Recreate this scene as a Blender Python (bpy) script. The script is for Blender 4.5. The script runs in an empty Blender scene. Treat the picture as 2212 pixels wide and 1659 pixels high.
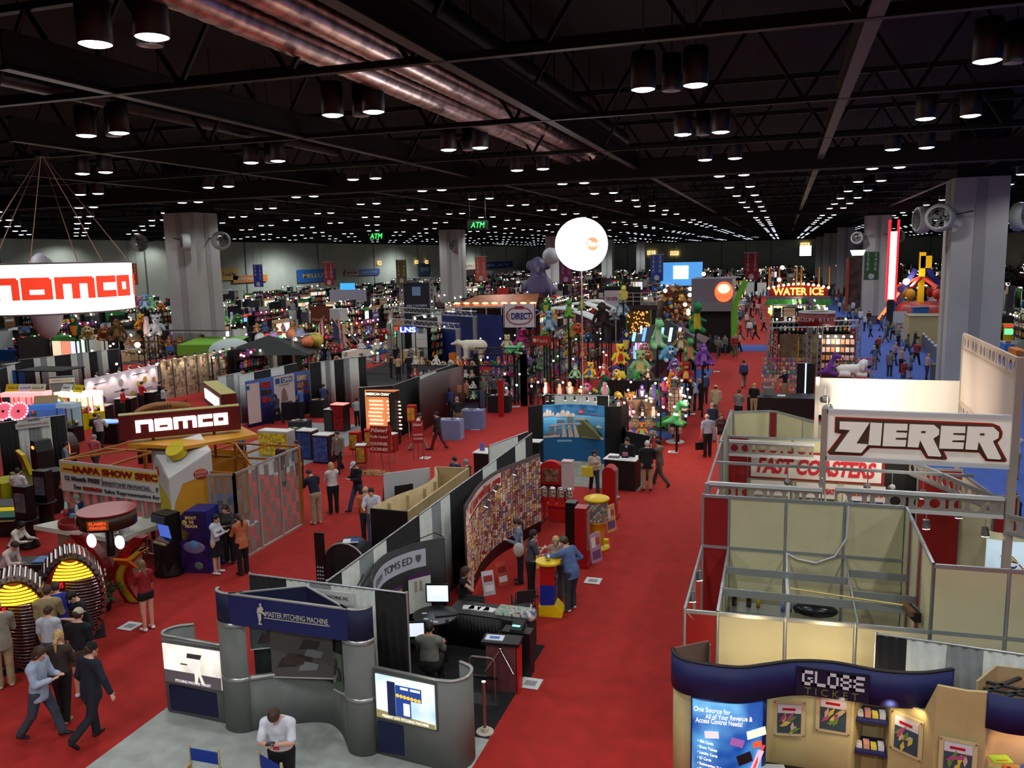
import bpy,math,random
import numpy as np
from math import sin,cos,pi,radians as R,sqrt,atan2,hypot
from mathutils import Vector,Matrix
sc=bpy.context.scene
COL=sc.collection
random.seed(7)
# camera
FPX,PITCH,ROLL,YAW,CH=1798.5,.15184,.0222,.31618,8.5
_f=np.array([-sin(YAW)*cos(PITCH),cos(YAW)*cos(PITCH),-sin(PITCH)])
_r=np.array([cos(YAW),sin(YAW),0.0]);_d=np.cross(_f,_r)
_r2=_r*cos(ROLL)+_d*sin(ROLL);_d2=-_r*sin(ROLL)+_d*cos(ROLL)
_C=np.array([0,0,CH])
cd=bpy.data.cameras.new('camera');cam=bpy.data.objects.new('camera',cd);COL.objects.link(cam)
cd.sensor_width=36;cd.lens=36*FPX/2212;cd.clip_end=2000;cd.clip_start=.1
cam.matrix_world=Matrix(((_r2[0],-_d2[0],-_f[0],0),(_r2[1],-_d2[1],-_f[1],0),(_r2[2],-_d2[2],-_f[2],CH),(0,0,0,1)))
sc.camera=cam
sc.view_settings.view_transform='Standard';sc.view_settings.look='None'
sc.view_settings.gamma=1;sc.view_settings.use_curve_mapping=False
sc.view_settings.exposure=0.0
sc.cycles.use_denoising=True
sc.cycles.max_bounces=4;sc.cycles.diffuse_bounces=1;sc.cycles.glossy_bounces=2
sc.cycles.transmission_bounces=3;sc.cycles.transparent_max_bounces=6
sc.cycles.use_light_tree=True;sc.cycles.sample_clamp_indirect=2.0
sc.cycles.use_adaptive_sampling=True;sc.cycles.adaptive_threshold=.04
sc.cycles.caustics_reflective=False;sc.cycles.caustics_refractive=False
w=bpy.data.worlds.new('world');sc.world=w;w.use_nodes=True
w.node_tree.nodes['Background'].inputs[0].default_value=(.75,.8,1,1)
w.node_tree.nodes['Background'].inputs[1].default_value=.004
def ray(x,y):return _f+_r2*(x-1106)/FPX+_d2*(y-829.5)/FPX
def G(x,y,z=0.0):
 v=ray(x,y);return Vector(_C+v*((z-CH)/v[2]))
def GY(x,y,Y):v=ray(x,y);return Vector(_C+v*Y/v[1])
def GX(x,y,X):v=ray(x,y);return Vector(_C+v*X/v[0])
def pr(p):
 q=np.array(p,float)-_C;k=q@_f
 return(1106+FPX*(q@_r2)/k,829.5+FPX*(q@_d2)/k,k)
LAMP_Z=12.8
LX=[-3-9.3*i for i in range(11)]+[5.1,14.4,23.7,33,42.3,51.6]
LY=[13.85+9.14*i for i in range(35)]
def spot(name,loc,target,energy,color=(1,.93,.82),size=60,blend=.6,radius=.08):
 l=bpy.data.lights.new(name,'SPOT');l.energy=energy;l.color=color;l.spot_size=R(size);l.spot_blend=blend;l.shadow_soft_size=radius
 o=bpy.data.objects.new(name,l);COL.objects.link(o);o.location=loc
 o.rotation_euler=(Vector(target)-Vector(loc)).to_track_quat('-Z','Y').to_euler();return o
def point(name,loc,energy,color=(1,.9,.75),radius=.1):
 l=bpy.data.lights.new(name,'POINT');l.energy=energy;l.color=color;l.shadow_soft_size=radius
 o=bpy.data.objects.new(name,l);COL.objects.link(o);o.location=loc;return o
HALL=620
for j,y in enumerate([-13.6,-4.45,4.7]+LY):  # rows behind the camera are added fill, boosted for camera-facing surfaces
 for i,x in enumerate(LX):
  if x<-.9*abs(y)-16 or x>.42*abs(y)+14:continue
  if y>60 and(i+j)%2:continue
  if y>130:continue
  e=HALL*(2 if y>60 else 2.4 if y<0 else 1.3 if y<10 else 1)
  spot('hall_lamp_light',(x,y,LAMP_Z-.02),(x,y,0),e,(.97,.98,1),150,.5,.3)
for x in(-90,-45,-8):
 for y in(150,205,265):spot('hall_lamp_light',(x,y,LAMP_Z-.02),(x,y,0),HALL*14,(.93,.97,1),160,.5,1.5)
# materials
def lin(c):
 c=c/255.0;return c/12.92 if c<=.04045 else((c+.055)/1.055)**2.4
_MC={}
def mat(col,rough=.6,metal=0.0,emit=0.0,noise=0.0,scale=8.0,alpha=1.0,name=None,sheen=0,bump=0,col2=None):
 key=(tuple(col),rough,metal,emit,noise,scale,alpha,name,bump,tuple(col2)if col2 else None)
 if key in _MC:return _MC[key]
 m=bpy.data.materials.new(name or 'paint');m.use_nodes=True;nt=m.node_tree;b=nt.nodes['Principled BSDF']
 c=(lin(col[0]),lin(col[1]),lin(col[2]),1);m.diffuse_color=c
 b.inputs['Base Color'].default_value=c;b.inputs['Roughness'].default_value=rough;b.inputs['Metallic'].default_value=metal
 if emit:
  b.inputs['Emission Color'].default_value=c;b.inputs['Emission Strength'].default_value=emit
 if alpha<1:b.inputs['Alpha'].default_value=alpha
 if noise or col2 or bump:
  tc=nt.nodes.new('ShaderNodeTexCoord');n=nt.nodes.new('ShaderNodeTexNoise');n.inputs['Scale'].default_value=scale;n.inputs['Detail'].default_value=4
  nt.links.new(tc.outputs['Object'],n.inputs['Vector'])
  cr=nt.nodes.new('ShaderNodeValToRGB');e=cr.color_ramp.elements
  e[0].position=.38;e[1].position=.62
  k=1-noise;e[0].color=(c[0]*k,c[1]*k,c[2]*k,1)
  e[1].color=(lin(col2[0]),lin(col2[1]),lin(col2[2]),1)if col2 else(min(1,c[0]*(1+noise)),min(1,c[1]*(1+noise)),min(1,c[2]*(1+noise)),1)
  nt.links.new(n.outputs['Fac'],cr.inputs['Fac']);nt.links.new(cr.outputs['Color'],b.inputs['Base Color'])
  if bump:
   bp=nt.nodes.new('ShaderNodeBump');bp.inputs['Strength'].default_value=bump
   nt.links.new(n.outputs['Fac'],bp.inputs['Height']);nt.links.new(bp.outputs['Normal'],b.inputs['Normal'])
 _MC[key]=m;return m
def glow(col,s,name='lamp_glow'):return mat(col,.5,0,s,name=name)
BLACK=mat((9,9,10),.5,name='black');DARK=mat((32,32,34),.6,name='charcoal')
CEIL=mat((5,5,5),.9,name='black_paint');STEEL=mat((12,11,11),.6,.2,name='dark_steel',noise=.2,scale=2)
ALU=mat((190,195,198),.35,.7,name='aluminium');CHROME=mat((220,220,220),.15,1.0,name='chrome')
WHITE=mat((235,235,232),.5,name='white');RED=mat((200,28,22),.5,name='red');BLUE=mat((25,50,150),.5,name='blue')
YELLOW=mat((240,200,20),.4,name='yellow');GREY=mat((120,122,122),.6,name='grey');CREAM=mat((225,218,170),.6,name='cream')
ORANGE=mat((235,120,30),.5,name='orange');GREEN=mat((40,130,50),.5,name='green');WOOD=mat((196,170,120),.6,name='pale_wood',noise=.1,scale=3)
BULB=glow((255,240,215),14,'bulb_glow');GLOWW=glow((255,252,245),2.5,'lit_white')
# mesh builder
class MB:
 def __init__(s):s.v=[];s.f=[];s.m=[];s.s=[]
 def add(s,vs,fs,m=0,sm=False,M=None):
  o=len(s.v)
  if M is not None:vs=[tuple(M@Vector(p))for p in vs]
  s.v+=[tuple(p)for p in vs]
  for f in fs:s.f.append(tuple(o+i for i in f));s.m.append(m);s.s.append(sm)
  return s
 def box(s,x0,x1,y0,y1,z0,z1,m=0,M=None):
  return s.add([(x0,y0,z0),(x1,y0,z0),(x1,y1,z0),(x0,y1,z0),(x0,y0,z1),(x1,y0,z1),(x1,y1,z1),(x0,y1,z1)],[(0,3,2,1),(4,5,6,7),(0,1,5,4),(1,2,6,5),(2,3,7,6),(3,0,4,7)],m,False,M)
 def cbox(s,c,sz,m=0,rz=0.0,M=None):
  T=Matrix.Translation(c)@Matrix.Rotation(rz,4,'Z')
  if M is not None:T=M@T
  a,b,d=sz[0]/2,sz[1]/2,sz[2]/2
  return s.box(-a,a,-b,b,-d,d,m,T)
 def bar(s,a,b,wd,ht=None,m=0):
  a=Vector(a);b=Vector(b);d=b-a;L=d.length
  if L<1e-6:return s
  q=d.to_track_quat('X','Z').to_matrix().to_4x4();ht=ht or wd
  return s.box(0,L,-wd/2,wd/2,-ht/2,ht/2,m,Matrix.Translation(a)@q)
 def cyl(s,a,b,r0,r1=None,n=12,m=0,caps=True,sm=True):
  a=Vector(a);b=Vector(b);r1=r0 if r1 is None else r1
  q=(b-a).to_track_quat('Z','Y').to_matrix()
  vs=[]
  for c,r in((a,r0),(b,r1)):
   for i in range(n):t=2*pi*i/n;vs.append(tuple(c+q@Vector((r*cos(t),r*sin(t),0))))
  s.add(vs,[(i,(i+1)%n,n+(i+1)%n,n+i)for i in range(n)],m,sm)
  if caps:
   s.add(vs[:n],[tuple(range(n-1,-1,-1))],m);s.add(vs[n:],[tuple(range(n))],m)
  return s
 def tube(s,pts,r,n=6,m=0):
  for a,b in zip(pts[:-1],pts[1:]):s.cyl(a,b,r,None,n,m,True)
  return s
 def lathe(s,prof,c=(0,0,0),n=16,m=0,sm=True,M=None):
  vs=[];k=len(prof)
  for r,z in prof:
   for i in range(n):t=2*pi*i/n;vs.append((c[0]+r*cos(t),c[1]+r*sin(t),c[2]+z))
  fs=[(j*n+i,j*n+(i+1)%n,(j+1)*n+(i+1)%n,(j+1)*n+i)for j in range(k-1)for i in range(n)]
  return s.add(vs,fs,m,sm,M)
 def ball(s,c,r,m=0,n=12,M=None):
  rr=r if hasattr(r,'__len__')else(r,r,r);k=max(4,n//2);vs=[];fs=[]
  for j in range(k+1):
   p=pi*j/k
   for i in range(n):t=2*pi*i/n;vs.append((c[0]+rr[0]*sin(p)*cos(t),c[1]+rr[1]*sin(p)*sin(t),c[2]-rr[2]*cos(p)))
  fs=[(j*n+i,j*n+(i+1)%n,(j+1)*n+(i+1)%n,(j+1)*n+i)for j in range(k)for i in range(n)]
  return s.add(vs,fs,m,True,M)
 def prism(s,poly,d0,d1,plane='XZ',m=0,M=None,sm=False):
  mk={'XZ':lambda u,v,d:(u,d,v),'XY':lambda u,v,d:(u,v,d),'YZ':lambda u,v,d:(d,u,v)}[plane]
  n=len(poly);vs=[mk(u,v,d0)for u,v in poly]+[mk(u,v,d1)for u,v in poly]
  s.add(vs,[tuple(range(n))[::-1],tuple(range(n,2*n))],m,False,M)
  return s.add(vs,[(i,(i+1)%n,n+(i+1)%n,n+i)for i in range(n)],m,sm,M)
 def wall(s,path,z0,z1,th,m=0,sm=False):
  P=[Vector((p[0],p[1]))for p in path];n=len(P);L=[];Rr=[]
  for i in range(n):
   t=(P[min(i+1,n-1)]-P[max(i-1,0)]).normalized();nn=Vector((-t.y,t.x))*th/2;L.append(P[i]+nn);Rr.append(P[i]-nn)
  z0=z0 if hasattr(z0,'__len__')else[z0]*n;z1=z1 if hasattr(z1,'__len__')else[z1]*n
  vs=[]
  for i in range(n):vs+=[(*L[i],z0[i]),(*L[i],z1[i]),(*Rr[i],z1[i]),(*Rr[i],z0[i])]
  fs=[]
  for i in range(n-1):
   a=4*i;b=a+4
   fs+=[(a,b,b+1,a+1),(a+1,b+1,b+2,a+2),(a+2,b+2,b+3,a+3),(a+3,b+3,b,a)]
  fs+=[(0,1,2,3),(4*n-1,4*n-2,4*n-3,4*n-4)]
  return s.add(vs,fs,m,sm)
 def quad(s,a,b,c,d,m=0):return s.add([a,b,c,d],[(0,1,2,3)],m)
 def mesh(s,name,mats):
  me=bpy.data.meshes.new(name);me.from_pydata(s.v,[],s.f)
  for q in(mats if isinstance(mats,(list,tuple))else[mats]):me.materials.append(q)
  me.polygons.foreach_set('material_index',s.m);me.polygons.foreach_set('use_smooth',s.s);me.update();return me
 def build(s,name,mats,parent=None,loc=None,rz=0,**kw):
  o=bpy.data.objects.new(name,s.mesh(name,mats));COL.objects.link(o)
  if parent is not None:o.parent=parent
  if loc is not None:o.location=loc;o.rotation_euler=(0,0,rz)
  for k,v in kw.items():o[k]=v
  return o
def bx(*a,**k):return MB().box(*a,**k)
def thing(name,label,cat,loc=(0,0,0),rz=0.0,group=None,scale=None):
 o=bpy.data.objects.new(name,None);COL.objects.link(o);o.location=loc;o.rotation_euler=(0,0,rz)
 o['label']=label;o['category']=cat
 if group:o['group']=group
 if scale:o.scale=(scale,)*3
 return o
def solo(mb,name,mats,label,cat,loc=(0,0,0),rz=0.0,group=None,**kw):
 o=mb.build(name,mats,None,loc,rz);o['label']=label;o['category']=cat
 if group:o['group']=group
 for k,v in kw.items():o[k]=v
 return o
def struct(mb,name,mats,loc=None,rz=0):return mb.build(name,mats,None,loc,rz,kind='structure')
def kids(o):return[c for c in _ALLK.get(o.name,[])]
def tree(o):
 out=[(o,-1)];i=0
 allc={}
 for q in COL.objects:
  if q.parent:allc.setdefault(q.parent.name,[]).append(q)
 while i<len(out):
  for c in allc.get(out[i][0].name,[]):out.append((c,i))
  i+=1
 return out
def dup(tr,loc,rz=0.0,label=None,group=None,scale=None,cat=None,swap=None):
 new=[]
 for o,pi_ in tr:
  c=o.copy();COL.objects.link(c)
  if pi_>=0:c.parent=new[pi_]
  if swap and o.type=='MESH':
   for s_ in c.material_slots:
    if s_.material and s_.material.name in swap:
     nm=swap[s_.material.name];s_.link='OBJECT';s_.material=nm
  new.append(c)
 r=new[0];r.location=loc;r.rotation_euler=(0,0,rz)
 if label:r['label']=label
 if group:r['group']=group
 if cat:r['category']=cat
 if scale:r.scale=(scale,)*3 if not hasattr(scale,'__len__')else scale
 return r
_TX={}
def text_mesh(s,size=1.0,ext=.01,bold=0.0,shear=0.0,align='CENTER',sx=1.0,spacing=1.0):
 key=(s,size,ext,bold,shear,align,sx,spacing)
 if key in _TX:return _TX[key]
 c=bpy.data.curves.new('t','FONT');c.body=s;c.size=size;c.extrude=ext;c.offset=bold;c.shear=shear;c.align_x=align;c.align_y='CENTER'
 c.space_character=spacing;c.resolution_u=3
 o=bpy.data.objects.new('t',c);COL.objects.link(o);bpy.context.view_layer.update()
 me=bpy.data.meshes.new_from_object(o.evaluated_get(bpy.context.evaluated_depsgraph_get()))
 bpy.data.objects.remove(o);me.materials.clear()
 M=Matrix.Scale(sx,4,(1,0,0))@Matrix();me.transform(M)
 _TX[key]=me;return me
def text(s,mt,parent,loc,rot=(pi/2,0,0),size=1.0,ext=.01,name='lettering',width=None,height=None,**kw):
 me=text_mesh(s,size,ext,**kw).copy();me.materials.append(mt)
 if width or height:
  xs=[v.co.x for v in me.vertices];ys=[v.co.y for v in me.vertices]
  kx=width/(max(xs)-min(xs))if width else 1;ky=height/(max(ys)-min(ys))if height else kx
  if not width:kx=ky
  cx,cy=(max(xs)+min(xs))/2,(max(ys)+min(ys))/2
  for v in me.vertices:v.co.x=(v.co.x-cx)*kx;v.co.y=(v.co.y-cy)*ky
 o=bpy.data.objects.new(name,me);COL.objects.link(o);o.parent=parent;o.location=loc;o.rotation_euler=rot
 return o
def strokes(s_,glyphs,x,z,m=0,th=.02,sc_=1.0,M=None,gap=.2):
 for ch in glyphs:
  wd,polys=ch
  for p in polys:s_.prism([(x+u*sc_,z+v*sc_)for u,v in p],-th,0,'XZ',m,M)
  x+=(wd+gap)*sc_
 return x
# hall shell
def carpet_mat(c,name,n=.18):
 m=mat(c,.95,noise=n*.5,scale=3,name=name,bump=.05);return m
REDC=carpet_mat((168,30,22),'red_carpet');BLUEC=carpet_mat((62,92,175),'blue_carpet');GREYC=carpet_mat((172,178,172),'grey_carpet',.2);BLACKC=carpet_mat((16,16,18),'black_carpet')
CONC=mat((90,88,90),.8,noise=.15,scale=.6,name='concrete')
struct(bx(-101,66,-4,331,-.3,0),'floor',CONC)
struct(bx(-101,66,-4,331,17.2,17.5),'ceiling',CEIL)
WALLG=mat((176,184,170),.8,noise=.06,scale=.3,name='grey_green_wall');WALLK=mat((24,23,24),.9,name='black_wall')
for nm,b1 in(('wall_left',(-101,-100,-4,331)),('wall_back',(-101,66,330,331)),('wall_right',(65,66,-4,331))):
 mb=MB().box(*b1,0,12.4,0).box(*b1,12.4,17.3,1)
 struct(mb,nm,[WALLG,WALLK])
mb=MB()
for y in range(5,330,27):mb.box(-100,-99.9,y,y+.25,0,12.4,0)
struct(mb,'trim_1',mat((105,110,104),.8))
mb=MB()
for x in range(-95,65,18):mb.box(x,x+.3,329.9,330,0,12.4,0)
struct(mb,'trim_2',mat((105,110,104),.8))
COLM=mat((176,176,172),.75,noise=.05,scale=.5,name='column_paint')
COLS=[]
for i,X in enumerate((10.6,-44.6)):
 for k in range(1,6):
  COLS.append((X,54.9*k+.9))
for X,Y in COLS:
 mb=MB();q=1.42
 mb.box(-q,q,-q,q,0,12.4,0);mb.box(-q+.1,q-.1,-q+.1,q-.1,12.4,17,1)
 for s in(-1,1):
  mb.box(-.28,.28,s*q-.03,s*q+.03,.1,12.3,2);mb.box(s*q-.03,s*q+.03,-.28,.28,.1,12.3,2)
 mb.box(-q-.03,q+.03,-q-.03,q+.03,0,.25,2)
 struct(mb,'column',[COLM,CEIL,mat((150,150,148),.7)],(X,Y,0))
def truss(mb,a,b,z0,h,m=0,step=3.05,wd=.1):
 a=Vector(a);b=Vector(b);L=(b-a).length;u=(b-a)/L;n=max(1,int(L/step));up=Vector((0,0,h))
 mb.bar(a,b,.22,.16,m);mb.bar(a+up,b+up,.25,.2,m)
 for i in range(n):
  p=a+u*(L*i/n);q=a+u*(L*(i+.5)/n);r_=a+u*(L*(i+1)/n)
  mb.bar(p,q+up,wd,None,m);mb.bar(q+up,r_,wd,None,m)
for k in range(0,34):
 y=18.5+9.14*k;x0=max(-100,-.95*y-10);x1=min(65,.5*y+8);mb=MB()
 if k<12:truss(mb,(x0,y,13.0),(x1,y,13.0),13,2.4)
 else:mb.bar((x0,y,13.0),(x1,y,13.0),.3,.3);mb.bar((x0,y,15.4),(x1,y,15.4),.3,.3)
 struct(mb,'ceiling_truss',STEEL)
for i,x in enumerate([-7.6,-16.9,1.55,10.6,-26.2,-35.4,-44.6,-63,-81,28,46]):
 mb=MB();y0=max(6,-x*.9)
 mb.box(x-.16,x+.16,y0,329,12.93,13.0);mb.box(x-.02,x+.02,y0,329,13.0,13.7);mb.box(x-.12,x+.12,y0,329,13.7,13.8)
 struct(mb,'ceiling_beam',mat((40,34,33),.5,.3,name='beam_paint',noise=.2,scale=.7))
for k in range(1,6):
 y=54.9*k-10+.9
 struct(bx(-100,65,y-.5,y+.5,12.5,13.5),'ceiling_girder',mat((14,12,12),.8,name='girder_paint'))
FOIL=mat((205,185,180),.3,.9,noise=.35,scale=2.5,name='duct_foil',bump=.6)
def duct(x,y0,y1,z,r,m,lab):
 mb=MB();n=int((y1-y0)/.25);prof=[]
 for i in range(n+1):prof.append((r*(1+.04*(i%2)),(y1-y0)*i/n))
 mb.lathe(prof,n=16,M=Matrix.Translation((x,y0,z))@Matrix.Rotation(-pi/2,4,'X'))
 for i in range(int((y1-y0)/3)):mb.cyl((x,y0+1+i*3,z+r),(x,y0+1+i*3,17.1),.02,None,5)
 solo(mb,'air_duct',m,lab,'duct',group='ceiling air ducts')
duct(-11.3,8,47,13.75,.38,FOIL,'crinkled silver foil duct, lowest and brightest of the three side by side')
duct(-10.5,8,47,14.1,.38,FOIL,'crinkled silver foil duct running beside the lowest foil duct')
duct(-9.7,8,38,14.5,.34,FOIL,'crinkled silver foil duct, uppermost of the three foil ducts')
DUCT2=mat((48,40,42),.4,.7,name='dull_duct',noise=.2)
duct(-8.5,10,46,14.6,.42,DUCT2,'dull brown metal duct beside the ceiling beam')
duct(-22.5,14,40,14.2,.3,DUCT2,'dull metal duct high above the hanging square sign')
# lamps
t0=thing('pendant_lamp','black can pendant lamp with round lit lens nearest the viewer','lamp',(0,0,-50))
mb=MB().lathe([(0,.95),(.3,.95),(.33,.8),(.33,0),(.31,0)],n=18);mb.build('shade',BLACK,t0)
MB().lathe([(0,-.05),(.2,-.04),(.31,0),(.27,.03),(0,.05)],n=18).build('lens',glow((235,243,255),9,'lamp_lens'),t0)
MB().cyl((0,0,.95),(0,0,4.4),.015,None,5).build('stem',mat((90,90,90),.5),t0)
lt=tree(t0)
cand=[]
for x in LX:
 for y in LY:
  for s in(-.68,.68):
   px,py,k=pr((x+s,y,LAMP_Z))
   if k>0 and-30<px<2240 and-30<py<900:cand.append((k,x+s,y))
cand.sort()
dens=MB()
ROWW=['first','second','third','fourth','fifth','sixth','seventh','eighth','ninth','tenth']
for n,(k,x,y)in enumerate(cand):
 if n<300:
  r_=int((y-13)/9.14)
  lab=('lit can lamp in the %s ceiling row over the %s'%(ROWW[r_],'arcade side' if x<-25 else 'booth islands' if x<-5 else 'main red aisle' if x<0 else 'blue aisle side'))if r_<10 else 'tiny lit can lamp in the far rows of ceiling lamps'
  dup(lt,(x,y,LAMP_Z),0,lab,'lit ceiling lamps hanging in pairs')
 else:dens.cyl((x,y,LAMP_Z),(x,y,LAMP_Z+.05),.3,None,8,0)
FARL=glow((225,235,255),3.0,'far_lamp_lens');FARL.cycles.emission_sampling='NONE'
o=dens.build('distant_ceiling_lamps',FARL,None,kind='stuff');o['label']='pin pricks of the farthest hall lamps in long converging rows';o['category']='lamps'
for(o,p_)in lt[::-1]:bpy.data.objects.remove(o)
for n,(x,y)in enumerate([(-12.1,13.85),(-12.3,23),(-21.6,23),(-3,23),(-12.3,32.1),(-21.6,32.1),(5.1,23),(-3,32.1)]):
 mb=MB().lathe([(0,.95),(.25,.95),(.26,0),(.24,0)],n=16).cyl((0,0,.95),(0,0,4.4),.015,None,5)
 t=thing('pendant_lamp','unlit can lamp hanging between the lit lamps of a pair','lamp',(x,y+.5,LAMP_Z),group='unlit ceiling lamps')
 mb.build('shade',BLACK,t);MB().lathe([(0,-.03),(.15,-.02),(.24,0),(0,.03)],n=16).build('lens',mat((150,150,140),.3),t)
# people: one continuous skin per body, clothing grown over it
def nets(prims,res,cuts=()):
 lo=np.min([np.minimum(p[0],p[1])-max(p[2],p[3])*1.1 for p in prims],0)-3*res
 hi=np.max([np.maximum(p[0],p[1])+max(p[2],p[3])*1.1 for p in prims],0)+3*res
 n=np.ceil((hi-lo)/res).astype(int)+1
 ax=[lo[i]+res*np.arange(n[i])for i in range(3)]
 D=np.full(n,.5,np.float32)
 for a,b,ra,rb,k,fl in prims:
  mg=max(ra,rb)*1.15+max(k,res)*1.6+2*res
  sl=[]
  for i in range(3):
   l=max(0,int((min(a[i],b[i])-mg-lo[i])/res));h_=min(n[i],int((max(a[i],b[i])+mg-lo[i])/res)+2);sl.append(slice(l,h_))
  X=ax[0][sl[0]][:,None,None];Y=ax[1][sl[1]][None,:,None];Z=ax[2][sl[2]][None,None,:]
  if fl is not None:
   u,s=fl;off=(1/s-1)
   dx,dy,dz=X-a[0],Y-a[1],Z-a[2];q=dx*u[0]+dy*u[1]+dz*u[2]
   dx=dx+u[0]*q*off;dy=dy+u[1]*q*off;dz=dz+u[2]*q*off
   ba=(b-a);qb=ba@u;ba=ba+u*qb*off
  else:dx,dy,dz=X-a[0],Y-a[1],Z-a[2];ba=b-a
  L2=float(ba@ba)+1e-9
  t=np.clip((dx*ba[0]+dy*ba[1]+dz*ba[2])/L2,0,1)
  d=np.sqrt((dx-t*ba[0])**2+(dy-t*ba[1])**2+(dz-t*ba[2])**2)-(ra+(rb-ra)*t)
  if fl is not None:d=d*(.5+.5*fl[1])
  c=D[sl[0],sl[1],sl[2]]
  if k>0:
   hh=np.clip(.5+.5*(c-d)/k,0,1);D[sl[0],sl[1],sl[2]]=c+(d-c)*hh-k*hh*(1-hh)
  else:D[sl[0],sl[1],sl[2]]=np.minimum(c,d)
 for pn,po in cuts:
  D=np.maximum(D,(ax[0][:,None,None]-po[0])*pn[0]+(ax[1][None,:,None]-po[1])*pn[1]+(ax[2][None,None,:]-po[2])*pn[2])
 S=D<0
 c8=[S[i:n[0]-1+i,j:n[1]-1+j,k_:n[2]-1+k_]for i in(0,1)for j in(0,1)for k_ in(0,1)]
 cnt=sum(c.astype(np.int8)for c in c8);act=(cnt>0)&(cnt<8)
 I=np.argwhere(act)
 if len(I)==0:return[],[]
 P=np.zeros((len(I),3));W=np.zeros(len(I))
 for d in range(3):
  o1,o2=[q for q in range(3)if q!=d]
  for a_ in(0,1):
   for b_ in(0,1):
    i0=I.copy();i0[:,o1]+=a_;i0[:,o2]+=b_;i1=i0 .copy();i1[:,d]+=1
    v0=D[i0[:,0],i0[:,1],i0[:,2]];v1=D[i1[:,0],i1[:,1],i1[:,2]]
    m=(v0<0)!=(v1<0);t=np.where(m,v0/np.where(m,v0-v1,1),0)
    p=i0 .astype(float);p[:,d]+=t;P[m]+=p[m];W[m]+=1
 P=P/W[:,None]*res+lo
 idx=np.full(act.shape,-1,np.int64);idx[I[:,0],I[:,1],I[:,2]]=np.arange(len(I))
 F=[]
 for d in range(3):
  o1,o2=(d+1)%3,(d+2)%3
  s0=[slice(None)]*3;s1=[slice(None)]*3;s0[d]=slice(0,n[d]-1);s1[d]=slice(1,n[d])
  ch=S[tuple(s0)]!=S[tuple(s1)];E=np.argwhere(ch)
  E=E[(E[:,o1]>0)&(E[:,o2]>0)&(E[:,o1]<n[o1]-1)&(E[:,o2]<n[o2]-1)]
  ins=S[E[:,0],E[:,1],E[:,2]]
  def at(a_,b_):
   q=E.copy();q[:,o1]-=a_;q[:,o2]-=b_;return idx[q[:,0],q[:,1],q[:,2]]
  q=np.stack([at(1,1),at(0,1),at(0,0),at(1,0)],1)
  q[~ins]=q[~ins][:,::-1];F.append(q)
 return P,np.concatenate(F)
def sdf_obj(name,prims,res,m,parent,cuts=()):
 P,F=nets([(np.asarray(a,float),np.asarray(b,float),ra,rb,k,fl)for a,b,ra,rb,k,fl in prims],res,cuts)
 me=bpy.data.meshes.new(name)
 if len(P):
  me.vertices.add(len(P));me.vertices.foreach_set('co',np.asarray(P,np.float32).ravel())
  me.loops.add(len(F)*4);me.loops.foreach_set('vertex_index',F.ravel().astype(np.int32))
  me.polygons.add(len(F));me.polygons.foreach_set('loop_start',np.arange(0,len(F)*4,4,dtype=np.int32))
  me.polygons.foreach_set('use_smooth',np.ones(len(F),bool));me.update(calc_edges=True);me.validate()
 me.materials.append(m)
 o=bpy.data.objects.new(name,me);COL.objects.link(o);o.parent=parent;return o
SKIN={'l':(222,172,146),'m':(190,138,108),'d':(112,74,54)}
HAIR={'brown':(66,44,30),'black':(20,17,16),'blond':(200,165,105),'grey':(150,148,145),'red':(120,60,36),'bald':(205,160,135),'white':(225,222,215)}
def cloth(c):return mat(c,.85,noise=.12,scale=9,name='cloth',bump=.25)
def rotv(v,ax,a):
 return np.array(Matrix.Rotation(a,3,Vector(ax))@Vector(v))
ARM={'down':(4,7,12,8),'swingf':(28,8,22,10),'swingb':(-28,10,14,0),'bent':(16,10,85,30),'hold':(28,8,78,45),'reach':(62,10,22,5),'up':(80,16,70,20),'cross':(24,6,100,72),'hip':(-22,34,88,60),'point':(82,8,8,0),'pocket':(-12,16,42,30),'out':(20,55,25,0),'chin':(48,0,128,25),'type':(30,12,62,15),'desk':(45,12,50,30)}
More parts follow.
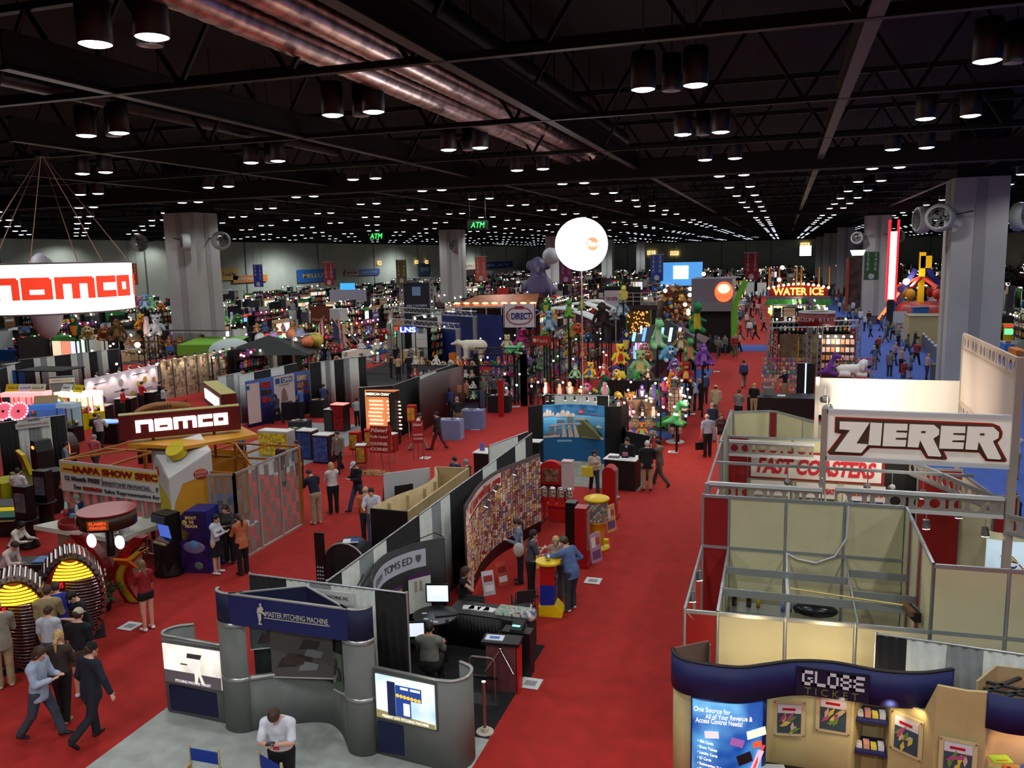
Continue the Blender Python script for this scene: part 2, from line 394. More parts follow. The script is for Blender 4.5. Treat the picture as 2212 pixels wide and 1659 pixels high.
def person(loc,rz,label,h=1.75,top=(60,60,70),sleeve='long',bottom=(40,42,52),kind='trousers',hair='brown',style='short',skin='l',la='down',ra='down',lean=4,head=8,turn=0,legs=(0,0,0,0),sit=False,res=.015,wide=1.0,fem=False,hat=None,collar=None,shoe=(30,26,24),group=None,jacket=False,hair_col=None,face=True,name='person',ztop=0.0,under=None):
 t=thing(name,label,'person',loc,rz,group)
 k=h/1.75;w_=wide;A=lambda x,y,z:np.array([x*k,y*k,z*k])
 hipz=.93 if not sit else.50
 th,kn=[],[]
 lf,lk,rf,rk=legs
 if sit:lf,lk,rf,rk=82,80,82,80
 F=np.array([0,1.,0]);U=np.array([0,0,1.])
 hips={};knees={};ank={}
 for s,a,b in((-1,lf,lk),(1,rf,rk)):
  hp=A(.092*s*w_,0,hipz);d1=rotv((0,0,-1),(1,0,0),R(a));d2=rotv((0,0,-1),(1,0,0),R(a-b))
  kp=hp+d1*.44*k+A(.006*s,0,0);ap=kp+d2*.405*k
  hips[s],knees[s],ank[s]=hp,kp,ap
 drop=min(ank[-1][2],ank[1][2])-.085*k
 for q in(hips,knees,ank):
  for s in q:q[s]=q[s]-np.array([0,0,drop])
 pel=(hips[-1]+hips[1])/2
 def tor(x,y,z):
  v=rotv((x*k,y*k,z*k),(1,0,0),-R(lean));v=rotv(v,(0,0,1),R(turn));return pel+v
 fw=rotv(F,(1,0,0),-R(lean));fw=rotv(fw,(0,0,1),R(turn));fl=(fw,.68)
 lw=w_*(.94 if fem else 1)
 shw=(.165 if fem else.19)*(.6+.4*w_)
 waist,chest=tor(0,0,.17),tor(0,0,.36)
 shl,shr=tor(-shw,-.01,.462),tor(shw,-.01,.462)
 nk,nk2=tor(0,-.005,.52),tor(0,.015,.60)
 hd=tor(0,.02,.66);hf=rotv(fw,np.cross(fw,U)/np.linalg.norm(np.cross(fw,U)),-R(head));hu=np.cross(np.cross(fw,U),hf);hu=hu/np.linalg.norm(hu)
 hc=nk2+hu*.075*k+hf*.012*k
 hr=np.cross(hf,hu)
 torso=[(pel+np.array([0,0,.03*k]),waist,.155*k*w_*(1.05 if fem else 1),(.122 if fem else.138)*k*w_,.05,fl),(waist,chest,(.122 if fem else.138)*k*w_,.158*k*(.5+.5*w_)*(.92 if fem else 1),.05,fl),(shl*.8+shr*.2,shl*.2+shr*.8,.085*k,.085*k,.06,(fw,.8)),(shl,shr,.058*k,.058*k,.04,None)]+[(tor(s_*.045,-.015,.53),tor(s_*shw*.8,-.01,.475),.05*k,.052*k,.04,None)for s_ in(-1,1)]
 if fem:torso+=[(tor(s*.065,.07,.345),tor(s*.06,.075,.34),.062*k,.06*k,.04,None)for s in(-1,1)]
 if w_>1.15:torso+=[(tor(0,.05*w_,.12),tor(0,.05*w_,.2),.12*k*w_,.12*k*w_,.06,None)]
 arms={};J={}
 for s,P_,nm in((-1,shl,la),(1,shr,ra)):
  a,b,e,inn=ARM[nm]if isinstance(nm,str)else nm
  d=rotv((0,0,-1),(1,0,0),R(a));d=rotv(d,(0,1,0),-R(b)*s)
  f=rotv((0,0,-1),(1,0,0),R(a+e));f=rotv(f,(0,1,0),-R(b)*s*.5);f=rotv(f,(0,0,1),R(inn)*s)
  d=rotv(d,(0,0,1),R(turn));f=rotv(f,(0,0,1),R(turn))
  el=P_+d*.275*k;wr=el+f*.245*k
  arms[s]=(P_,el,wr,f);J['hand%d'%s]=wr+f*.09*k
 armw=.9 if fem else 1
 def armp(inf,upto):
  out=[]
  for s in(-1,1):
   P_,el,wr,f=arms[s]
   ua,ub,uc=(.052+inf)*k*armw,(.041+inf)*k*armw,(.028+inf)*k*armw
   if upto=='short':out.append((P_,P_+(el-P_)*.8,ua,(.048+inf*1.6)*k,.03,None))
   elif upto=='none':pass
   else:out+=[(P_,el,ua,ub,.03,None),(el,wr if upto=='full' else wr-(wr-el)*.06,ub,uc,.02,None)]
  return out
 def hands():
  out=[]
  for s in(-1,1):
   P_,el,wr,f=arms[s]
   sd=np.cross(f,U);sd=sd/(np.linalg.norm(sd)+1e-6)if np.linalg.norm(sd)>.25 else np.array([0,1.,0])
   pn=np.cross(f,sd);cu=rotv(f,sd,R(0))
   if abs(f[2])>.85:sd=fw-f*(fw@f);sd/=np.linalg.norm(sd);pn=np.cross(f,sd)*s
   pc=wr+f*.045*k
   out.append((wr,pc+f*.03*k,.027*k,.032*k,.012,(pn,.55)))
   if res<=.013:
    for q in range(4):
     o_=sd*(q-1.5)*.019*k;L=(.075,.085,.08,.062)[q]*k;b0=pc+f*.035*k+o_;b1=b0+f*L*.5;b2=b1+(f*.75-pn*s*.6)*L*.45
     out+=[(b0,b1,.0095*k,.009*k,.004,None),(b1,b2,.009*k,.0075*k,.004,None)]
    tb=wr+f*.02*k+sd*.022*k;out.append((tb,tb+(f*.6+sd*.75)*.055*k,.0115*k,.009*k,.006,None))
   else:out.append((pc+f*.03*k,pc+f*.10*k-pn*s*.02*k,.026*k,.017*k,.012,(pn,.5)))
  return out
 def legp(inf,f=1.0):
  out=[(pel+np.array([0,0,.02*k]),pel-np.array([0,0,.01*k]),(.152*w_+inf)*k,(.15*w_+inf)*k,.03,(fw,.72))]
  for s in(-1,1):
   out+=[(hips[s]-np.array([0,0,.02*k]),knees[s],(.088*w_+inf)*k,(.058+inf)*k,.03,None),(knees[s],ank[s],(.056+inf)*k,(.04+inf*f)*k,.02,None)]
  return out
 headp=[(hc+hu*.03*k-hf*.012*k,hc+hu*.025*k-hf*.02*k,.096*k,.094*k,.02,(hr,.83)),(hc-hu*.045*k+hf*.025*k,hc-hu*.07*k+hf*.045*k,.062*k,.04*k,.04,(hr,.9))]
 feet=[]
 for s in(-1,1):
  a_=ank[s];up=a_[2]>.13*k;fd=rotv((0,1,0),(1,0,0),-R(55)if up else 0);fd=rotv(fd,(0,0,1),-R(9)*s)
  z=a_[2]-.045*k;heel=np.array([a_[0],a_[1]-.035*k,z])-(fd*0);feet+=[(heel,heel+fd*.17*k,.042*k,.036*k,.02,(U,.8)),(a_,heel,.038*k,.04*k,.02,None)]
 detail=[(hc-hu*.012*k+hf*.088*k,hc-hu*.032*k+hf*.108*k,.011*k,.016*k,.01,None)]if face else[]
 detail+=[(hc+hr*s*.078*k-hu*.01*k-hf*.005*k,hc+hr*s*.082*k-hu*.03*k-hf*.005*k,.02*k,.013*k,.006,None)for s in(-1,1)]
 body=torso+[(nk,nk2,.058*k*(.85 if fem else 1),.052*k*(.85 if fem else 1),.03,None)]+armp(0,'full')+hands()+legp(0)+headp+detail+[(a,b,ra_*.85,rb_*.85,kk,ff)for a,b,ra_,rb_,kk,ff in feet]
 SK=mat(SKIN[skin],.55,noise=.04,scale=14,name='skin')
 if face:
  pass
 sdf_obj('body',body,res,SK,t)
 inf=.02 if jacket else.012
 hem=.0 if not jacket else-.10
 tz=tor(0,0,.56)
 nup=rotv(U,(1,0,0),-R(lean));nup=rotv(nup,(0,0,1),R(turn))
 sh=[(a,b,ra_+inf*k,rb_+inf*k,kk,ff)for a,b,ra_,rb_,kk,ff in torso]+armp(inf,{'long':'cuff','short':'short','none':'none'}[sleeve])
 if jacket or style=='skirt':sh.append((pel+np.array([0,0,.05*k]),pel-np.array([0,0,.10*k]),(.15*w_+.02)*k,(.165*w_+.02)*k,.04,(fw,.75)))
 cut=[(nup,tz),(-nup,tor(0,0,(-.02 if not jacket else-.16)if not sit else.0))]
 sdf_obj('jacket' if jacket else 'shirt',sh,res,cloth(top),t,cut)
 if collar:sdf_obj('shirt_collar',[(nk-nup*.03*k,nk+nup*.012*k,.075*k,.062*k,.01,None),(tor(0,.085,.50),tor(0,.115,.30),.045*k,.02*k,.02,(fw,.5))],res,cloth(collar),t)
 if kind in('trousers','jeans'):
  sdf_obj('trousers',legp(.016,1.9),res,cloth(bottom),t,[(nup,tor(0,0,.04))]if not sit else[])
 elif kind=='shorts':
  sdf_obj('shorts',legp(.02,1.5),res,cloth(bottom),t,[(nup,tor(0,0,.04)),((0,0,-1.),(hips[1]*.35+knees[1]*.65 if h>1.6 and not fem else hips[1]*.65+knees[1]*.35))])
 elif kind=='skirt':
  sdf_obj('skirt',[(pel+np.array([0,0,.03*k]),(knees[-1]+knees[1])/2,.165*k,.19*k,.03,(fw,.8))],res,cloth(bottom),t,[(nup,tor(0,0,.05)),((0,0,-1.),knees[1]+np.array([0,0,.03]))])
 for s,i in((-1,0),(1,2)):sdf_obj('shoe',feet[i:i+2],res,mat(shoe,.5,name='shoe_leather'),t,[((0,0,-1.),(0,0,.004)),((0,0,1.),(0,0,ank[s][2]+.0*k))])
 HC=mat(hair_col or HAIR[hair],.6,noise=.25,scale=30,name='hair')
 hp=[(hc+hu*.038*k-hf*.02*k,hc+hu*.033*k-hf*.03*k,.105*k,.1*k,.01,(hr,.85))]
 hcut=[((hf-hu*.55)/1.14,hc+hf*.052*k),(-hu,hc-hu*.07*k)]
 if style=='long':
  hp+=[(hc-hf*.05*k,hc-hu*.24*k-hf*.075*k,.085*k,.06*k,.04,(hf,.6))];hcut=hcut[:1]
 elif style=='pony':
  hp+=[(hc-hf*.10*k+hu*.02*k,hc-hu*.06*k-hf*.15*k,.03*k,.035*k,.02,None),(hc-hu*.06*k-hf*.15*k,hc-hu*.25*k-hf*.12*k,.035*k,.015*k,.02,None)];hcut=hcut[:1]
 elif style=='bob':hp+=[(hc-hf*.03*k,hc-hu*.08*k-hf*.04*k,.098*k,.085*k,.03,None)];hcut=hcut[:1]
 if style!='bald':sdf_obj('hair',hp,res,HC,t,hcut)
 if style=='bald' or hair=='fringe':sdf_obj('hair',[(a,b,x_,y_,q,ff)for a,b,x_,y_,q,ff in hp],res,HC,t,hcut+[(hu,hc+hu*.03*k)])
 if hat:
  hm=cloth(hat[1]);q=[(hc+hu*.045*k-hf*.014*k,hc+hu*.04*k-hf*.022*k,.105*k,.103*k,.01,(hr,.88))]
  if hat[0]=='cap':q.append((hc+hu*.05*k+hf*.06*k,hc+hu*.035*k+hf*.14*k,.07*k,.055*k,.01,(hu,.12)))
  if hat[0]=='wide':q.append((hc+hu*.05*k,hc+hu*.05*k-hf*.01*k,.19*k,.19*k,.01,(hu,.1)))
  sdf_obj('hat',q,res,hm,t,[(-hu,hc+hu*.035*k)])
 if face and res<=.016:
  for s in(-1,1):
   c=hc+hr*s*.032*k+hf*.076*k+hu*.004*k
   mb=MB().ball(tuple(c),.0125*k,0,8).ball(tuple(c+hf*.0085*k),.0062*k,1,8);mb.build('eye',[mat((230,228,222),.3),BLACK],t)
  MB().ball((0,0,0),(.024*k,.006*k,.006*k),0,8,Matrix.Translation(Vector(hc-hu*.062*k+hf*.09*k))@Matrix.Rotation(atan2(hf[1],hf[0])-pi/2,4,'Z')).build('mouth',mat((165,85,78),.5),t)
 Mw=Matrix.Translation(Vector(loc))@Matrix.Rotation(rz,4,'Z')
 W={n_:Mw@Vector(v)for n_,v in J.items()};W['hip']=Mw@Vector(pel);W['sh1']=Mw@Vector(shr);W['sh-1']=Mw@Vector(shl);W['chest']=Mw@Vector(chest+fw*.13*k);W['back']=Mw@Vector(chest-fw*.13*k)
 return t,W
WALK=(22,6,-14,22);WALK2=(-14,30,22,4)
# red aisle carpets and booth carpets
def carpet(name,x0,x1,y0,y1,z,m,lab):
 solo(bx(x0,x1,y0,y1,0,z),name,m,lab,'carpet')
carpet('aisle_carpet',-60,40,-3,325,.008,REDC,'red carpet covering the aisles between all the booth islands')
carpet('booth_carpet',-11.15,-4.78,4,12.85,.016,GREYC,'grey carpet in front of the curved grey pitching machine display')
carpet('booth_carpet',-7.85,-4.8,12.85,16.6,.016,BLACKC,'black carpet under the turnstile booth')
carpet('booth_carpet',-9.5,-4.8,29.2,33.2,.016,mat((160,160,150),.9,noise=.2,scale=2,name='marbled_carpet',col2=(120,122,115)),'pale marbled floor in front of the water park mural')
carpet('blue_carpet',5.6,40,17,160,.02,BLUEC,'wide blue carpet avenue around the grey columns')
carpet('booth_carpet',-1.3,5.2,13.9,27,.016,mat((110,96,100),.9,noise=.15,name='booth_floor'),'brownish floor covering inside the panel booth of the big white tower sign')
carpet('blue_carpet',-7.8,-4.75,38,62,.02,BLUEC,'blue booth carpet under the plush toy stand beside the main aisle')
carpet('blue_carpet',-3.9,-1.2,74,79,.02,BLUEC,'blue carpet strip crossing the red main aisle')
carpet('booth_carpet',-14.4,-11.5,27.5,60,.012,REDC,'red carpet of the diagonal looking side aisle by the souvenir coin stand')
carpet('booth_carpet',-24,-19,28,38,.016,mat((150,150,150),.9,noise=.15,name='light_grey_carpet'),'light grey carpet of the blue booth with the OPEN poster')
# panel booth with the big tower sign
PANC=mat((214,208,165),.6,noise=.03,scale=2,name='cream_panel');PANR=mat((150,18,20),.55,name='dark_red_panel');RAIL=mat((172,180,184),.35,.55,name='grey_rail')
POSTW=mat((200,190,182),.35,.5,name='post_alu')
def panel_wall(parent,a,b,z0,z1,n=None,cols=None,mids=(),th=.04,name='wall_panel'):
 a=Vector(a);b=Vector(b);L=(b-a).length;n=n or max(1,round(L/1.08));u=(b-a)/L
 if cols is None:cols=[PANC]*n
 ws=cols if isinstance(cols[0],tuple)else[(c,1)for c in cols]
 tot=sum(q[1]for q in ws);s=0;posts=[0]
 fr=MB()
 for c,wd in ws:
  p=a+u*L*s/tot;s+=wd;q=a+u*L*s/tot
  M=Matrix.Translation((p.x,p.y,0))@Matrix.Rotation(atan2(u.y,u.x),4,'Z')
  l=(q-p).length;mb=MB();mb.box(.03,l-.03,-th/4,th/4,z0+.05,z1-.05,0,M);mb.build(name,c,parent)
  posts.append(L*s/tot)
 for d in posts:
  p=a+u*d;fr.cyl((p.x,p.y,z0),(p.x,p.y,z1+.01),.026,None,8,0)
 M=Matrix.Translation((a.x,a.y,0))@Matrix.Rotation(atan2(u.y,u.x),4,'Z')
 for z in(z0+.03,z1-.03)+tuple(mids):fr.box(0,L,-.022,.022,z-.03,z+.03,0,M)
 fr.build('panel_frame',RAIL,parent)
t=thing('storage_cabin','cream panelled storage cabin with open top beside the red aisle','booth',(0,0,0))
panel_wall(t,(-1.46,13.65),(2.35,13.86),0,2.5,cols=[(PANR,.54),(PANC,1.09),(PANC,1.08),(PANC,1.1)])
panel_wall(t,(-1.46,16.9),(2.35,17.0),0,3.6,cols=[(PANR,.52),(PANC,1.1),(PANC,1.09),(PANC,1.1)],mids=(2.5,))
panel_wall(t,(-.92,13.68),(-.94,16.9),0,2.5,3,name='side_panel')
panel_wall(t,(2.35,13.86),(2.35,17.0),0,3.6,cols=[(PANC,1),(PANR,.4),(PANC,.8),(PANR,.35),(PANC,.6)],name='side_panel')
mb=MB()
for y,x1 in((15.83,1.27),(14.75,2.3),(16.25,2.35)):
 x0=-.92 if y!=16.25 else 1.28
 mb.box(x0,x1,y-.012,y+.012,2.36,2.5)
mb.box(1.27,2.32,15.2,15.224,2.36,2.5)
mb.build('cross_bar',RAIL,t)
MB().tube([(-1.46,13.65,2.5),(-1.46,16.9,2.5)],.03,8).build('top_rail',RAIL,t);MB().tube([(1.285,13.8,2.5),(1.29,16.95,2.5)],.018).build('top_rail',RAIL,t)
MB().tube([(-1.46,15.3,0),(-1.46,15.3,2.5)],.025).tube([(-1.46,13.65,2.5),(-1.2,13.68,2.2)],.02).build('corner_post',POSTW,t)
t=thing('partition_wall','tall cream partition with grey posts in front of the zigzag curtain','partition',(0,0,0))
panel_wall(t,(2.35,13.86),(8.7,14.15),0,3.6,6,mids=(2.48,))
def spotlamp(loc,aim,lab,arm=.3,light=0,sz=.07,group=None,bulb=True):
 t=thing('clip_spotlight',lab,'spotlight',loc,0,group);d=(Vector(aim)-Vector(loc)).normalized()
 MB().tube([(0,0,arm),(0,0,0)],.012,5).build('arm',BLACK if sz<.07 else ALU,t)
 MB().cyl(tuple(-d*.09),tuple(d*.09),sz*.75,sz,10,0).build('lamp_head',mat((150,150,150),.3,.8,name='lamp_metal'),t)
 if bulb:MB().cyl(tuple(d*.088),tuple(d*.1),sz*.85,None,10,0).build('bulb',BULB,t)
 if light:spot('booth_spot_light',Vector(loc)+d*.14,aim,light,(1,.88,.68),80,.7,.06)
 return t
spotlamp((-1.42,15.75,2.3),(-1.0,15.4,0),'silver spotlight under the slanting rail beside the red carpet, upper of two',.18)
spotlamp((-1.44,14.7,2.3),(-1.2,14.2,0),'silver spotlight under the slanting rail beside the red carpet, lower of two',.18)
t=thing('storage_rack','grey shelf unit holding supplies inside the storage cabin','shelf',(-.3,16.4,0))
mb=MB()
for z in(.4,.95,1.45):mb.box(-.55,.5,-.25,.25,z-.02,z+.02)
mb.build('shelf',ALU,t);mb=MB()
for x in(-.54,.49):
 for y in(-.24,.24):mb.cyl((x,y,0),(x,y,1.46),.018)
mb.build('frame',ALU,t)
t=thing('work_table','pale table against the back of the storage cabin','table',(1.35,15.9,0))
bx(-.65,.65,-.35,.35,.98,1.04).build('tabletop',mat((225,225,215),.4),t)
for x in(-.6,.6):
 for y in(-.3,.3):bx(x-.03,x+.03,y-.03,y+.03,0,.98).build('leg',mat((190,200,190),.4),t)
def bottle(loc,col,lab,s=1.0,cap=(30,30,30),group=None,r=.045):
 t=thing('bottle',lab,'bottle',loc,0,group,s)
 MB().lathe([(0,0),(r,0),(r,.16),(r*.36,.23),(r*.33,.29),(0,.29)],n=10).build('bottle_body',mat(col,.15,name='bottle_glass'),t)
 MB().cyl((0,0,.285),(0,0,.31),r*.4,None,8).build('cap',mat(cap,.4),t)
bottle((-.78,16.45,1.47),(40,24,12),'brown glass bottle on the cabin shelf nearest the red panels',1.1)
bottle((-.5,16.45,1.47),(40,24,12),'brown glass bottle between another brown one and a yellow one on the cabin shelf',1.1)
bottle((-.32,16.45,1.47),(190,160,30),'small yellow bottle on the cabin shelf',.85)
for i,(x,y,z)in enumerate(((-.6,15.95,.97),(-.38,15.95,.97),(-.6,16.1,.97),(-.38,16.1,.97),(.15,16.4,1.47),(.28,16.4,1.47),(.4,16.4,1.47))):
 bottle((x,y,z),(120,150,200),'clear plastic water bottle with blue label in the storage cabin',.9,(60,90,200),'water bottles stored in the cabin')
solo(MB().ball((0,0,.12),(.42,.2,.14),0,20),'bin_bag',mat((24,26,32),.25,noise=.5,scale=12,name='black_plastic',bump=1),'crumpled black plastic bag lying on top of the cabin shelves','bag',(.75,16.35,1.47))
t=thing('broom','broom with long yellow handle lying across the open cabin top','broom',(0,0,0))
MB().cyl((.25,14.95,2.53),(2.05,14.62,2.56),.016).build('handle',mat((225,200,120),.5),t)
MB().cbox((2.13,14.62,2.5),(.1,.42,.09),0,.25).build('head',mat((120,90,60),.6),t)
MB().cbox((2.2,14.6,2.45),(.1,.42,.16),0,.25).build('bristles',mat((30,24,22),.9),t)
for i,(x,y,z,c,s)in enumerate(((-.15,15.2,0,(150,150,140),(.5,.4,.5)),(.35,15.5,0,(190,190,180),(.4,.4,.8)),(1.0,15.9,1.04,(235,235,230),(.5,.3,.08)),(1.75,15.9,1.04,(225,230,225),(.3,.3,.16)),(.5,14.3,0,(90,80,70),(.5,.5,.4)),(1.5,15.2,0,(120,110,95),(.6,.5,.55)))):
 solo(MB().box(-s[0]/2,s[0]/2,-s[1]/2,s[1]/2,0,s[2]).box(-s[0]/2-.01,s[0]/2+.01,-.03,.03,s[2],s[2]+.005),'carton',mat(c,.7),['grey carton on the cabin floor','tall pale carton standing in the cabin by the rack','flat white box on the pale work table','small white box at the end of the pale work table','brown carton behind the front panels of the cabin','tan carton beneath the broom in the cabin'][i],'box',(x,y,z))
mb=MB();pts=[Vector((1.32,16.9,3.55)),Vector((1.3,16.88,2.9)),Vector((1.1,16.86,2.52)),Vector((.75,16.86,2.35)),Vector((.4,16.86,2.4)),Vector((.2,16.85,2.5)),Vector((.2,16.2,2.45)),Vector((.2,15.85,2.35)),Vector((.22,14.75,2.35)),Vector((.2,14.6,1.2)),Vector((.22,14.4,.1))]
mb.tube(pts[:6],.022);mb.tube(pts[5:8],.022);mb.tube(pts[7:],.035)
solo(mb,'power_cable',mat((215,215,210),.5),'white power cable looping down the inside of the storage cabin','cable')
def perf(mb,x0,x1,z0,z1,m=0,y=0.0,th=.02,seed=1,rr=.36):
 h=z1-z0;x=x0;k=0
 while x<x1-.05:
  wd=min(h*(1.0 if k%3!=2 else.55),x1-x)
  cx,cz=x+wd/2,(z0+z1)/2
  if k%3!=2 and wd>h*.9:
   n=16;inn=[];out=[]
   for i in range(n):
    a=2*pi*i/n;c,s_=cos(a),sin(a);q=max(abs(c),abs(s_));out.append((cx+c/q*wd/2,cz+s_/q*h/2));inn.append((cx+c*h*rr,cz+s_*h*rr))
  else:
   out=[(x+wd,z0),(x+wd,z1),(x,z1),(x,z0)];a,b=wd*.18,h*.34;inn=[(cx+a,cz-b),(cx+a,cz+b),(cx-a,cz+b),(cx-a,cz-b)];n=4
  for yy in(y-th/2,y+th/2):mb.add([(u,yy,v)for u,v in out]+[(u,yy,v)for u,v in inn],[(i,(i+1)%n,n+(i+1)%n,n+i)for i in range(n)],m)
  mb.add([(u,y-th/2,v)for u,v in inn]+[(u,y+th/2,v)for u,v in inn],[(i,(i+1)%n,n+(i+1)%n,n+i)for i in range(n)],m)
  x+=wd;k+=1
def beam(x0,x1,y,z0,z1,lab,y1=None):
 ang=atan2((y1 if y1 else y)-y,x1-x0);L=hypot(x1-x0,(y1 or y)-y)
 t=thing('perforated_beam',lab,'beam',(x0,y,0),ang)
 mb=MB()
 for z in(z0,z1):mb.box(0,L,-.04,.04,z-.035,z+.035)
 mb.build('rail',mat((235,238,240),.3,.3,name='bright_rail'),t)
 mb=MB();perf(mb,0,L,z0+.04,z1-.04);mb.build('web',mat((170,160,152),.5,.4,name='web_metal'),t);return t
beam(-1.4,.86,17.6,3.32,3.65,'perforated white beam in front of the coaster poster wall, section left of the sign pole')
beam(1.1,4.15,17.65,3.32,3.68,'perforated white beam passing below the big tower sign')
beam(-1.24,.85,21.8,3.3,3.65,'perforated beam with large round holes showing cream behind it')
def obeam(a,b,w_,z0,z1,lab):
 t=thing('perforated_beam',lab,'beam',(a[0],a[1],0),atan2(b[1]-a[1],b[0]-a[0]));L=hypot(b[0]-a[0],b[1]-a[1]);mb=MB()
 for z in(z0,z1):mb.box(0,L,-.03,.03,z-.03,z+.03)
 mb.build('rail',RAIL,t);mb=MB();perf(mb,0,L,z0+.03,z1-.03);mb.build('web',POSTW,t)
obeam((4.2,17.7),(6.9,15.4),0,3.0,3.35,'perforated beam slanting out from the tall corner pole at the frame edge')
obeam((2.9,20.8),(4.2,17.8),0,3.3,3.6,'perforated beam running back under the tower to the red panels')
t=thing('slanted_rail','thin grey rail sloping along the aisle edge of the panel booth','rail',(0,0,0))
MB().tube([(-1.44,17.6,3.6),(-1.44,21.8,3.6)],.03).tube([(-1.46,21.8,3.6),(-1.46,26.2,3.6)],.03).build('rail_tube',RAIL,t)
mb=MB()
for y,z in((17.6,3.65),(21.8,3.65),(26.2,3.65)):mb.cbox((-1.44,y,z/2),(.09,.09,z))
mb.build('post',RAIL,t)
panel_wall(t,(-1.45,17.6),(-1.45,21.8),0,2.5,4,cols=[PANC]*4,name='side_panel')
panel_wall(t,(-1.46,22.6),(-1.42,26.2),0,3.6,3,cols=[PANC]*3,name='side_panel')
t=thing('graphic_wall','poster wall headed FAST COASTERS behind the perforated beam','wall panel',(0,22.5,0))
panel_wall(t,(-1.3,0),(3.5,0),0,3.65,cols=[(PANR,.52),(PANC,1.1),(PANC,1.1),(PANC,1.1),(BLACK,.95)])
bx(-.78,2.55,-.12,-.05,2.55,3.3).build('sign_board',PANR,t)
bx(-.7,2.48,-.14,-.11,2.6,3.25).build('sign_face',mat((240,232,225),.5),t)
text('FAST COASTERS',mat((212,24,44),.5,name='crimson'),t,(.9,-.16,2.92),size=.5,bold=.02,shear=.25,width=2.9,height=.42)
for k,(s_,x)in enumerate((('FORCE COASTERS',-.2),('ELEVATED SEAT',.95),('TOWER LAUNCH COASTER',2.1))):
 bx(x-.5,x+.5,-.1,-.05,.7,2.5).build('poster',mat((235,222,215),.5),t)
 text(s_,mat((190,36,40),.5),t,(x,-.13,2.3),size=.2,bold=.01,width=.9,height=.14)
 mb=MB().box(x-.45,x+.45,-.13,-.11,1.0,2.1,0);rnd=random.Random(k)
 for i in range(7):cx=x-.4+rnd.random()*.8;cz=1.1+rnd.random()*.9;mb.prism([(cx,cz),(cx+.25,cz+.1),(cx+.2,cz+.22),(cx-.05,cz+.15)],-.14,-.13,'XZ',1+i%3)if cx<x+.2 else None
 mb.build('poster_picture',[mat(((150,130,110),(60,80,50),(50,60,120))[k],.5),mat((220,190,160),.5),mat((80,60,60),.5),mat((230,230,235),.5)],t)
for x in(.2,.95,1.9,2.4):spotlamp((x,19.6,3.25),(x-.1,22.4,1.9),'small black spotlight hanging in front of the FAST COASTERS posters',.35,14 if x!=.95 else 8,.08,'spotlights hanging before the coaster posters')
mb=MB().box(-1.4,4,19.58,19.64,3.58,3.64);solo(mb,'lamp_bar',RAIL,'thin bar carrying the small spotlights before the coaster posters','bar')
t=thing('graphic_wall','zigzag cream and red panel wall farthest back in the panel booth','wall panel',(0,0,0))
panel_wall(t,(-1.38,26.3),(-.3,26.7),0,3.6,cols=[(PANC,1)]);panel_wall(t,(-.3,26.7),(-.1,26.6),0,3.6,cols=[(PANR,1)]);panel_wall(t,(-.1,26.6),(1.4,24.6),0,3.6,2,cols=[PANC,PANC])
t=thing('graphic_wall','red and cream panels standing beyond the tower foot','wall panel',(0,0,0))
panel_wall(t,(3.3,22.2),(4.3,22.3),0,3.1,cols=[(PANR,1)]);panel_wall(t,(4.3,22.3),(4.6,20.4),0,3.0,cols=[(PANC,1)]);panel_wall(t,(4.6,20.4),(5.1,20.5),0,3.0,cols=[(PANR,1)])
t=thing('sign_tower','tall white tower sign with big chrome letters outlined in red and brown','sign',(0,0,0))
TX0,TX1,TY0,TY1=.9,4.2,17.72,22.75
SW=mat((236,226,216),.5,name='tower_white');SWGLOW=mat((236,226,216),.5,emit=.22,name='lit_tower_fabric')  # sign face: faint emission put into the material, standing for light through fabric
bx(TX0,TX1,TY0-.03,TY0+.03,4.35,5.22).build('sign_face',SWGLOW,t)
def z6(x,y):
 px=1812+x*.1808;py=780+y*.1808;u=(px-1798)/374;top=888+u*10;bot=975+u*16
 return TX0+u*(TX1-TX0),4.35+(bot-py)/(bot-top)*.87
def poly6(pts):return[z6(*p)for p in pts]
OUT=[(19,630),(1780,690),(1860,720),(1897,790),(1893,850),(1850,912),(1965,1115),(1945,1137),(1735,1127),(1660,1030),(1275,1015),(1320,1098),(1300,1117),(1085,1103),(1015,1002),(445,985),(355,1077),(-30,1066),(-61,1040),(99,825),(19,810)]
def shrink(P,d):
 n=len(P);out=[];A=sum(P[i][0]*P[(i+1)%n][1]-P[(i+1)%n][0]*P[i][1]for i in range(n));sg=1 if A>0 else-1
 for i in range(n):
  a,b,c=Vector(P[i-1]),Vector(P[i]),Vector(P[(i+1)%n]);e1=(b-a).normalized();e2=(c-b).normalized();m_=Vector((-(e1+e2).y,(e1+e2).x))
  if m_.length<1e-4:m_=Vector((-e1 .y,e1 .x))
  m_.normalize();out.append((b.x+m_.x*d*sg,b.y+m_.y*d*sg))
 return out
O_=poly6(OUT)
MB().prism(O_,TY0-.05,TY0-.03).build('sign_outline',mat((190,50,30),.4,name='outline_red'),t)
MB().prism(shrink(O_,.035),TY0-.07,TY0-.05).build('sign_shadow',mat((84,62,50),.4,name='outline_brown'),t)  # brown outline printed around the letters
E_=lambda x,y,nx:[(x,y),(x+262,y+7),(x+262,y+78),(nx,y+78),(nx,y+103),(x+262,y+108),(x+258,y+160),(nx-4,y+162),(nx-4,y+187),(x+256,y+190),(x+250,y+262),(x-8,y+258)]
LET=[[(75,680),(420,690),(275,930),(415,940),(340,1035),(30,1020),(200,775),(75,765)],[(432,690),(567,696),(557,950),(420,945)],E_(590,697,730),[(877,705),(1150,712),(1205,760),(1205,820),(1145,865),(1245,1060),(1235,1072),(1100,1065),(1000,880),(985,968),(865,962)],E_(1227,720,1360),[(1515,725),(1790,730),(1850,785),(1848,850),(1790,888),(1890,1080),(1880,1098),(1750,1090),(1640,890),(1630,990),(1505,985)]]
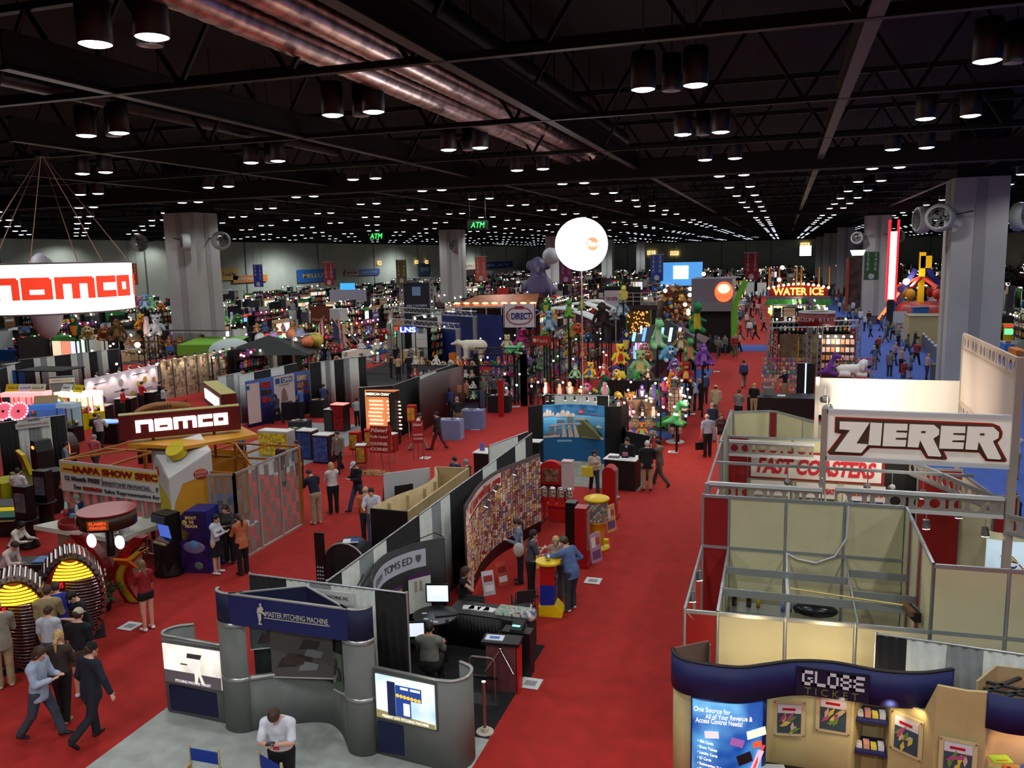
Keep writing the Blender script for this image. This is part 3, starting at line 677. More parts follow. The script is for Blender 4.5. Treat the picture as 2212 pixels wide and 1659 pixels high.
CHR=mat((238,226,214),.35,0,.22,name='letter_chrome');CHR2=mat((196,176,160),.35,.1,name='letter_shade_print')  # letters get a faint emission too, brightness put into their colour
for P in LET:
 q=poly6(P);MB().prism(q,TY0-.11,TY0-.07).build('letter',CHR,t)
mb=MB()
for cx,cy in((1032,789),(1672,809)):
 q=poly6([(cx-24,cy-11),(cx+24,cy-11),(cx+24,cy+11),(cx-24,cy+11)]);mb.prism(q,TY0-.12,TY0-.108)
mb.build('letter_counter',mat((84,62,50),.4,name='outline_brown'),t)
mb=MB()
for z in(4.3,5.27):mb.box(TX0,TX1,TY0-.06,TY0+.06,z-.04,z+.04)
mb.build('rail',mat((240,243,246),.3,.2,name='white_rail'),t)
for q in((TX1,TX1+.14,TY0-.07,TY0+.07,0,6.42),(TX0-.1,TX0+.02,TY0-.06,TY0+.06,3.6,5.32),(TX0-.05,TX0+.05,TY1-.05,TY1+.05,0,5.25),(TX1,TX1+.1,TY1-.05,TY1+.05,0,6.35)):bx(*q).build('pole',POSTW,t)
bx(TX0,TX1,TY1-.02,TY1+.02,4.25,5.22).build('back_panel',SW,t)
bx(TX1+.02,TX1+.06,TY0,TY1,4.7,6.0).build('side_panel',mat((232,212,196),.5),t)
mb=MB();L=TY1-TY0
for z0,z1 in((6.0,6.4),(4.35,4.7)):perf(mb,0,L,z0+.03,z1-.03)
for z in(4.33,4.72,6.0,6.38):mb.box(0,L,-.03,.03,z-.03,z+.03)
o=mb.build('side_truss',mat((220,196,176),.5,.2),t);o.location=(TX1+.04,TY0,0);o.rotation_euler=(0,0,pi/2)
for i,(y,z,e)in enumerate(((18.7,5.25,60),(20.1,5.2,60),(21.3,5.2,30))):
 spotlamp((TX0+.12,y,z-.3),(TX0+1.3+i*.6,TY1,4.8),'glaring halogen lamp clamped inside the tower, %s of three from the front'%('first','second','last')[i],.3,e*4,.1)
spot('booth_spot_light',(2.6,18.2,4.6),(2.6,TY1,4.8),260,(1,.9,.74),100,.8,.1)
spot('booth_spot_light',(1.6,20.2,5.2),(TX1,20.2,5.4),140,(1,.86,.7),70,.8,.1)
solo(MB().tube([(TX0-.05,17.6,3.9),(TX0,17.7,3.7),(TX0+.05,17.6,3.2),(1.3,17.1,3.6)],.02),'power_cable',mat((225,225,220),.5),'white cable hanging from the tower pole to the cabin wall','cable')
for i,(x,y,z)in enumerate(((3.0,19.4,3.2),(3.6,18.8,3.0),(4.0,18.3,2.8),(2.9,18.2,2.9),(4.8,16.8,2.7))):
 spotlamp((x,y,z),(x+.2,y-.2,0),'white can spotlight pointing down near the foot of the tower',.25,0,.085,'white can spotlights around the tower foot')
t=thing('poster_stand','curved poster stand with a bright coaster picture beside the blue carpet','sign',(4.7,19.3,0))
mb=MB();path=[(-.45,.0),(-.25,-.07),(0,-.1),(.25,-.07),(.45,0)]
mb.wall(path,0,2.5,.05,0,True).build('stand_panel',PANC,t)
mb=MB().wall([(p[0],p[1]-.05)for p in path],1.2,2.35,.02,0,True)
mb.build('poster',glow((200,225,240),.5,'poster_glow'),t)
mb=MB().wall([(p[0],p[1]-.07)for p in path],1.05,1.25,.02,0,True).build('caption_band',mat((50,70,110),.5),t)
mb=MB();rnd=random.Random(4)
for i in range(26):
 a=rnd.random()*6.28;r=.3*rnd.random();x,z=r*cos(a)*1.1,1.75+r*sin(a)*1.3;mb.cbox((x,-.165-.0*abs(x),z),(.14,.01,.03),i%4,0,Matrix.Translation((x,0,z))@Matrix.Rotation(rnd.random()*3,4,'Y')@Matrix.Translation((-x,0,-z)))
mb.build('poster_print',[mat((220,120,40),.5),mat((200,40,120),.5),mat((40,70,150),.5),mat((230,200,60),.5)],t)
text('ZIERER',WHITE,t,(.1,-.19,1.15),size=.14,ext=.004)
# ticket booth (curved blue header)
NAVY=mat((20,32,90),.6,noise=.05,name='navy_fabric');FACE=mat((196,178,122),.6,noise=.05,scale=3,name='tan_fabric');NAVY2=mat((14,20,52),.6,name='dark_navy')
t=thing('ticket_booth','curved tan booth with a wavy blue header carrying white block letters','booth',(0,0,0))
def smooth(P,n=6):
 out=[]
 for i in range(len(P)-1):
  p0,p1,p2,p3=[Vector(P[max(0,min(len(P)-1,j))])for j in(i-1,i,i+1,i+2)]
  for k in range(n):
   s=k/n;out.append(.5*((2*p1)+(-p0+p2)*s+(2*p0-5*p1+4*p2-p3)*s*s+(-p0+3*p1-3*p2+p3)*s**3))
 out.append(Vector(P[-1]));return[(p.x,p.y)for p in out]
HP=smooth([(-1.45,11.95),(-1.36,11.72),(-1.1,11.6),(-.5,11.6),(-.1,11.8),(.3,12.02),(.82,12.12),(1.43,12.04),(1.97,12.12),(2.42,12.36)])
MB().wall(HP,2.08,2.6,.05,0,True).build('header',NAVY,t)
MB().wall(HP,2.6,2.62,.06,0,True).build('header_rim',BLACK,t)
WP=smooth([(-1.42,12.0),(-1.34,11.8),(-1.08,11.72),(-.5,11.74),(-.14,11.9),(.05,12.25),(.5,12.35),(1.15,12.3)])
MB().wall(WP,0,2.1,.05,0,True).build('curved_wall',FACE,t)
MB().wall([(1.15,12.3),(1.3,12.75),(1.62,12.75),(1.64,12.28)],0,2.1,.04).build('alcove_wall',FACE,t)
MB().wall([(1.64,12.28),(2.02,12.0),(2.14,11.84),(2.5,11.78),(2.74,11.82)],0,[2.1,2.1,2.6,2.6,2.6],.05).build('curved_wall',FACE,t)
MB().wall(smooth([(2.74,11.8),(3.0,11.72),(3.4,11.78),(3.8,12.1)]),2.1,2.6,.05,0,True).build('header',NAVY,t)
MB().wall(smooth([(2.74,11.9),(2.95,12.25),(3.3,12.35),(3.8,12.3)]),0,2.1,.05,0,True).build('alcove_wall',mat((214,170,130),.6),t)
MB().wall([(-1.42,12.0),(-.95,12.36),(-.92,12.2)],2.0,2.6,.03).build('return_panel',mat((120,96,82),.6),t)
MB().wall([(2.66,12.05),(3.0,12.6),(3.6,12.6)],1.9,2.62,.03).build('return_panel',mat((190,165,120),.6),t)
mb=MB()
for a,b in(((2.75,12.0),(3.3,12.55)),((2.95,11.9),(3.6,12.5)),((2.8,12.3),(3.6,12.1)),((2.75,12.1),(3.5,12.0))):mb.bar((a[0],a[1],2.5),(b[0],b[1],2.5),.05,.03)
mb.build('folding_frame',DARK,t)
def on_header(s_,u,z,size,m,**k):
 i=int(u*(len(HP)-1));a,b=Vector(HP[i]),Vector(HP[i+1]);d=b-a;return text(s_,m,t,(a.x,a.y-.045,z),(pi/2,0,atan2(d.y,d.x)),size,.006,**k)
gx0=.78
mb=MB().box(.32,1.3,11.97,11.99,2.12,2.55,0);M_=mb.build('logo_plate',NAVY2,t)
def blockletters(word,w_,h,th):
 G_={'G':[(0,0,1,.2),(0,0,.22,1),(0,.8,1,1),(.78,0,1,.5),(.5,.4,1,.55)],'L':[(0,0,.22,1),(0,0,1,.2)],'O':[(0,0,1,.2),(0,.8,1,1),(0,0,.22,1),(.78,0,1,1)],'B':[(0,0,1,.2),(0,.8,1,1),(0,0,.22,1),(.78,0,1,1),(0,.42,1,.58)],'E':[(0,0,1,.2),(0,.8,1,1),(0,.42,.9,.58),(0,0,.22,1)]}
 mb=MB();cw=w_/len(word)
 for i,ch in enumerate(word):
  for a,b,c,d in G_[ch]:mb.box(i*cw+a*cw*.86-w_/2,i*cw+c*cw*.86-w_/2,-th,0,b*h,d*h)
 return mb
o=blockletters('GLOBE',.86,.22,.012).build('lettering',mat((222,228,232),.4),t);o.location=(.83,11.965,2.29)
text('T I C K E T',mat((120,130,60),.4),t,(.8,11.96,2.2),size=.1,ext=.004,width=.72)
bx(3.15,3.75,11.72,11.725,2.16,2.5).build('logo_plate',NAVY2,t)
o=blockletters('GLOBE',.5,.14,.012).build('lettering',mat((222,228,232),.4),t);o.location=(3.47,11.715,2.32)
text('T I C K E T',mat((120,130,60),.4),t,(3.45,11.71,2.24),size=.07,ext=.004)
t=thing('light_box','bright blue light box listing cards and tickets on the tan booth','light box',(0,0,0))
LP=smooth([(-1.13,11.64),(-.9,11.6),(-.5,11.64),(-.2,11.78),(-.1,11.88)])
MB().wall(LP,.2,2.08,.07,0,True).build('box_body',mat((10,30,110),.4),t)
def grademit(c1,c2,s):
 m=mat(c1,.4,0,s,noise=.0,name='backlit_blue');m=m.copy();nt=m.node_tree;b=nt.nodes['Principled BSDF']
 tc=nt.nodes.new('ShaderNodeTexCoord');n=nt.nodes.new('ShaderNodeTexNoise');n.inputs['Scale'].default_value=1.6;cr=nt.nodes.new('ShaderNodeValToRGB')
 cr.color_ramp.elements[0].color=(*[lin(v)for v in c1],1);cr.color_ramp.elements[1].color=(*[lin(v)for v in c2],1);cr.color_ramp.elements[0].position=.35;cr.color_ramp.elements[1].position=.7
 nt.links.new(tc.outputs['Object'],n.inputs['Vector']);nt.links.new(n.outputs['Fac'],cr.inputs['Fac']);nt.links.new(cr.outputs['Color'],b.inputs['Emission Color']);nt.links.new(cr.outputs['Color'],b.inputs['Base Color']);return m
MB().wall([(p[0]-.005,p[1]-.045)for p in LP[1:-3]],.25,2.04,.02,0,True).build('lit_face',grademit((10,70,150),(110,190,235),.85),t)
def at_lp(u,off=.07):
 f_=u*(len(LP)-1);i=min(int(f_),len(LP)-2);k=f_-i;a,b=Vector(LP[i]),Vector(LP[i+1]);p=a+(b-a)*k;d=b-a;return p.x,p.y-off,atan2(d.y,d.x)
for i,(s_,u,z,wd)in enumerate((('One Source for',.3,1.93,.52),('All of Your Revenue &',.44,1.84,.66),('Access Control Needs!',.36,1.76,.66))):
 x,y,a=at_lp(u,.075);text(s_,glow((255,235,235),1.2,'lit_text'),t,(x,y,z),(pi/2,0,a),.1,.003,width=wd,height=.075)
for i,s_ in enumerate(('Gift Cards','Event Tickets','Loyalty Cards','ID Cards','Redemption Tickets','Thermal Roll Tickets','Season Passes','Access Control Cards','Coupon Books','Packaging')):
 x,y,a=at_lp(.19,.07);text('• '+s_,glow((255,240,240),1.2,'lit_text'),t,(x-.06,y-.0,1.42-i*.088),(pi/2,0,a-.05),.06,.003,align='LEFT',sx=.8)
for i,(u,z,w_,h,c,r_)in enumerate(((.3,1.55,.2,.11,(225,215,225),.1),(.52,1.46,.2,.12,(150,90,160),-.3),(.74,1.58,.3,.13,(245,245,220),.15),(.6,1.2,.22,.16,(25,15,18),.3),(.76,1.4,.14,.09,(240,90,50),0),(.74,1.1,.1,.42,(225,190,215),-.4),(.66,.85,.24,.13,(60,40,30),-.2),(.78,.8,.14,.34,(240,225,215),.1),(.8,1.2,.05,.36,(235,70,50),-.5))):
 x,y,a=at_lp(u,.08);bx(-w_/2,w_/2,-.004,0,-h/2,h/2).build('card_picture',glow(c,.8,'lit_print'),t).matrix_world=Matrix.Translation((x,y,z))@Matrix.Rotation(a,4,'Z')@Matrix.Rotation(-r_,4,'Y')
def poster_frame(x,y,z,a,lab,seed,w_=.34,h=.46):
 t=thing('framed_picture',lab,'picture',(x,y,z),a)
 bx(-w_/2-.06,w_/2+.06,-.03,-.02,-h/2-.05,h/2+.05).build('acrylic_plate',mat((215,200,150),.1,name='acrylic'),t)
 bx(-w_/2,w_/2,-.04,-.03,-h/2,h/2).build('print',mat((60,84,92),.4),t)
 mb=MB();rnd=random.Random(seed)
 mb.box(-w_/2,w_/2,-.044,-.04,h*.2,h/2,0)
 for i in range(9):
  cx,cz=(rnd.random()-.5)*w_*.6,-h*.38+rnd.random()*h*.5;q=rnd.random()*1.2+.4
  mb.prism([(cx+.09*cos(q),cz+.09*sin(q)),(cx+.03*cos(q+1.6),cz+.03*sin(q+1.6)),(cx-.09*cos(q),cz-.09*sin(q)),(cx-.03*cos(q+1.6),cz-.03*sin(q+1.6))],-.05-.001*i,-.044,'XZ',1+i%4)
 mb.build('print_picture',[mat((225,222,226),.4),mat((226,205,90),.4),mat((220,190,180),.4),mat((110,150,70),.4),mat((180,90,130),.4)],t)
 bx(-w_*.3,w_*.25,-.048,-.044,h*.3,h*.38).build('print_title',mat((190,24,40),.4),t)
 for sx in(-1,1):
  for sz in(-1,1):MB().cyl((sx*(w_/2+.04),-.03,sz*(h/2+.03)),(sx*(w_/2+.04),-.055,sz*(h/2+.03)),.012,None,8).build('standoff',CHROME,t)
poster_frame(.24,12.25,1.58,.18,'framed ticket picture on the tan wall just beside the blue light box',1)
poster_frame(.86,12.3,1.72,-.05,'framed ticket picture under the white block letters with bright lamp above',2,.36,.5)
poster_frame(1.84,12.1,1.66,-.62,'framed picture of green game tickets beside the display alcove',3,.34,.5)
poster_frame(2.42,11.76,1.62,-.12,'framed picture of yellow tickets on the tall tan end panel',5)
for nm,loc,aim,e in(('a',(.95,11.95,2.15),(.9,12.3,1.6),11),('b',(1.6,11.95,2.15),(1.5,12.6,1.7),14),('c',(1.95,11.9,2.15),(1.9,12.2,1.6),5),('d',(3.4,11.9,2.15),(3.3,12.3,1.5),12)):
 spot('booth_spot_light',loc,aim,e,(1,.74,.42),110,.8,.05)
for i,z in enumerate((1.7,1.2)):
 tt=thing('display_shelf',('upper','lower')[i]+' blue shelf of ticket packs in the lit alcove','shelf',(1.4,12.45,z));bx(-.22,.2,-.2,.25,-.03,0).build('shelf_board',NAVY,tt)
 for k in range(4):solo(bx(-.04,.04,-.07,.07,0,.05+.03*(k%2)),'ticket_pack',mat(((240,225,215),(230,160,140),(235,215,90),(220,220,235))[k],.5),'small ticket pack on the %s blue alcove shelf'%('upper','lower')[i],'ticket pack',(1.24+k*.1,12.42,z),0,'ticket packs on the %s blue shelf'%('upper','lower')[i])
tt=thing('counter_table','dark counter covered with brochures at the foot of the tan wall','table',(.15,11.75,0));bx(-.4,.45,-.35,.2,0,.95).build('cabinet',DARK,tt);bx(-.43,.48,-.38,.22,.95,.98).build('worktop',BLACK,tt)
solo(bx(-.2,.2,-.15,.15,0,.02),'brochure',mat((220,225,225),.5),'white brochure pack with a small emblem on the dark counter','brochure',(.02,11.75,.98),.2)
o=solo(bx(-.2,.22,-.16,.16,0,.02).box(-.15,-.12,-.15,.05,.02,.022,1).box(-.08,-.05,-.15,.05,.02,.022,1).box(-.01,.02,-.15,.05,.02,.022,1).cyl((.1,.06,.02),(.1,.06,.023),.04,None,12,1),'brochure',[NAVY,WHITE],'blue brochure with white stripes on the dark counter','brochure',(.42,11.72,.98),.15)
for i,(x,y,c,lab)in enumerate(((2.98,11.95,(190,230,60),'lime green price card above the ticket rolls'),(3.1,11.98,(230,120,60),'orange ticket roll in the end alcove'),(3.24,11.9,(220,190,150),'tan ticket roll in the end alcove'),(3.34,12.05,(60,70,150),'blue ticket roll in the end alcove'),(3.45,11.92,(230,220,215),'white ticket roll in the end alcove'))):
 if i==0:solo(MB().cbox((0,0,0),(.26,.18,.01),0).box(-.08,.08,-.05,-.03,.005,.008,1),'price_card',[mat(c,.5),mat((220,90,60),.5)],lab,'card',(x,y,1.58),.3)
 else:solo(MB().cyl((0,0,0),(0,0,.1),.09,None,18).cyl((0,0,.1),(0,0,.102),.03,None,10,1),'ticket_roll',[mat(c,.5),BLACK],lab,'ticket roll',(x,y,1.35))
tt=thing('counter_table','tan counter below the second blue header','table',(3.25,12.0,0));bx(-.4,.6,-.25,.25,0,1.3).build('cabinet',FACE,tt);bx(-.42,.62,-.27,.27,1.3,1.35).build('worktop',FACE,tt)
for p_ in((-.3,12.55,1.95),(1.0,12.8,1.95)):point('booth_back_light',p_,22,(1,.74,.42),.1)
def drape(mb,a,b,z0,z1,m=0,amp=.025,per=.12):
 a=Vector(a);b=Vector(b);L=(b-a).length;n=max(2,int(L/per)*2);u=(b-a)/L;nn=Vector((-u.y,u.x))
 path=[a+u*L*i/n+nn*amp*(1 if i%2 else-1)for i in range(n+1)]
 mb.wall([(p.x,p.y)for p in path],z0,z1,.012,m,True)
def drape_line(name,lab,a,b,segs,z=2.6,sign=None,group=None,post=True):
 t=thing(name,lab,'drape',(0,0,0),0,group);a=Vector(a);b=Vector(b);tot=sum(s[0]for s in segs);s0=0
 for fr,c in segs:
  p=a+(b-a)*s0/tot;s0+=fr;q=a+(b-a)*s0/tot;mb=MB();drape(mb,p,q,.03,z,0,.025,.14 if(q-p).length<4 else.25)
  mb.build('curtain',(mat((196,200,192),.8,noise=.05,name='white_drape'),mat((15,15,17),.85,name='black_drape'),mat((120,125,124),.8,noise=.05,name='grey_drape'))[c],t)
 mb=MB().cyl((a.x,a.y,z+.02),(b.x,b.y,z+.02),.02,None,6);mb.build('rod',ALU,t)
 if post:
  for p in(a,b):MB().cyl((p.x,p.y,0),(p.x,p.y,z+.05),.025,None,8).box(p.x-.2,p.x+.2,p.y-.2,p.y+.2,0,.012).build('post',ALU,t)
 if sign:
  d=(b-a).normalized();c=a+(b-a)*sign[1];nn=Vector((d.y,-d.x));ang=atan2(d.y,d.x)
  o=bx(-.6,.6,-.01,.01,-.12,.12).build('name_board',mat((225,228,222),.5),t);o.location=(c.x+nn.x*.06,c.y+nn.y*.06,z-.2);o.rotation_euler=(0,0,ang)
  text(sign[0],BLACK,t,(c.x+nn.x*.075,c.y+nn.y*.075,z-.2),(pi/2,0,ang),.1,.003,width=min(1.05,.07*len(sign[0])),height=.07)
 return t
drape_line('pipe_and_drape','black, white and grey curtain on a pipe behind the curved ticket booth',(1.5,13.24),(5.2,12.9),[(.24,3)]and[(.4,1),(.5,0),(.45,2),(.5,0),(1.6,0)],2.6)
# grey curved display of the pitching machine stand
GRF=mat((112,116,112),.7,noise=.06,scale=2,name='grey_fabric');NVY=mat((14,22,62),.7,name='navy_laminate');BAND=mat((190,190,188),.3,.7,name='silver_band');RIM=mat((170,172,165),.35,.5,name='silver_rim')
class Surf:
 def __init__(s,path,off):
  s.P=[Vector((p[0],p[1]))for p in path];s.L=[0]
  for a,b in zip(s.P[:-1],s.P[1:]):s.L.append(s.L[-1]+(b-a).length)
  s.off=off;s.len=s.L[-1]
 def __call__(s,u,z,o=0.0):
  d=max(0,min(.9999,u))*s.len;i=max(k for k in range(len(s.L)-1)if s.L[k]<=d);a,b=s.P[i],s.P[i+1];t=(d-s.L[i])/(s.L[i+1]-s.L[i]+1e-9);p=a+(b-a)*t;e=(b-a).normalized();n=Vector((e.y,-e.x))
  return(p.x+n.x*(s.off+o),p.y+n.y*(s.off+o),z)
 def dec(s,mb,pts,m,o=0.0,sub=1):
  mb.add([s(u,z,o)for u,z in pts],[tuple(range(len(pts)))],m)
 def rect(s,mb,u0,u1,z0,z1,m,o=0.0,n=1):
  for i in range(n):
   a=u0+(u1-u0)*i/n;b=u0+(u1-u0)*(i+1)/n;mb.add([s(a,z0,o),s(b,z0,o),s(b,z1,o),s(a,z1,o)],[(0,1,2,3)],m)
 def ang(s,u):
  a=Vector(s(u-.02,0));b=Vector(s(u+.02,0));return atan2(b.y-a.y,b.x-a.x)
def ctext(S,s_,u0,u1,z,h,m,parent,o=.012,**kw):
 for i,ch in enumerate(s_):
  if ch==' ':continue
  u=u0+(u1-u0)*(i+.5)/len(s_);text(ch,m,parent,S(u,z,o),(pi/2,0,S.ang(u)),h*1.35,.003,**kw)
t=thing('display_stand','curved grey display stand with navy header and a small pitcher emblem','display',(0,0,0))
LW=smooth([(-10.75,12.62),(-11.02,12.45),(-11.12,12.22),(-11.0,12.06),(-10.75,12.05)],5)
def wing(P,z,nm='wing_wall'):
 MB().wall(P,0,z,.04,0,True).build(nm,GRF,t);MB().wall(P,z,z+.03,.06,0,True).build('rim',RIM,t)
wing(LW+[(-9.6,12.0)],1.55)
mb=MB();mb.prism([(-10.92,.1),(-9.62,.1),(-9.62,.6),(-10.92,.6)],-.03,0,'XZ');o=mb.build('lower_panel',NVY,t);o.location=(0,12.02,0);o.rotation_euler=(0,0,0)
C1=[(-9.62,12.0),(-9.55,11.86),(-9.35,11.79),(-9.15,11.83),(-9.05,11.93)]
C2=[(-7.05,11.9),(-6.95,11.8),(-6.75,11.76),(-6.58,11.84),(-6.52,11.98)]
MID=smooth([C1[-1],(-8.5,12.3),(-8.1,12.5),(-7.75,12.52),(-7.4,12.3),C2[0]],5)
for C in(C1,C2):
 S=smooth(C,4);MB().wall(S,0,2.1,.05,0,True).build('column',GRF,t);MB().wall(S,2.12,2.68,.05,0,True).build('header_curve',NVY,t)
 mb=MB();mb.wall(S,1.0,1.08,.07,0,True);mb.build('band',BAND,t);MB().wall(S,2.05,2.13,.07,0,True).build('band',BAND,t);MB().wall(S,2.68,2.7,.06,0,True).build('rim',RIM,t)
MB().wall(MID,0,1.0,.05,0,True).build('center_wall',GRF,t);MB().wall(MID,1.0,1.07,.09,0,True).build('band',RIM,t)
HA,HB=Vector((-9.25,11.79)),Vector((-6.86,11.76))
MB().wall([HA,HB],2.12,2.68,.04).build('header',mat((20,34,96),.6,name='header_blue'),t);MB().wall([HA,HB],2.68,2.7,.06).build('rim',RIM,t)
MB().wall([HA,(-8.08,12.46)],2.12,2.68,.03).build('header_back',NVY,t);MB().wall([(-8.08,12.46),HB],2.12,2.68,.03).build('header_back',NVY,t)
MB().wall([HA,(-8.08,12.46),HB],2.68,2.7,.05).build('rim',RIM,t)
text('MASTER PITCHING MACHINE',mat((205,205,190),.4),t,(-7.85,11.74,2.42),(pi/2,0,-.012),.15,.004,width=1.25,height=.1)
bx(-8.5,-7.2,11.735,11.745,2.34,2.352).build('underline',mat((205,205,190),.4),t)
mb=MB()
for p in([(-8.62,2.52),(-8.54,2.56),(-8.5,2.5),(-8.56,2.42),(-8.64,2.42)],[(-8.63,2.43),(-8.55,2.43),(-8.56,2.3),(-8.6,2.22),(-8.61,2.3)],[(-8.53,2.47),(-8.45,2.4),(-8.46,2.38),(-8.55,2.44)],[(-8.62,2.24),(-8.56,2.24),(-8.55,2.21),(-8.62,2.21)]):mb.prism(p,11.73,11.745)
mb.ball((-8.56,11.735,2.58),(.025,.01,.03),0,8);mb.build('pitcher_emblem',mat((205,205,190),.4),t)
wing([(-6.5,11.93)]+smooth([(-5.3,11.8),(-5.0,11.85),(-4.84,12.05),(-4.88,12.35),(-5.15,12.5)],5),1.6)
MB().prism([(-6.45,.1),(-5.28,.1),(-5.28,.66),(-6.45,.66)],-.03,0).build('lower_panel',NVY,t).location=(0,11.88,0)
mb=MB();mb.wall([(-9.1,12.2),(-8.1,12.62),(-7.1,12.2)],.9,2.1,.03,0)
mb.build('inner_wall',mat((24,40,34),.7),t)
def tilt_pic(pts,cols,z0,z1,nm):
 pass
for nm,(x0,y0,x1,y1,z0,z1),ang,c in(('picture_board',(-9.05,12.05,-8.15,12.4,1.55,2.05),0,(70,84,84)),('picture_board',(-8.7,12.15,-7.5,12.3,1.02,1.95),0,(82,78,74)),('picture_board',(-7.4,12.1,-7.1,11.9,1.0,1.75),0,(80,96,80))):
 mb=MB();mb.wall([(x0,y0),(x1,y1)],[z0,z0+.06],[z1-.05,z1],.02,0);mb.wall([(x0,y0-.015),(x1,y1-.015)],[z0-.02,z0+.04],[z0,z0+.06],.02,1)
 s_=Surf([(x0,y0),(x1,y1)],.02);rnd=random.Random(int(x0*10))
 for i in range(7):
  u=rnd.random()*.6;z=z0+.08+rnd.random()*(z1-z0-.35);s_.dec(mb,[(u,z),(u+.3,z+.04),(u+.35,z+.16),(u+.1,z+.2)],2+i%3,.002*i)
 mb.build(nm,[mat(c,.4),mat((190,190,180),.5),mat((38,34,34),.4),mat((120,126,124),.4),mat((60,44,40),.4)],t)
t=thing('light_box','lit black and white picture of an old time pitcher on the grey stand','light box',(-10.27,11.98,0),-.012)
bx(-.68,.66,-.05,0,.68,1.52).build('box_frame',mat((90,92,88),.4,.3),t)
bx(-.65,.63,-.07,-.05,.72,1.48).build('lit_picture',grademit((190,180,165),(255,250,240),1.0),t)
mb=MB();mb.prism([(-.65,.72),(.63,.72),(.63,.96),(-.65,.97)],-.075,-.07,'XZ',0)
mb.prism([(-.1,1.27),(.2,1.27),(.24,1.36),(-.08,1.36)],-.085,-.075,'XZ',1);mb.prism([(-.25,1.14),(-.1,1.14),(-.1,1.12),(-.25,1.12)],-.085,-.075,'XZ',1)
mb.prism([(.0,1.25),(.15,1.2),(.17,1.06),(.05,.98),(-.08,1.12)],-.08,-.075,'XZ',2);mb.prism([(.05,1.0),(.16,1.05),(.26,.8),(.2,.78),(.14,.95),(.1,.78),(.05,.78)],-.08,-.075,'XZ',2)
mb.build('picture_print',[glow((86,78,84),.5,'print_dark'),glow((60,52,56),.4,'print_black'),glow((235,228,220),.8,'print_white')],t)
text('PITCHING MACHINE TARGET',glow((230,220,220),.8,'print_white'),t,(0,-.08,.78),size=.08,ext=.003,width=.8,height=.05)
t=thing('light_box','lit picture of a blue pitching machine under pale sky on the grey stand','light box',(-5.87,11.86,0),-.1)
bx(-.6,.6,-.05,0,.72,1.58).build('box_frame',mat((90,92,88),.4,.3),t)
bx(-.57,.57,-.07,-.05,.76,1.54).build('lit_picture',grademit((150,190,215),(245,248,250),1.0),t)
mb=MB();mb.prism([(-.57,.76),(.57,.76),(.57,.84),(-.57,.9)],-.075,-.07,'XZ',0);mb.box(-.33,-.18,-.09,-.075,.85,1.46,1);mb.box(-.17,.33,-.085,-.075,1.18,1.42,2);mb.box(-.17,.12,-.085,-.075,.86,1.18,2)
mb.box(-.02,.1,-.09,-.085,.9,1.12,3);mb.box(-.07,.08,-.09,-.085,1.36,1.4,3);mb.box(.12,.31,-.09,-.085,1.36,1.4,3)
for i in range(7):mb.ball((-.13+i*.07,-.09,1.24-.004*i),(.035,.01,.035),4,8)
mb.build('picture_print',[glow((150,140,90),.6,'p1'),glow((25,35,75),.5,'p2'),glow((35,70,150),.6,'p3'),glow((240,240,235),.9,'p4'),glow((245,190,70),.9,'p5')],t)
text('PRESENT DAY PITCHING MACHINE',glow((250,245,240),.9,'print_white'),t,(0,-.085,.81),size=.08,ext=.003,width=.9,height=.045)
def director(loc,rz,lab):
 t=thing('directors_chair',lab,'chair',loc,rz)
 bx(-.27,.27,.2,.22,.72,.92).build('backrest',mat((20,55,150),.7),t);bx(-.25,.25,-.2,.2,.5,.515).build('seat',mat((20,55,150),.7),t)
 for x in(-.27,.27):
  MB().cyl((x,.21,.45),(x,.21,.96),.018).ball((x,.21,.97),.022,0,8).build('back_post',WOOD,t);MB().cbox((x,0,.66),(.05,.46,.02)).build('armrest',WOOD,t)
  MB().bar((x,-.22,.03),(x,.2,.64),.03).bar((x,.22,.03),(x,-.2,.64),.03).build('leg',WOOD,t)
p=G(440,1618,.95);director((p.x,p.y-.2,0),.02,"director's chair with blue canvas back and pale wood arms, seen whole above the frame edge")
p=G(573,1632,.95);director((p.x+.05,p.y-.25,0),-.35,"director's chair half cut off by the frame edge beneath the man in the white polo")
# drapes of the centre island
MPT=drape_line('pipe_and_drape','black and white curtain with a white name board behind the grey stand',(-9.55,12.84),(-6.24,12.78),[(.82,1),(.5,0),(.45,2),(.9,0),(.62,1)],2.6,('MASTER PITCHING MACHINE, INC.',.5))
drape_line('pipe_and_drape','striped curtain running away from the grey stand down the island, nearest section',(-7.92,12.9),(-7.92,17.0),[(.5,1),(.7,0),(.6,2),(.6,0),(1.7,1)],2.6)
drape_line('pipe_and_drape','striped curtain down the island beside the pale wooden box',(-7.92,17.0),(-7.92,21.3),[(.7,0),(.55,2),(.6,0),(2.4,1)],2.6)
drape_line('pipe_and_drape','striped curtain down the island behind the wall of vending pictures',(-7.92,21.3),(-7.92,26.2),[(1.2,0),(1.8,1),(1.1,0),(.8,1)],2.6)
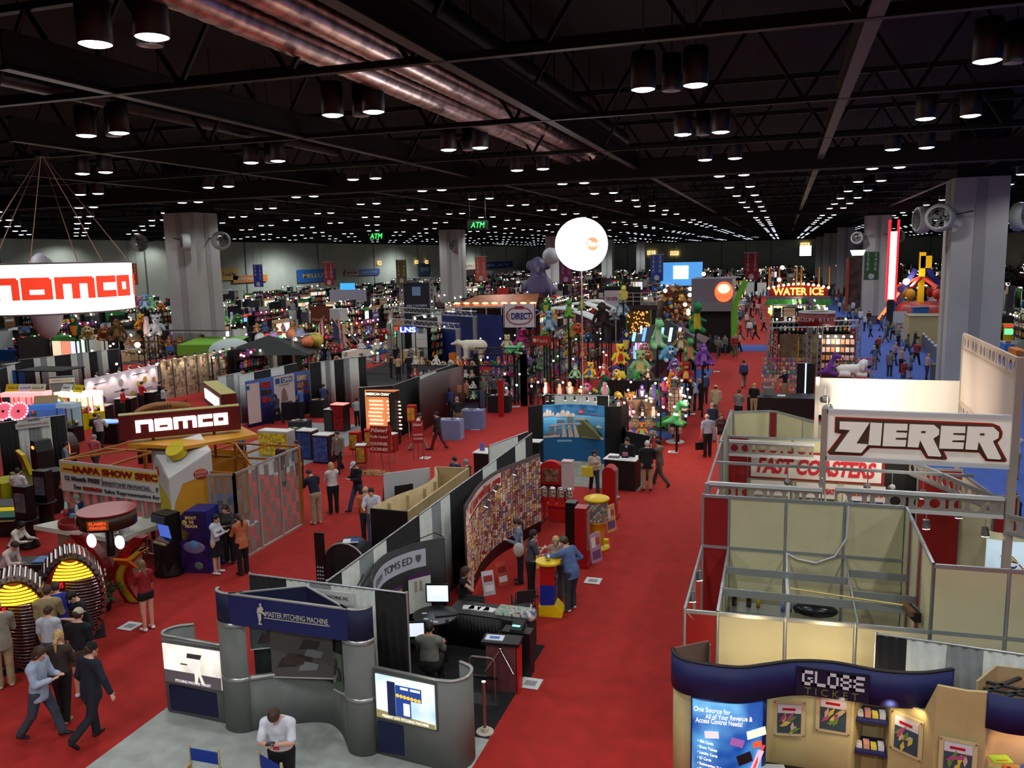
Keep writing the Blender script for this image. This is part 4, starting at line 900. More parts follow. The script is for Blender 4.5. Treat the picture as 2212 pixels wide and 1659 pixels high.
# turnstile booth
t=thing('popup_display','curved black pop-up display with a white arched name panel and shield','display',(0,0,0))
PP=smooth([(-7.35,13.55),(-7.62,14.1),(-7.78,14.9),(-7.6,15.6),(-7.25,16.05),(-6.98,16.3)],5)
MB().wall(PP,0,2.4,.05,0,True).build('curved_wall',BLACK,t)
S=Surf(PP,.035);mb=MB()
for i in range(14):S.rect(mb,.08+i*.055,.08+(i+1)*.055,1.85,2.25,0,0)
mb.build('name_panel',mat((205,208,222),.5),t)
mb=MB();S.rect(mb,.7,.88,.85,1.62,0,0,3);mb.build('poster',mat((222,228,220),.5),t)
mb=MB();S.rect(mb,.7,.88,1.62,1.7,0,.002,3);mb.build('poster_heading',mat((90,40,100),.5),t)
mb=MB()
for k in range(2):S.rect(mb,.75+k*.04,.775+k*.04,1.3,1.55,0,.004)
mb.build('poster_picture',mat((180,165,140),.5),t)
mb=MB();S.rect(mb,.5,.64,.85,1.5,0,0,3);S.rect(mb,.5,.64,1.5,1.58,1,.002,3)
for k in range(4):S.rect(mb,.52+k*.03,.53+k*.03,1.1,1.4,2,.004)
mb.build('poster',[mat((170,150,80),.5),mat((90,40,100),.5),mat((60,44,30),.5)],t)
mb=MB();S.rect(mb,.3,.44,.85,1.5,0,0,3);mb.build('poster',mat((220,222,220),.5),t)
ctext(S,'TOMSED',.44,.74,2.05,.17,mat((60,64,70),.5),t);ctext(S,'EDAM',.24,.4,2.04,.15,mat((120,130,135),.5),t)
p=S(.79,2.06,.02);o=MB().prism([(-.06,.08),(.06,.08),(.06,-.01),(0,-.09),(-.06,-.01)],-.005,0).build('shield_emblem',mat((90,96,100),.5),t);o.location=p;o.rotation_euler=(0,0,S.ang(.79))
mb=MB()
for a,b in(((-7.7,13.9,2.4),(-7.95,13.2,1.6)),((-7.95,13.2,1.6),(-7.75,14.3,2.3)),((-7.4,13.5,2.35),(-7.9,13.4,2.0)),((-7.0,16.3,2.42),(-7.3,16.5,2.42)),((-7.3,16.5,2.42),(-7.7,15.4,2.42))):mb.cyl(a,b,.012,None,5)
mb.build('folding_frame',BLACK,t)
t=thing('round_table','round black table with a computer in front of the curved black display','table',(-6.85,15.35,0));MB().cyl((0,0,1.0),(0,0,1.03),.48,None,28).build('tabletop',mat((34,32,34),.35),t)
MB().cyl((0,0,.05),(0,0,1.0),.04).build('pole',BLACK,t);MB().cyl((0,0,0),(0,0,.05),.26,None,20).build('base',BLACK,t)
def monitor(loc,rz,lab,w_=.42,h=.3,tilt=0,glowc=(215,225,240),cat='monitor',pr_=True):
 t=thing('computer_monitor',lab,cat,loc,rz)
 bx(-w_/2-.03,w_/2+.03,-.02,.03,.1,.16+h).build('screen_frame',BLACK,t);bx(-w_/2,w_/2,-.028,-.02,.13,.13+h).build('screen',glow(glowc,1.0,'screen_glow'),t)
 MB().cyl((0,.01,0),(0,.01,.12),.025).cyl((0,.01,0),(0,.01,.015),.12,None,14).build('stand',BLACK,t);return t
t=monitor((-6.95,15.75,1.03),.25,'black computer monitor with white page on the round black table',.46,.36)
bx(-.18,.2,-.032,-.028,.3,.45).build('window_picture',glow((240,235,235),1.0,'page_glow'),t)
monitor((-6.95,14.55,.78),.35,'second computer screen beside the seated man in the grey shirt',.36,.28)
solo(bx(-.24,.24,-.08,.08,0,.025),'keyboard',BLACK,'black keyboard lying on the round black table','keyboard',(-6.62,15.4,1.03),.5)
solo(MB().ball((0,0,.02),(.035,.055,.02),0,8),'computer_mouse',mat((60,60,64),.4),'computer mouse near the rim of the round black table','mouse',(-6.5,15.15,1.03))
for i,(x,y,a)in enumerate(((-6.95,15.1,.2),(-6.83,15.0,.8),(-6.7,15.02,0),(-7.1,15.35,.4))):solo(MB().cbox((0,0,.003),(.1,.06,.006)),'paper_card',mat((215,225,230),.5),'small white card on the round black table','card',(x,y,1.03),a,'white cards on the round black table')
t=thing('draped_table','long black draped table with papers and bins by the seated woman','table',(-5.95,16.42,0),-.03);bx(-.95,.95,-.36,.3,.74,.78).build('tabletop',BLACK,t)
mb=MB();drape(mb,(-.95,-.38),(.95,-.38),.02,.76,0,.015,.08);mb.build('table_skirt',BLACK,t);bx(-.93,.93,-.34,.28,0.02,.74).build('table_cover',mat((20,20,22),.8),t)
for i,(x,a)in enumerate(((-6.5,.2),(-6.35,-.1),(-6.15,.3),(-6.0,-.2))):solo(MB().cbox((0,0,.01),(.26,.2,.02)),'paper_sheet',mat((230,232,235),.6),'stack of white papers on the long black table','papers',(x,16.4,.78),a,'white papers on the long black table')
for i in range(4):
 for j in range(2):
  tt=thing('sample_bin','white plastic bin of samples on the long black table','bin',(-5.72+i*.2,16.3+j*.22,.78),-.03,'white sample bins in a grid');MB().box(-.09,.09,-.1,.1,0,.01).box(-.09,-.08,-.1,.1,0,.07).box(.08,.09,-.1,.1,0,.07).box(-.09,.09,-.1,-.09,0,.07).box(-.09,.09,.09,.1,0,.07).build('tray',mat((214,224,212),.5),tt)
  mb=MB();rnd=random.Random(i*3+j)
  for k in range(5):mb.ball((rnd.uniform(-.05,.05),rnd.uniform(-.06,.06),.03),.022,0,6)
  mb.build('samples',mat(((60,160,80),(120,190,130),(170,60,50),(90,110,160))[(i+j)%4],.5),tt)
solo(MB().ball((0,0,.1),(.12,.2,.14),0,12).tube([(0,-.1,.2),(0,0,.34),(0,.1,.2)],.012,5,1),'tote_bag',[mat((40,60,150),.7,noise=.5,scale=9,col2=(230,225,220)),WHITE],'blue and white bag slumped at the end of the long black table','bag',(-4.98,16.2,.78))
t=thing('turnstile','waist high turnstile with red sides and steel tripod arms','turnstile',(-5.1,14.6,0),.1)
bx(-.3,.3,-.14,.14,0,1.0).build('cabinet',mat((120,70,74),.3,.3),t);bx(-.38,.38,-.2,.2,1.0,1.06).build('worktop',BLACK,t);bx(.32,.36,-.16,.16,0,1.0).build('side_panel',RED,t)
for a in(-.6,.6):MB().cyl((0,-.18,.92),(sin(a)*.5,-.32,.92-cos(a)*.5),.018).build('tripod_arm',CHROME,t)
MB().ball((0,-.18,.93),.04,0,10).build('hub',CHROME,t)
t=thing('ticket_reader','black ticket reader box with a lit green display on a second turnstile','ticket reader',(-5.0,15.3,0));bx(-.3,.3,-.15,.15,0,.95).build('cabinet',BLACK,t);MB().prism([(-.16,0),(.16,0),(.16,.16),(-.16,.06)],-.12,.12,'YZ',0,Matrix.Translation((0,0,.95))).build('reader_head',DARK,t)
bx(-.08,.08,-.12,-.06,1.06,1.075).build('display',glow((140,220,210),1.2,'display_glow'),t)
solo(MB().cbox((0,0,.006),(.36,.22,.012)).box(-.1,.1,-.06,.05,.012,.014,1),'brochure',[mat((225,230,238),.5),mat((60,110,190),.5)],'white and blue brochures lying on the turnstile top','brochure',(-5.25,14.6,1.06),.1)
t=thing('guard_rail','bent steel guard rail on a black plate before the turnstile','rail',(-5.35,14.1,0),.05)
pts=[(-.25,0,.02),(-.25,0,.8)]+[(-.25+.08*(1-cos(a)),0,.8+.08*sin(a))for a in(.5,1.0,1.57)]+[(.17,0,.88)]+[(.25-.08*(1-sin(a)),0,.8+.08*cos(a))for a in(.5,1.0,1.57)]+[(.25,0,.02)]
MB().tube(pts,.025,8).build('rail_tube',mat((150,130,125),.3,.8),t);bx(-.3,.3,-.02,.02,.45,.5).build('crossbar',BLACK,t);bx(-.35,.35,-.2,.2,0,.02).build('base',DARK,t)
t=thing('stanchion_post','short copper coloured post standing at the edge of the grey carpet','post',(-4.93,13.05,0));MB().cyl((0,0,.02),(0,0,.96),.03).build('post_tube',mat((170,110,100),.3,.6),t);MB().cyl((0,0,.96),(0,0,.99),.04).build('cap',CHROME,t);MB().cyl((0,0,0),(0,0,.03),.16,None,16).cyl((0,0,.03),(0,0,.1),.07).build('base',mat((200,195,175),.5),t)
def chair(loc,rz,lab,col=(20,20,22),frame=None,group=None,sc_=None):
 t=thing('stacking_chair',lab,'chair',loc,rz,group,sc_);fr=frame or CHROME;m=mat(col,.6)
 bx(-.22,.22,-.22,.2,.44,.48).build('seat',m,t);bx(-.2,.2,.2,.23,.58,.88).build('backrest',m,t)
 for x in(-.23,.23):
  MB().tube([(x,-.2,0),(x,-.2,.46)],.012,6).build('leg',fr,t);MB().tube([(x,.22,0),(x,.22,.86)],.012,6).build('leg',fr,t)
  MB().tube([(x,-.2,.46),(x,-.2,.64),(x,.2,.64)],.012,6).build('armrest',fr,t)
 return t
chair((-5.3,15.6,0),.05,'black fabric chair with silver frame behind the turnstile')
chair((-5.6,17.6,0),-2.6,'black chair with thin frame near the seated woman',frame=DARK)
# vending picture wall
t=thing('popup_display','curved wall crowded with vending product pictures and a red web address','display',(0,0,0))
VP=smooth([(-7.28,18.3),(-7.45,19.2),(-7.62,20.3),(-7.62,21.6),(-7.35,22.8),(-7.02,24.0)],6)
MB().wall(VP,0,2.5,.05,0,True).build('curved_wall',mat((60,34,34),.6),t)
S=Surf(VP,.03);mb=MB();rnd=random.Random(11);n=0
cc=[(214,186,176),(226,200,180),(200,160,150),(232,214,196),(170,110,110),(190,140,90),(150,60,60),(120,110,150),(225,190,110)]
u=.0
while u<.985:
 du=rnd.choice((.018,.024,.03));z=.35 if u>.12 else.3;top=1.98 if u<.62 and u>.05 else 2.42
 if u<.05:top=2.4
 while z<top-.05:
  dz=min(rnd.choice((.07,.12,.17)),top-z-.01);S.rect(mb,u+.002,u+du-.002,z+.01,z+dz-.005,rnd.randrange(9),.002);z+=dz
  if rnd.random()<.5:S.rect(mb,u+.006,u+du-.006,z-dz*.7,z-dz*.3,rnd.randrange(9),.004)
 u+=du
mb.build('product_pictures',[mat(c,.5)for c in cc],t)
mb=MB();S.rect(mb,.06,.62,2.04,2.42,0,.004,12);mb.build('name_panel',mat((236,214,205),.5),t)
ctext(S,'allstarvending.com',.08,.6,2.25,.24,mat((190,30,30),.5),t,.03,bold=.012)
mb=MB();S.rect(mb,.08,.6,2.09,2.11,0,.012,12);mb.build('underline',mat((190,40,36),.5),t)
for uu,z in((.05,1.9),(.3,2.5),(.62,2.5)):
 p=S(uu,2.5,.5);spotlamp(p,S(uu,1.4,0),'black arm lamp reaching over the curved wall of product pictures',.05,8,.06,'arm lamps over the product picture wall')
spot('booth_spot_light',(-6.2,18.0,2.5),(-7.4,19.0,1.4),60,(1,.8,.6),60,.8,.06)
for i,(x,y,a,c)in enumerate(((-6.75,19.6,.9,(200,80,60)),(-6.3,20.9,.9,(220,180,60)),(-6.4,21.6,1.2,(180,150,140)),(-6.9,18.9,.7,(190,190,200)))):
 tt=thing('sign_board','small %s leaning against the product picture wall'%('red price board','yellow and red price board','pale price board','white price board')[i],'sign',(x,y,0),a);M=Matrix.Rotation(-.3,4,'X')
 MB().box(-.16,.16,-.01,.01,0,.62,0,M).build('board',mat(c,.5),tt);MB().box(-.12,.12,-.02,-.01,.1,.25,0,M).box(-.12,.12,-.02,-.01,.35,.5,1,M).build('board_print',[WHITE,mat((150,40,40),.5)],tt)
t=thing('wooden_enclosure','open topped pale wood enclosure with a wavy side behind the island curtain','enclosure',(0,0,0))
WV=smooth([(-10.2,18.97),(-10.05,20.2),(-9.75,21.3),(-9.8,22.4),(-10.25,23.4)],6)
MB().wall(WV,0,2.03,.06,0,True).build('wavy_wall',WOOD,t);MB().wall([(-9.13,18.95),(-9.2,23.58)],0,2.03,.06).build('straight_wall',WOOD,t)
MB().wall([(-10.2,18.96),(-9.13,18.94)],0,2.03,.06).build('end_wall',BLACK,t);MB().wall([(-10.25,23.45),(-9.2,23.55)],0,2.03,.06).build('end_wall',WOOD,t)
mb=MB()
for i in range(6):p=WV[i*4];mb.box(p[0]+.04,p[0]+.1,p[1]-.02,p[1]+.03,0,1.95)
mb.build('stud',WOOD,t)
t=thing('arched_cabinet','black arched cabinet with silver rim standing by the side aisle','cabinet',(-10.5,18.3,0),.0)
ar=[(-.62,0)]+[(-.62*cos(a),.75+.62*sin(a))for a in[pi*i/14 for i in range(15)]]+[(.62,0)]
MB().prism(ar,-.3,.3,'XZ',0).build('cabinet_body',mat((30,30,32),.5),t)
mb=MB();r1=ar[1:-1];mb.tube([(x,-.3,z)for x,z in ar],.025,6);mb.build('rim',RIM,t);MB().prism([(x*.7,z*.75)for x,z in ar],-.31,-.3).build('dark_opening',mat((8,8,8),.8),t)
solo(MB().box(-.2,.2,-.15,.15,0,.02).cbox((.1,0,.03),(.2,.2,.02),1),'brochure',[mat((225,225,230),.5),mat((40,70,160),.5)],'papers and a blue folder on top of the black arched cabinet','brochure',(-10.4,18.2,1.37),.4)
t=thing('score_panel','slim black panel with rows of round white numbers beside the arched cabinet','panel',(-10.95,17.6,0));bx(-.13,.13,-.03,.03,0,1.75).build('panel_board',BLACK,t);mb=MB()
for i in range(5):
 for j in range(3):mb.cyl((-.07+.07*j,-.03,.45+i*.1),(-.07+.07*j,-.04,.45+i*.1),.022,None,8)
mb.build('number_dots',mat((170,200,220),.4),t)
t=thing('picture_board','white board with a dark laptop in front of it beyond the wooden enclosure','board',(-11.0,22.9,0),.75);bx(-.75,.75,-.02,.02,.9,2.0).build('board',mat((205,208,212),.5),t);bx(-.04,.04,-.02,.02,0,.9).build('leg',ALU,t)
t=thing('laptop','open dark laptop standing before the white board','laptop',(-10.75,22.3,1.25),.8);bx(-.3,.3,-.2,.2,0,.02).build('laptop_base',DARK,t);MB().box(-.3,.3,.2,.22,.02,.42).build('screen',BLACK,t)
t=thing('pedestal','black pedestal carrying the open laptop','pedestal',(-10.75,22.3,0));bx(-.3,.3,-.22,.22,0,1.25).build('pedestal_body',BLACK,t)
def counter(loc,rz,w_,d,h,lab,top=WHITE,body=BLACK,name='draped_counter'):
 t=thing(name,lab,'counter',loc,rz);bx(-w_/2,w_/2,-d/2,d/2,0,h-.03).build('counter_body',body,t);bx(-w_/2-.04,w_/2+.04,-d/2-.04,d/2+.04,h-.03,h).build('worktop',top,t);return t
counter((-10.55,29.5,0),-.05,1.15,.8,1.12,'black draped counter with white top across the side aisle corner')
counter((-5.45,29.5,0),-.1,1.15,.8,1.15,'black draped counter with white top in front of the water park mural')
solo(bx(-.1,.1,-.02,.02,0,.3),'leaflet_holder',mat((120,110,190),.4),'purple leaflet holder on the corner counter','leaflet holder',(-10.9,29.45,1.12))
solo(bx(-.12,.12,-.06,.06,0,.06).box(-.1,.1,0,.02,.06,.2,1),'card_holder',[BLACK,mat((190,120,150),.5)],'small card holder with a pink card on the mural counter','card holder',(-5.35,29.45,1.15))
solo(bx(-.2,.2,-.12,.12,0,.03),'brochure',mat((70,72,76),.5),'grey brochure pack on the mural counter','brochure',(-5.75,29.4,1.15))
chair((-10.3,31.2,0),.1,'black chair with chrome legs between the counter and the mural',sc_=1.15)
chair((-9.85,30.5,0),.4,'black chair pushed behind the corner counter',sc_=1.1)
counter((-9.4,31.5,0),0,.5,.5,1.15,'narrow round topped black pedestal next to the mural edge',WHITE,BLACK,'pedestal')
drape_line('pipe_and_drape','black and white low curtain between the counter and the mural stand',(-9.75,27.0),(-9.1,29.6),[(1,0),(.4,1)],1.9)
t=thing('popup_display','big curved mural of a seaside water slide park under blue sky','display',(0,0,0))
MPATH=smooth([(-9.32,32.45),(-8.7,32.85),(-8.0,33.0),(-7.3,32.95),(-6.75,32.7)],6)
MB().wall(MPATH,0,2.42,.06,0,True).build('curved_wall',mat((60,140,190),.5,noise=.3,scale=.5,name='mural_blue'),t)
MB().wall([(-9.75,31.9),(-9.55,32.2),(-9.32,32.44)],0,2.45,.06).build('end_curve',BLACK,t);MB().wall([(-6.75,32.7),(-6.5,32.5),(-6.1,32.7),(-5.9,33.2)],0,2.45,.06).build('end_curve',BLACK,t)
S=Surf(MPATH,.04);mb=MB()
S.rect(mb,0,1,.02,1.02,0,0,16)
S.rect(mb,0,1,1.98,2.4,7,0,16)
for a,b,z,h in((.0,.18,1.95,.32),(.2,.5,1.9,.3),(.84,.95,1.5,.14)):
 for k in range(4):u0=a+(b-a)*k/4;hh=h*(.6,1,.85,.5)[k];S.dec(mb,[(u0,z),(u0+(b-a)/4,z),(u0+(b-a)/4.2,z+hh*.8),(u0+(b-a)/8,z+hh),(u0+.005,z+hh*.7)],1,.004)
S.dec(mb,[(.5,1.3),(.6,1.78),(.68,1.8),(.76,1.6),(.86,1.35),(.95,1.18),(.95,1.02),(.6,1.02)],2,.004)
for k in range(9):u0=.7+k*.025;z=1.6-k*.045;S.dec(mb,[(u0,z-.14),(u0+.035,z-.14),(u0+.045,z),(u0+.02,z+.08),(u0-.005,z)],3,.008)
S.dec(mb,[(.58,1.02),(.94,1.02),(.9,1.16),(.68,1.3)],8,.007)
for u0 in(.3,.39,.47):S.dec(mb,[(u0,1.55),(u0+.035,1.55),(u0+.13*(u0-.1)+.05,1.04),(u0+.16*(u0-.2)-.02,1.02)],4,.012)
for u0,u1,z0,z1,m in((.1,.25,1.52,1.58,4),(.2,.6,1.58,1.63,4),(.38,.47,1.6,1.9,5),(.39,.46,1.9,1.97,4),(.5,.66,1.78,1.86,4),(.5,.66,1.74,1.78,5),(.22,.34,1.68,1.78,5),(.12,.16,1.1,1.5,5),(.18,.2,1.1,1.5,4),(.24,.27,1.1,1.5,5),(0,.26,1.05,1.15,4),(.04,.24,1.2,1.3,5),(.76,.98,1.02,1.14,4),(.8,.92,1.14,1.2,5),(.2,.46,1.4,1.45,6)):S.rect(mb,u0,u1,z0,z1,m,.015,2)
S.rect(mb,.22,.45,.84,.92,6,.006,3)
mb.build('mural_picture',[mat((18,96,150),.5),mat((222,210,205),.5),mat((92,98,64),.5),mat((38,60,40),.5),mat((206,186,178),.5),mat((120,130,140),.5),mat((130,180,200),.5),mat((52,120,182),.5),mat((120,112,60),.5)],t)
u=.6;p=S(u,2.12,.02);o=MB().cyl((0,-.01,0),(0,0,0),.1,None,20).build('logo_disc',mat((215,40,40),.5),t);o.location=p;text('Rw',WHITE,t,(p[0],p[1]-.02,p[2]),size=.12,ext=.003)
p=S(.78,2.16,.02);text('WATERPARK DESIGN',mat((30,60,80),.5),t,p,(pi/2,0,S.ang(.78)),.1,.003,width=.72,height=.07);p=S(.8,2.03,.02);text('aquatic engineering',mat((200,60,70),.5),t,p,(pi/2,0,S.ang(.8)),.1,.003,width=.55,height=.05)
for i,u in enumerate((.03,.12,.35,.52,.75,.93)):
 p=S(u,2.75,.35);spotlamp(p,S(u,1.5,0),'small bright lamp clipped over the water park mural',.1,12,.06,'lamps over the water park mural')
drape_line('pipe_and_drape','white curtain standing behind the water park mural',(-9.6,34.0),(-6.9,34.1),[(.4,1),(1.9,0),(.5,1)],2.6)
t=thing('folding_screen','black folding screen framing the suited men at the mural stand','screen',(0,0,0));MB().wall([(-6.1,33.2),(-5.8,32.4),(-4.75,31.9),(-4.75,30.6)],[0]*4,[1.7,1.5,1.45,1.4],.05).build('screen_panel',BLACK,t)
# machines along the aisle
def head_of(px,py,h):return G(px,py,h)
t=thing('gumball_machine','giant yellow gumball machine filled with coloured balls','gumball machine',(-5.0,22.95,0),0,None)
MB().lathe([(0,0),(.36,0),(.38,.05),(.36,.1),(.22,.13)],n=24).build('base',YELLOW,t);MB().lathe([(.22,.1),(.2,.45),(.24,.78),(.3,.84),(0,.84)],n=24).build('pedestal',mat((220,150,20),.4),t)
MB().lathe([(.33,.84),(.33,1.48)],n=24).build('glass',mat((240,240,240),.05,alpha=.15,name='clear_plastic'),t);MB().lathe([(0,1.62),(.2,1.6),(.36,1.54),(.38,1.5),(.34,1.46)],n=24).build('lid',YELLOW,t)
rnd=random.Random(5);mb=MB();ball_c=[(190,60,60),(90,110,60),(70,60,90),(200,180,120),(60,50,50),(210,120,60),(180,190,190)]
for k in range(9):
 for j in range(16):a=2*pi*(j+.5*(k%2))/16;mb.ball((.275*cos(a),.275*sin(a),.9+k*.064),.05,rnd.randrange(7),8)
mb.lathe([(0,1.47),(.24,1.45),(.24,.86)],m=4,n=14);mb.build('gumballs',[mat(c,.3)for c in ball_c],t,kind='stuff')
MB().cbox((.3,-.15,.3),(.14,.14,.12)).build('chute',YELLOW,t)
def slim(px,py,h,lab,col,w_=.34,d=.34,rz=0,top=None):
 p=G(px,py);t=thing('vending_kiosk',lab,'vending machine',p,rz);m=mat(col,.35)
 MB().prism([(-w_/2,.12),(w_/2,.12)]+[(w_/2*cos(a),h-w_/2+w_/2*sin(a))for a in[pi*i/8 for i in range(9)]]if top=='round' else[(-w_/2,.12),(w_/2,.12),(w_/2,h),(-w_/2,h)],-d/2,d/2,'YZ' if top=='side' else 'XZ').build('cabinet',m,t)
 bx(-w_/2-.06,w_/2+.06,-d/2-.06,d/2+.06,0,.12).build('base',m,t);bx(w_/2,w_/2+.03,-d*.35,d*.35,.5,h*.93).build('glass_front',mat((150,120,120),.15),t)
 mb=MB()
 for k in range(4):mb.cyl((w_/2+.03,-d*.25,h*.93-k*.1),(w_/2+.05,-d*.25,h*.93-k*.1),.025,None,8)
 mb.build('chrome_trim',CHROME,t);bx(w_/2+.03,w_/2+.1,-.1,.1,.62,.72).build('coin_tray',CHROME,t);return t
slim(1318,1118,1.75,'tall red round topped spiral gumball machine by the mural counter',(170,22,26),.42,.5,0,'round')
slim(1258,1222,1.7,'tall narrow red vending column with a white card on its top',(160,18,24),.32,.4)
slim(1236,1195,1.55,'black slim vending column half hidden by the red one',(14,14,16),.3,.36)
for i,(px,py,c,lab)in enumerate(((1290,1225,(190,150,190),'tilted pink and white price sign on the red vending column'),(1322,1158,(225,190,130),'tilted orange and white price sign beside the giant gumball machine'))):
 p=G(px,py);t=thing('sign_board',lab,'sign',(p.x,p.y,.15),.9);M=Matrix.Rotation(-.12,4,'Y');MB().box(-.18,.18,-.012,.012,0,.85,0,M).build('board',mat(c,.5),t)
 MB().box(-.14,.14,-.02,-.012,.1,.35,0,M).box(-.14,.0,-.02,-.012,.45,.75,1,M).box(.02,.14,-.02,-.012,.5,.7,2,M).build('board_print',[mat((120,90,140),.5),WHITE,mat((200,90,60),.5)],t)
t=thing('vending_kiosk','yellow topped red and blue toy vending machine by the man in the cap','vending machine',G(1192,1325),.1)
MB().prism([(-.28,0),(.28,0),(.3,.12),(.12,.3),(-.28,.26)],-.24,.24).build('base',YELLOW,t);bx(-.24,.1,-.2,.2,.26,.78).build('lower_cabinet',mat((20,44,150),.4),t);bx(-.24,.1,-.2,.2,.78,1.28).build('upper_cabinet',mat((180,24,24),.4),t)
MB().cyl((-.07,0,1.28),(-.07,0,1.33),.3,None,20).build('worktop',YELLOW,t);MB().cyl((.1,0,.95),(.14,0,.95),.1,None,16).build('window',mat((60,60,50),.2),t);MB().ball((-.07,0,1.4),.08,0,10).build('chrome_dome',CHROME,t)
MB().prism([(.05,.24),(.2,.1),(.24,.16),(.1,.3)],-.12,.12).build('coin_slot',BLACK,t)
slim(1212,1282,1.3,'yellow vending column behind the red and blue toy machine',(214,170,16),.34,.36)
p=G(1205,1128)
for i in range(4):
 tt=thing('candy_globe','chrome topped candy globe on the red rack, %s from the picture wall'%('first','second','third','fourth')[i],'candy machine',(p.x-.45+i*.28,p.y,.62));bx(-.1,.1,-.1,.1,0,.22).build('base',RED,tt);MB().cyl((0,0,.22),(0,0,.48),.115,None,14).build('globe',mat((120,90,60),.1,noise=.6,scale=22,col2=(220,210,190)),tt);MB().ball((0,0,.48),(.12,.12,.08),0,12).build('lid',CHROME,tt)
t=thing('machine_rack','red steel rack carrying four candy globes','rack',(p.x,p.y,0));bx(-.6,.6,-.16,.16,.56,.62).build('shelf',RED,t);bx(-.3,.3,-.05,.05,.05,.56).build('panel',RED,t)
for x in(-.45,.45):MB().tube([(x,0,.03),(x,0,.58)],.025).build('leg',RED,t);MB().bar((x,-.35,.02),(x,.35,.02),.05).build('foot',DARK,t)
p=G(1193,1090)
t=thing('vending_kiosk','red arched capsule machine with lit white top panels','vending machine',p,0);arc=[(-.35,.75),(-.35,1.35)]+[(-.35*cos(a),1.35+.22*sin(a))for a in[pi*i/8 for i in range(9)]]+[(.35,1.35),(.35,.75)]
MB().prism(arc,-.12,.12).build('cabinet',RED,t);bx(-.28,.28,-.14,-.12,.85,1.3).build('window',mat((140,100,80),.2,noise=.5,scale=10),t);bx(-.7,-.38,-.16,.16,.6,1.4).build('side_cabinet',RED,t);bx(.38,.75,-.16,.16,.55,1.55).build('side_cabinet',mat((210,190,190),.4),t)
bx(-.7,-.38,-.17,.17,1.4,1.44).build('top_panel',WHITE,t);bx(.38,.75,-.17,.17,1.55,1.6).build('top_panel',mat((225,190,180),.4),t);bx(-.5,.5,-.05,.05,0,.75).build('stand',mat((120,16,18),.5),t)
p=G(1458,955);t=thing('leaflet_tower','tall round tower of leaflets on a white disc base at the aisle edge','leaflet stand',p);MB().cyl((0,0,0),(0,0,.04),.42,None,24).build('base',mat((220,218,210),.4),t);MB().cyl((0,0,.04),(0,0,.35),.04).build('pole',ALU,t)
mb=MB();rnd=random.Random(2)
for k in range(12):
 for j in range(10):a=2*pi*j/10;c=(.3*cos(a),.3*sin(a),.5+k*.17);mb.cbox(c,(.02,.15,.14),rnd.randrange(4),a)
mb.cyl((0,0,.4),(0,0,2.5),.27,None,16,4);mb.build('leaflets',[mat((205,170,150),.5),mat((190,150,140),.5),mat((215,195,170),.5),mat((160,110,100),.5),mat((110,70,70),.5)],t)
for i,px in enumerate((1371,1402)):
 p=G(px,925);t=thing('wicker_stand',('flared woven stand with pointed rim beside the mural','flared woven stand with pointed rim nearer the aisle')[i],'stand',p);MB().lathe([(0,0),(.42,0),(.42,.3),(.2,.34),(.18,.7),(.26,1.1),(.45,1.5),(.42,1.5),(.2,1.05),(0,1.0)],n=16).build('stand_body',mat((190,150,110),.7,noise=.4,scale=10),t)
 mb=MB()
 for j in range(8):a=2*pi*j/8;mb.cyl((.4*cos(a),.4*sin(a),1.4),(.52*cos(a),.52*sin(a),1.85),.07,.005,6)
 mb.build('rim_points',mat((205,165,125),.7),t)
for i,(px,py)in enumerate(((1146,1478),(1281,1256),(281,1354),(919,990),(1029,928),(1115,879),(1454,977),(1493,895),(1548,803),(152,946),(540,962))):
 p=G(px,py);solo(MB().cbox((0,0,.003),(.42,.42,.006)).box(-.12,.12,-.1,.1,.006,.008,1),'floor_sign',[mat((225,228,225),.6),mat((150,152,150),.6)],'square white number sheet on the carpet '+('at the edge of the black carpet','beside the man in the cap','near the red haired girl in shorts','by the souvenir coin signs','by the blue draped tables','at the far end of the side aisle','by the leaflet tower','at the blue carpet corner','beside the black counter far down the aisle','in front of the glass claw cases','behind the yellow scale machine')[i],'sign',(p.x,p.y,.02),.0)
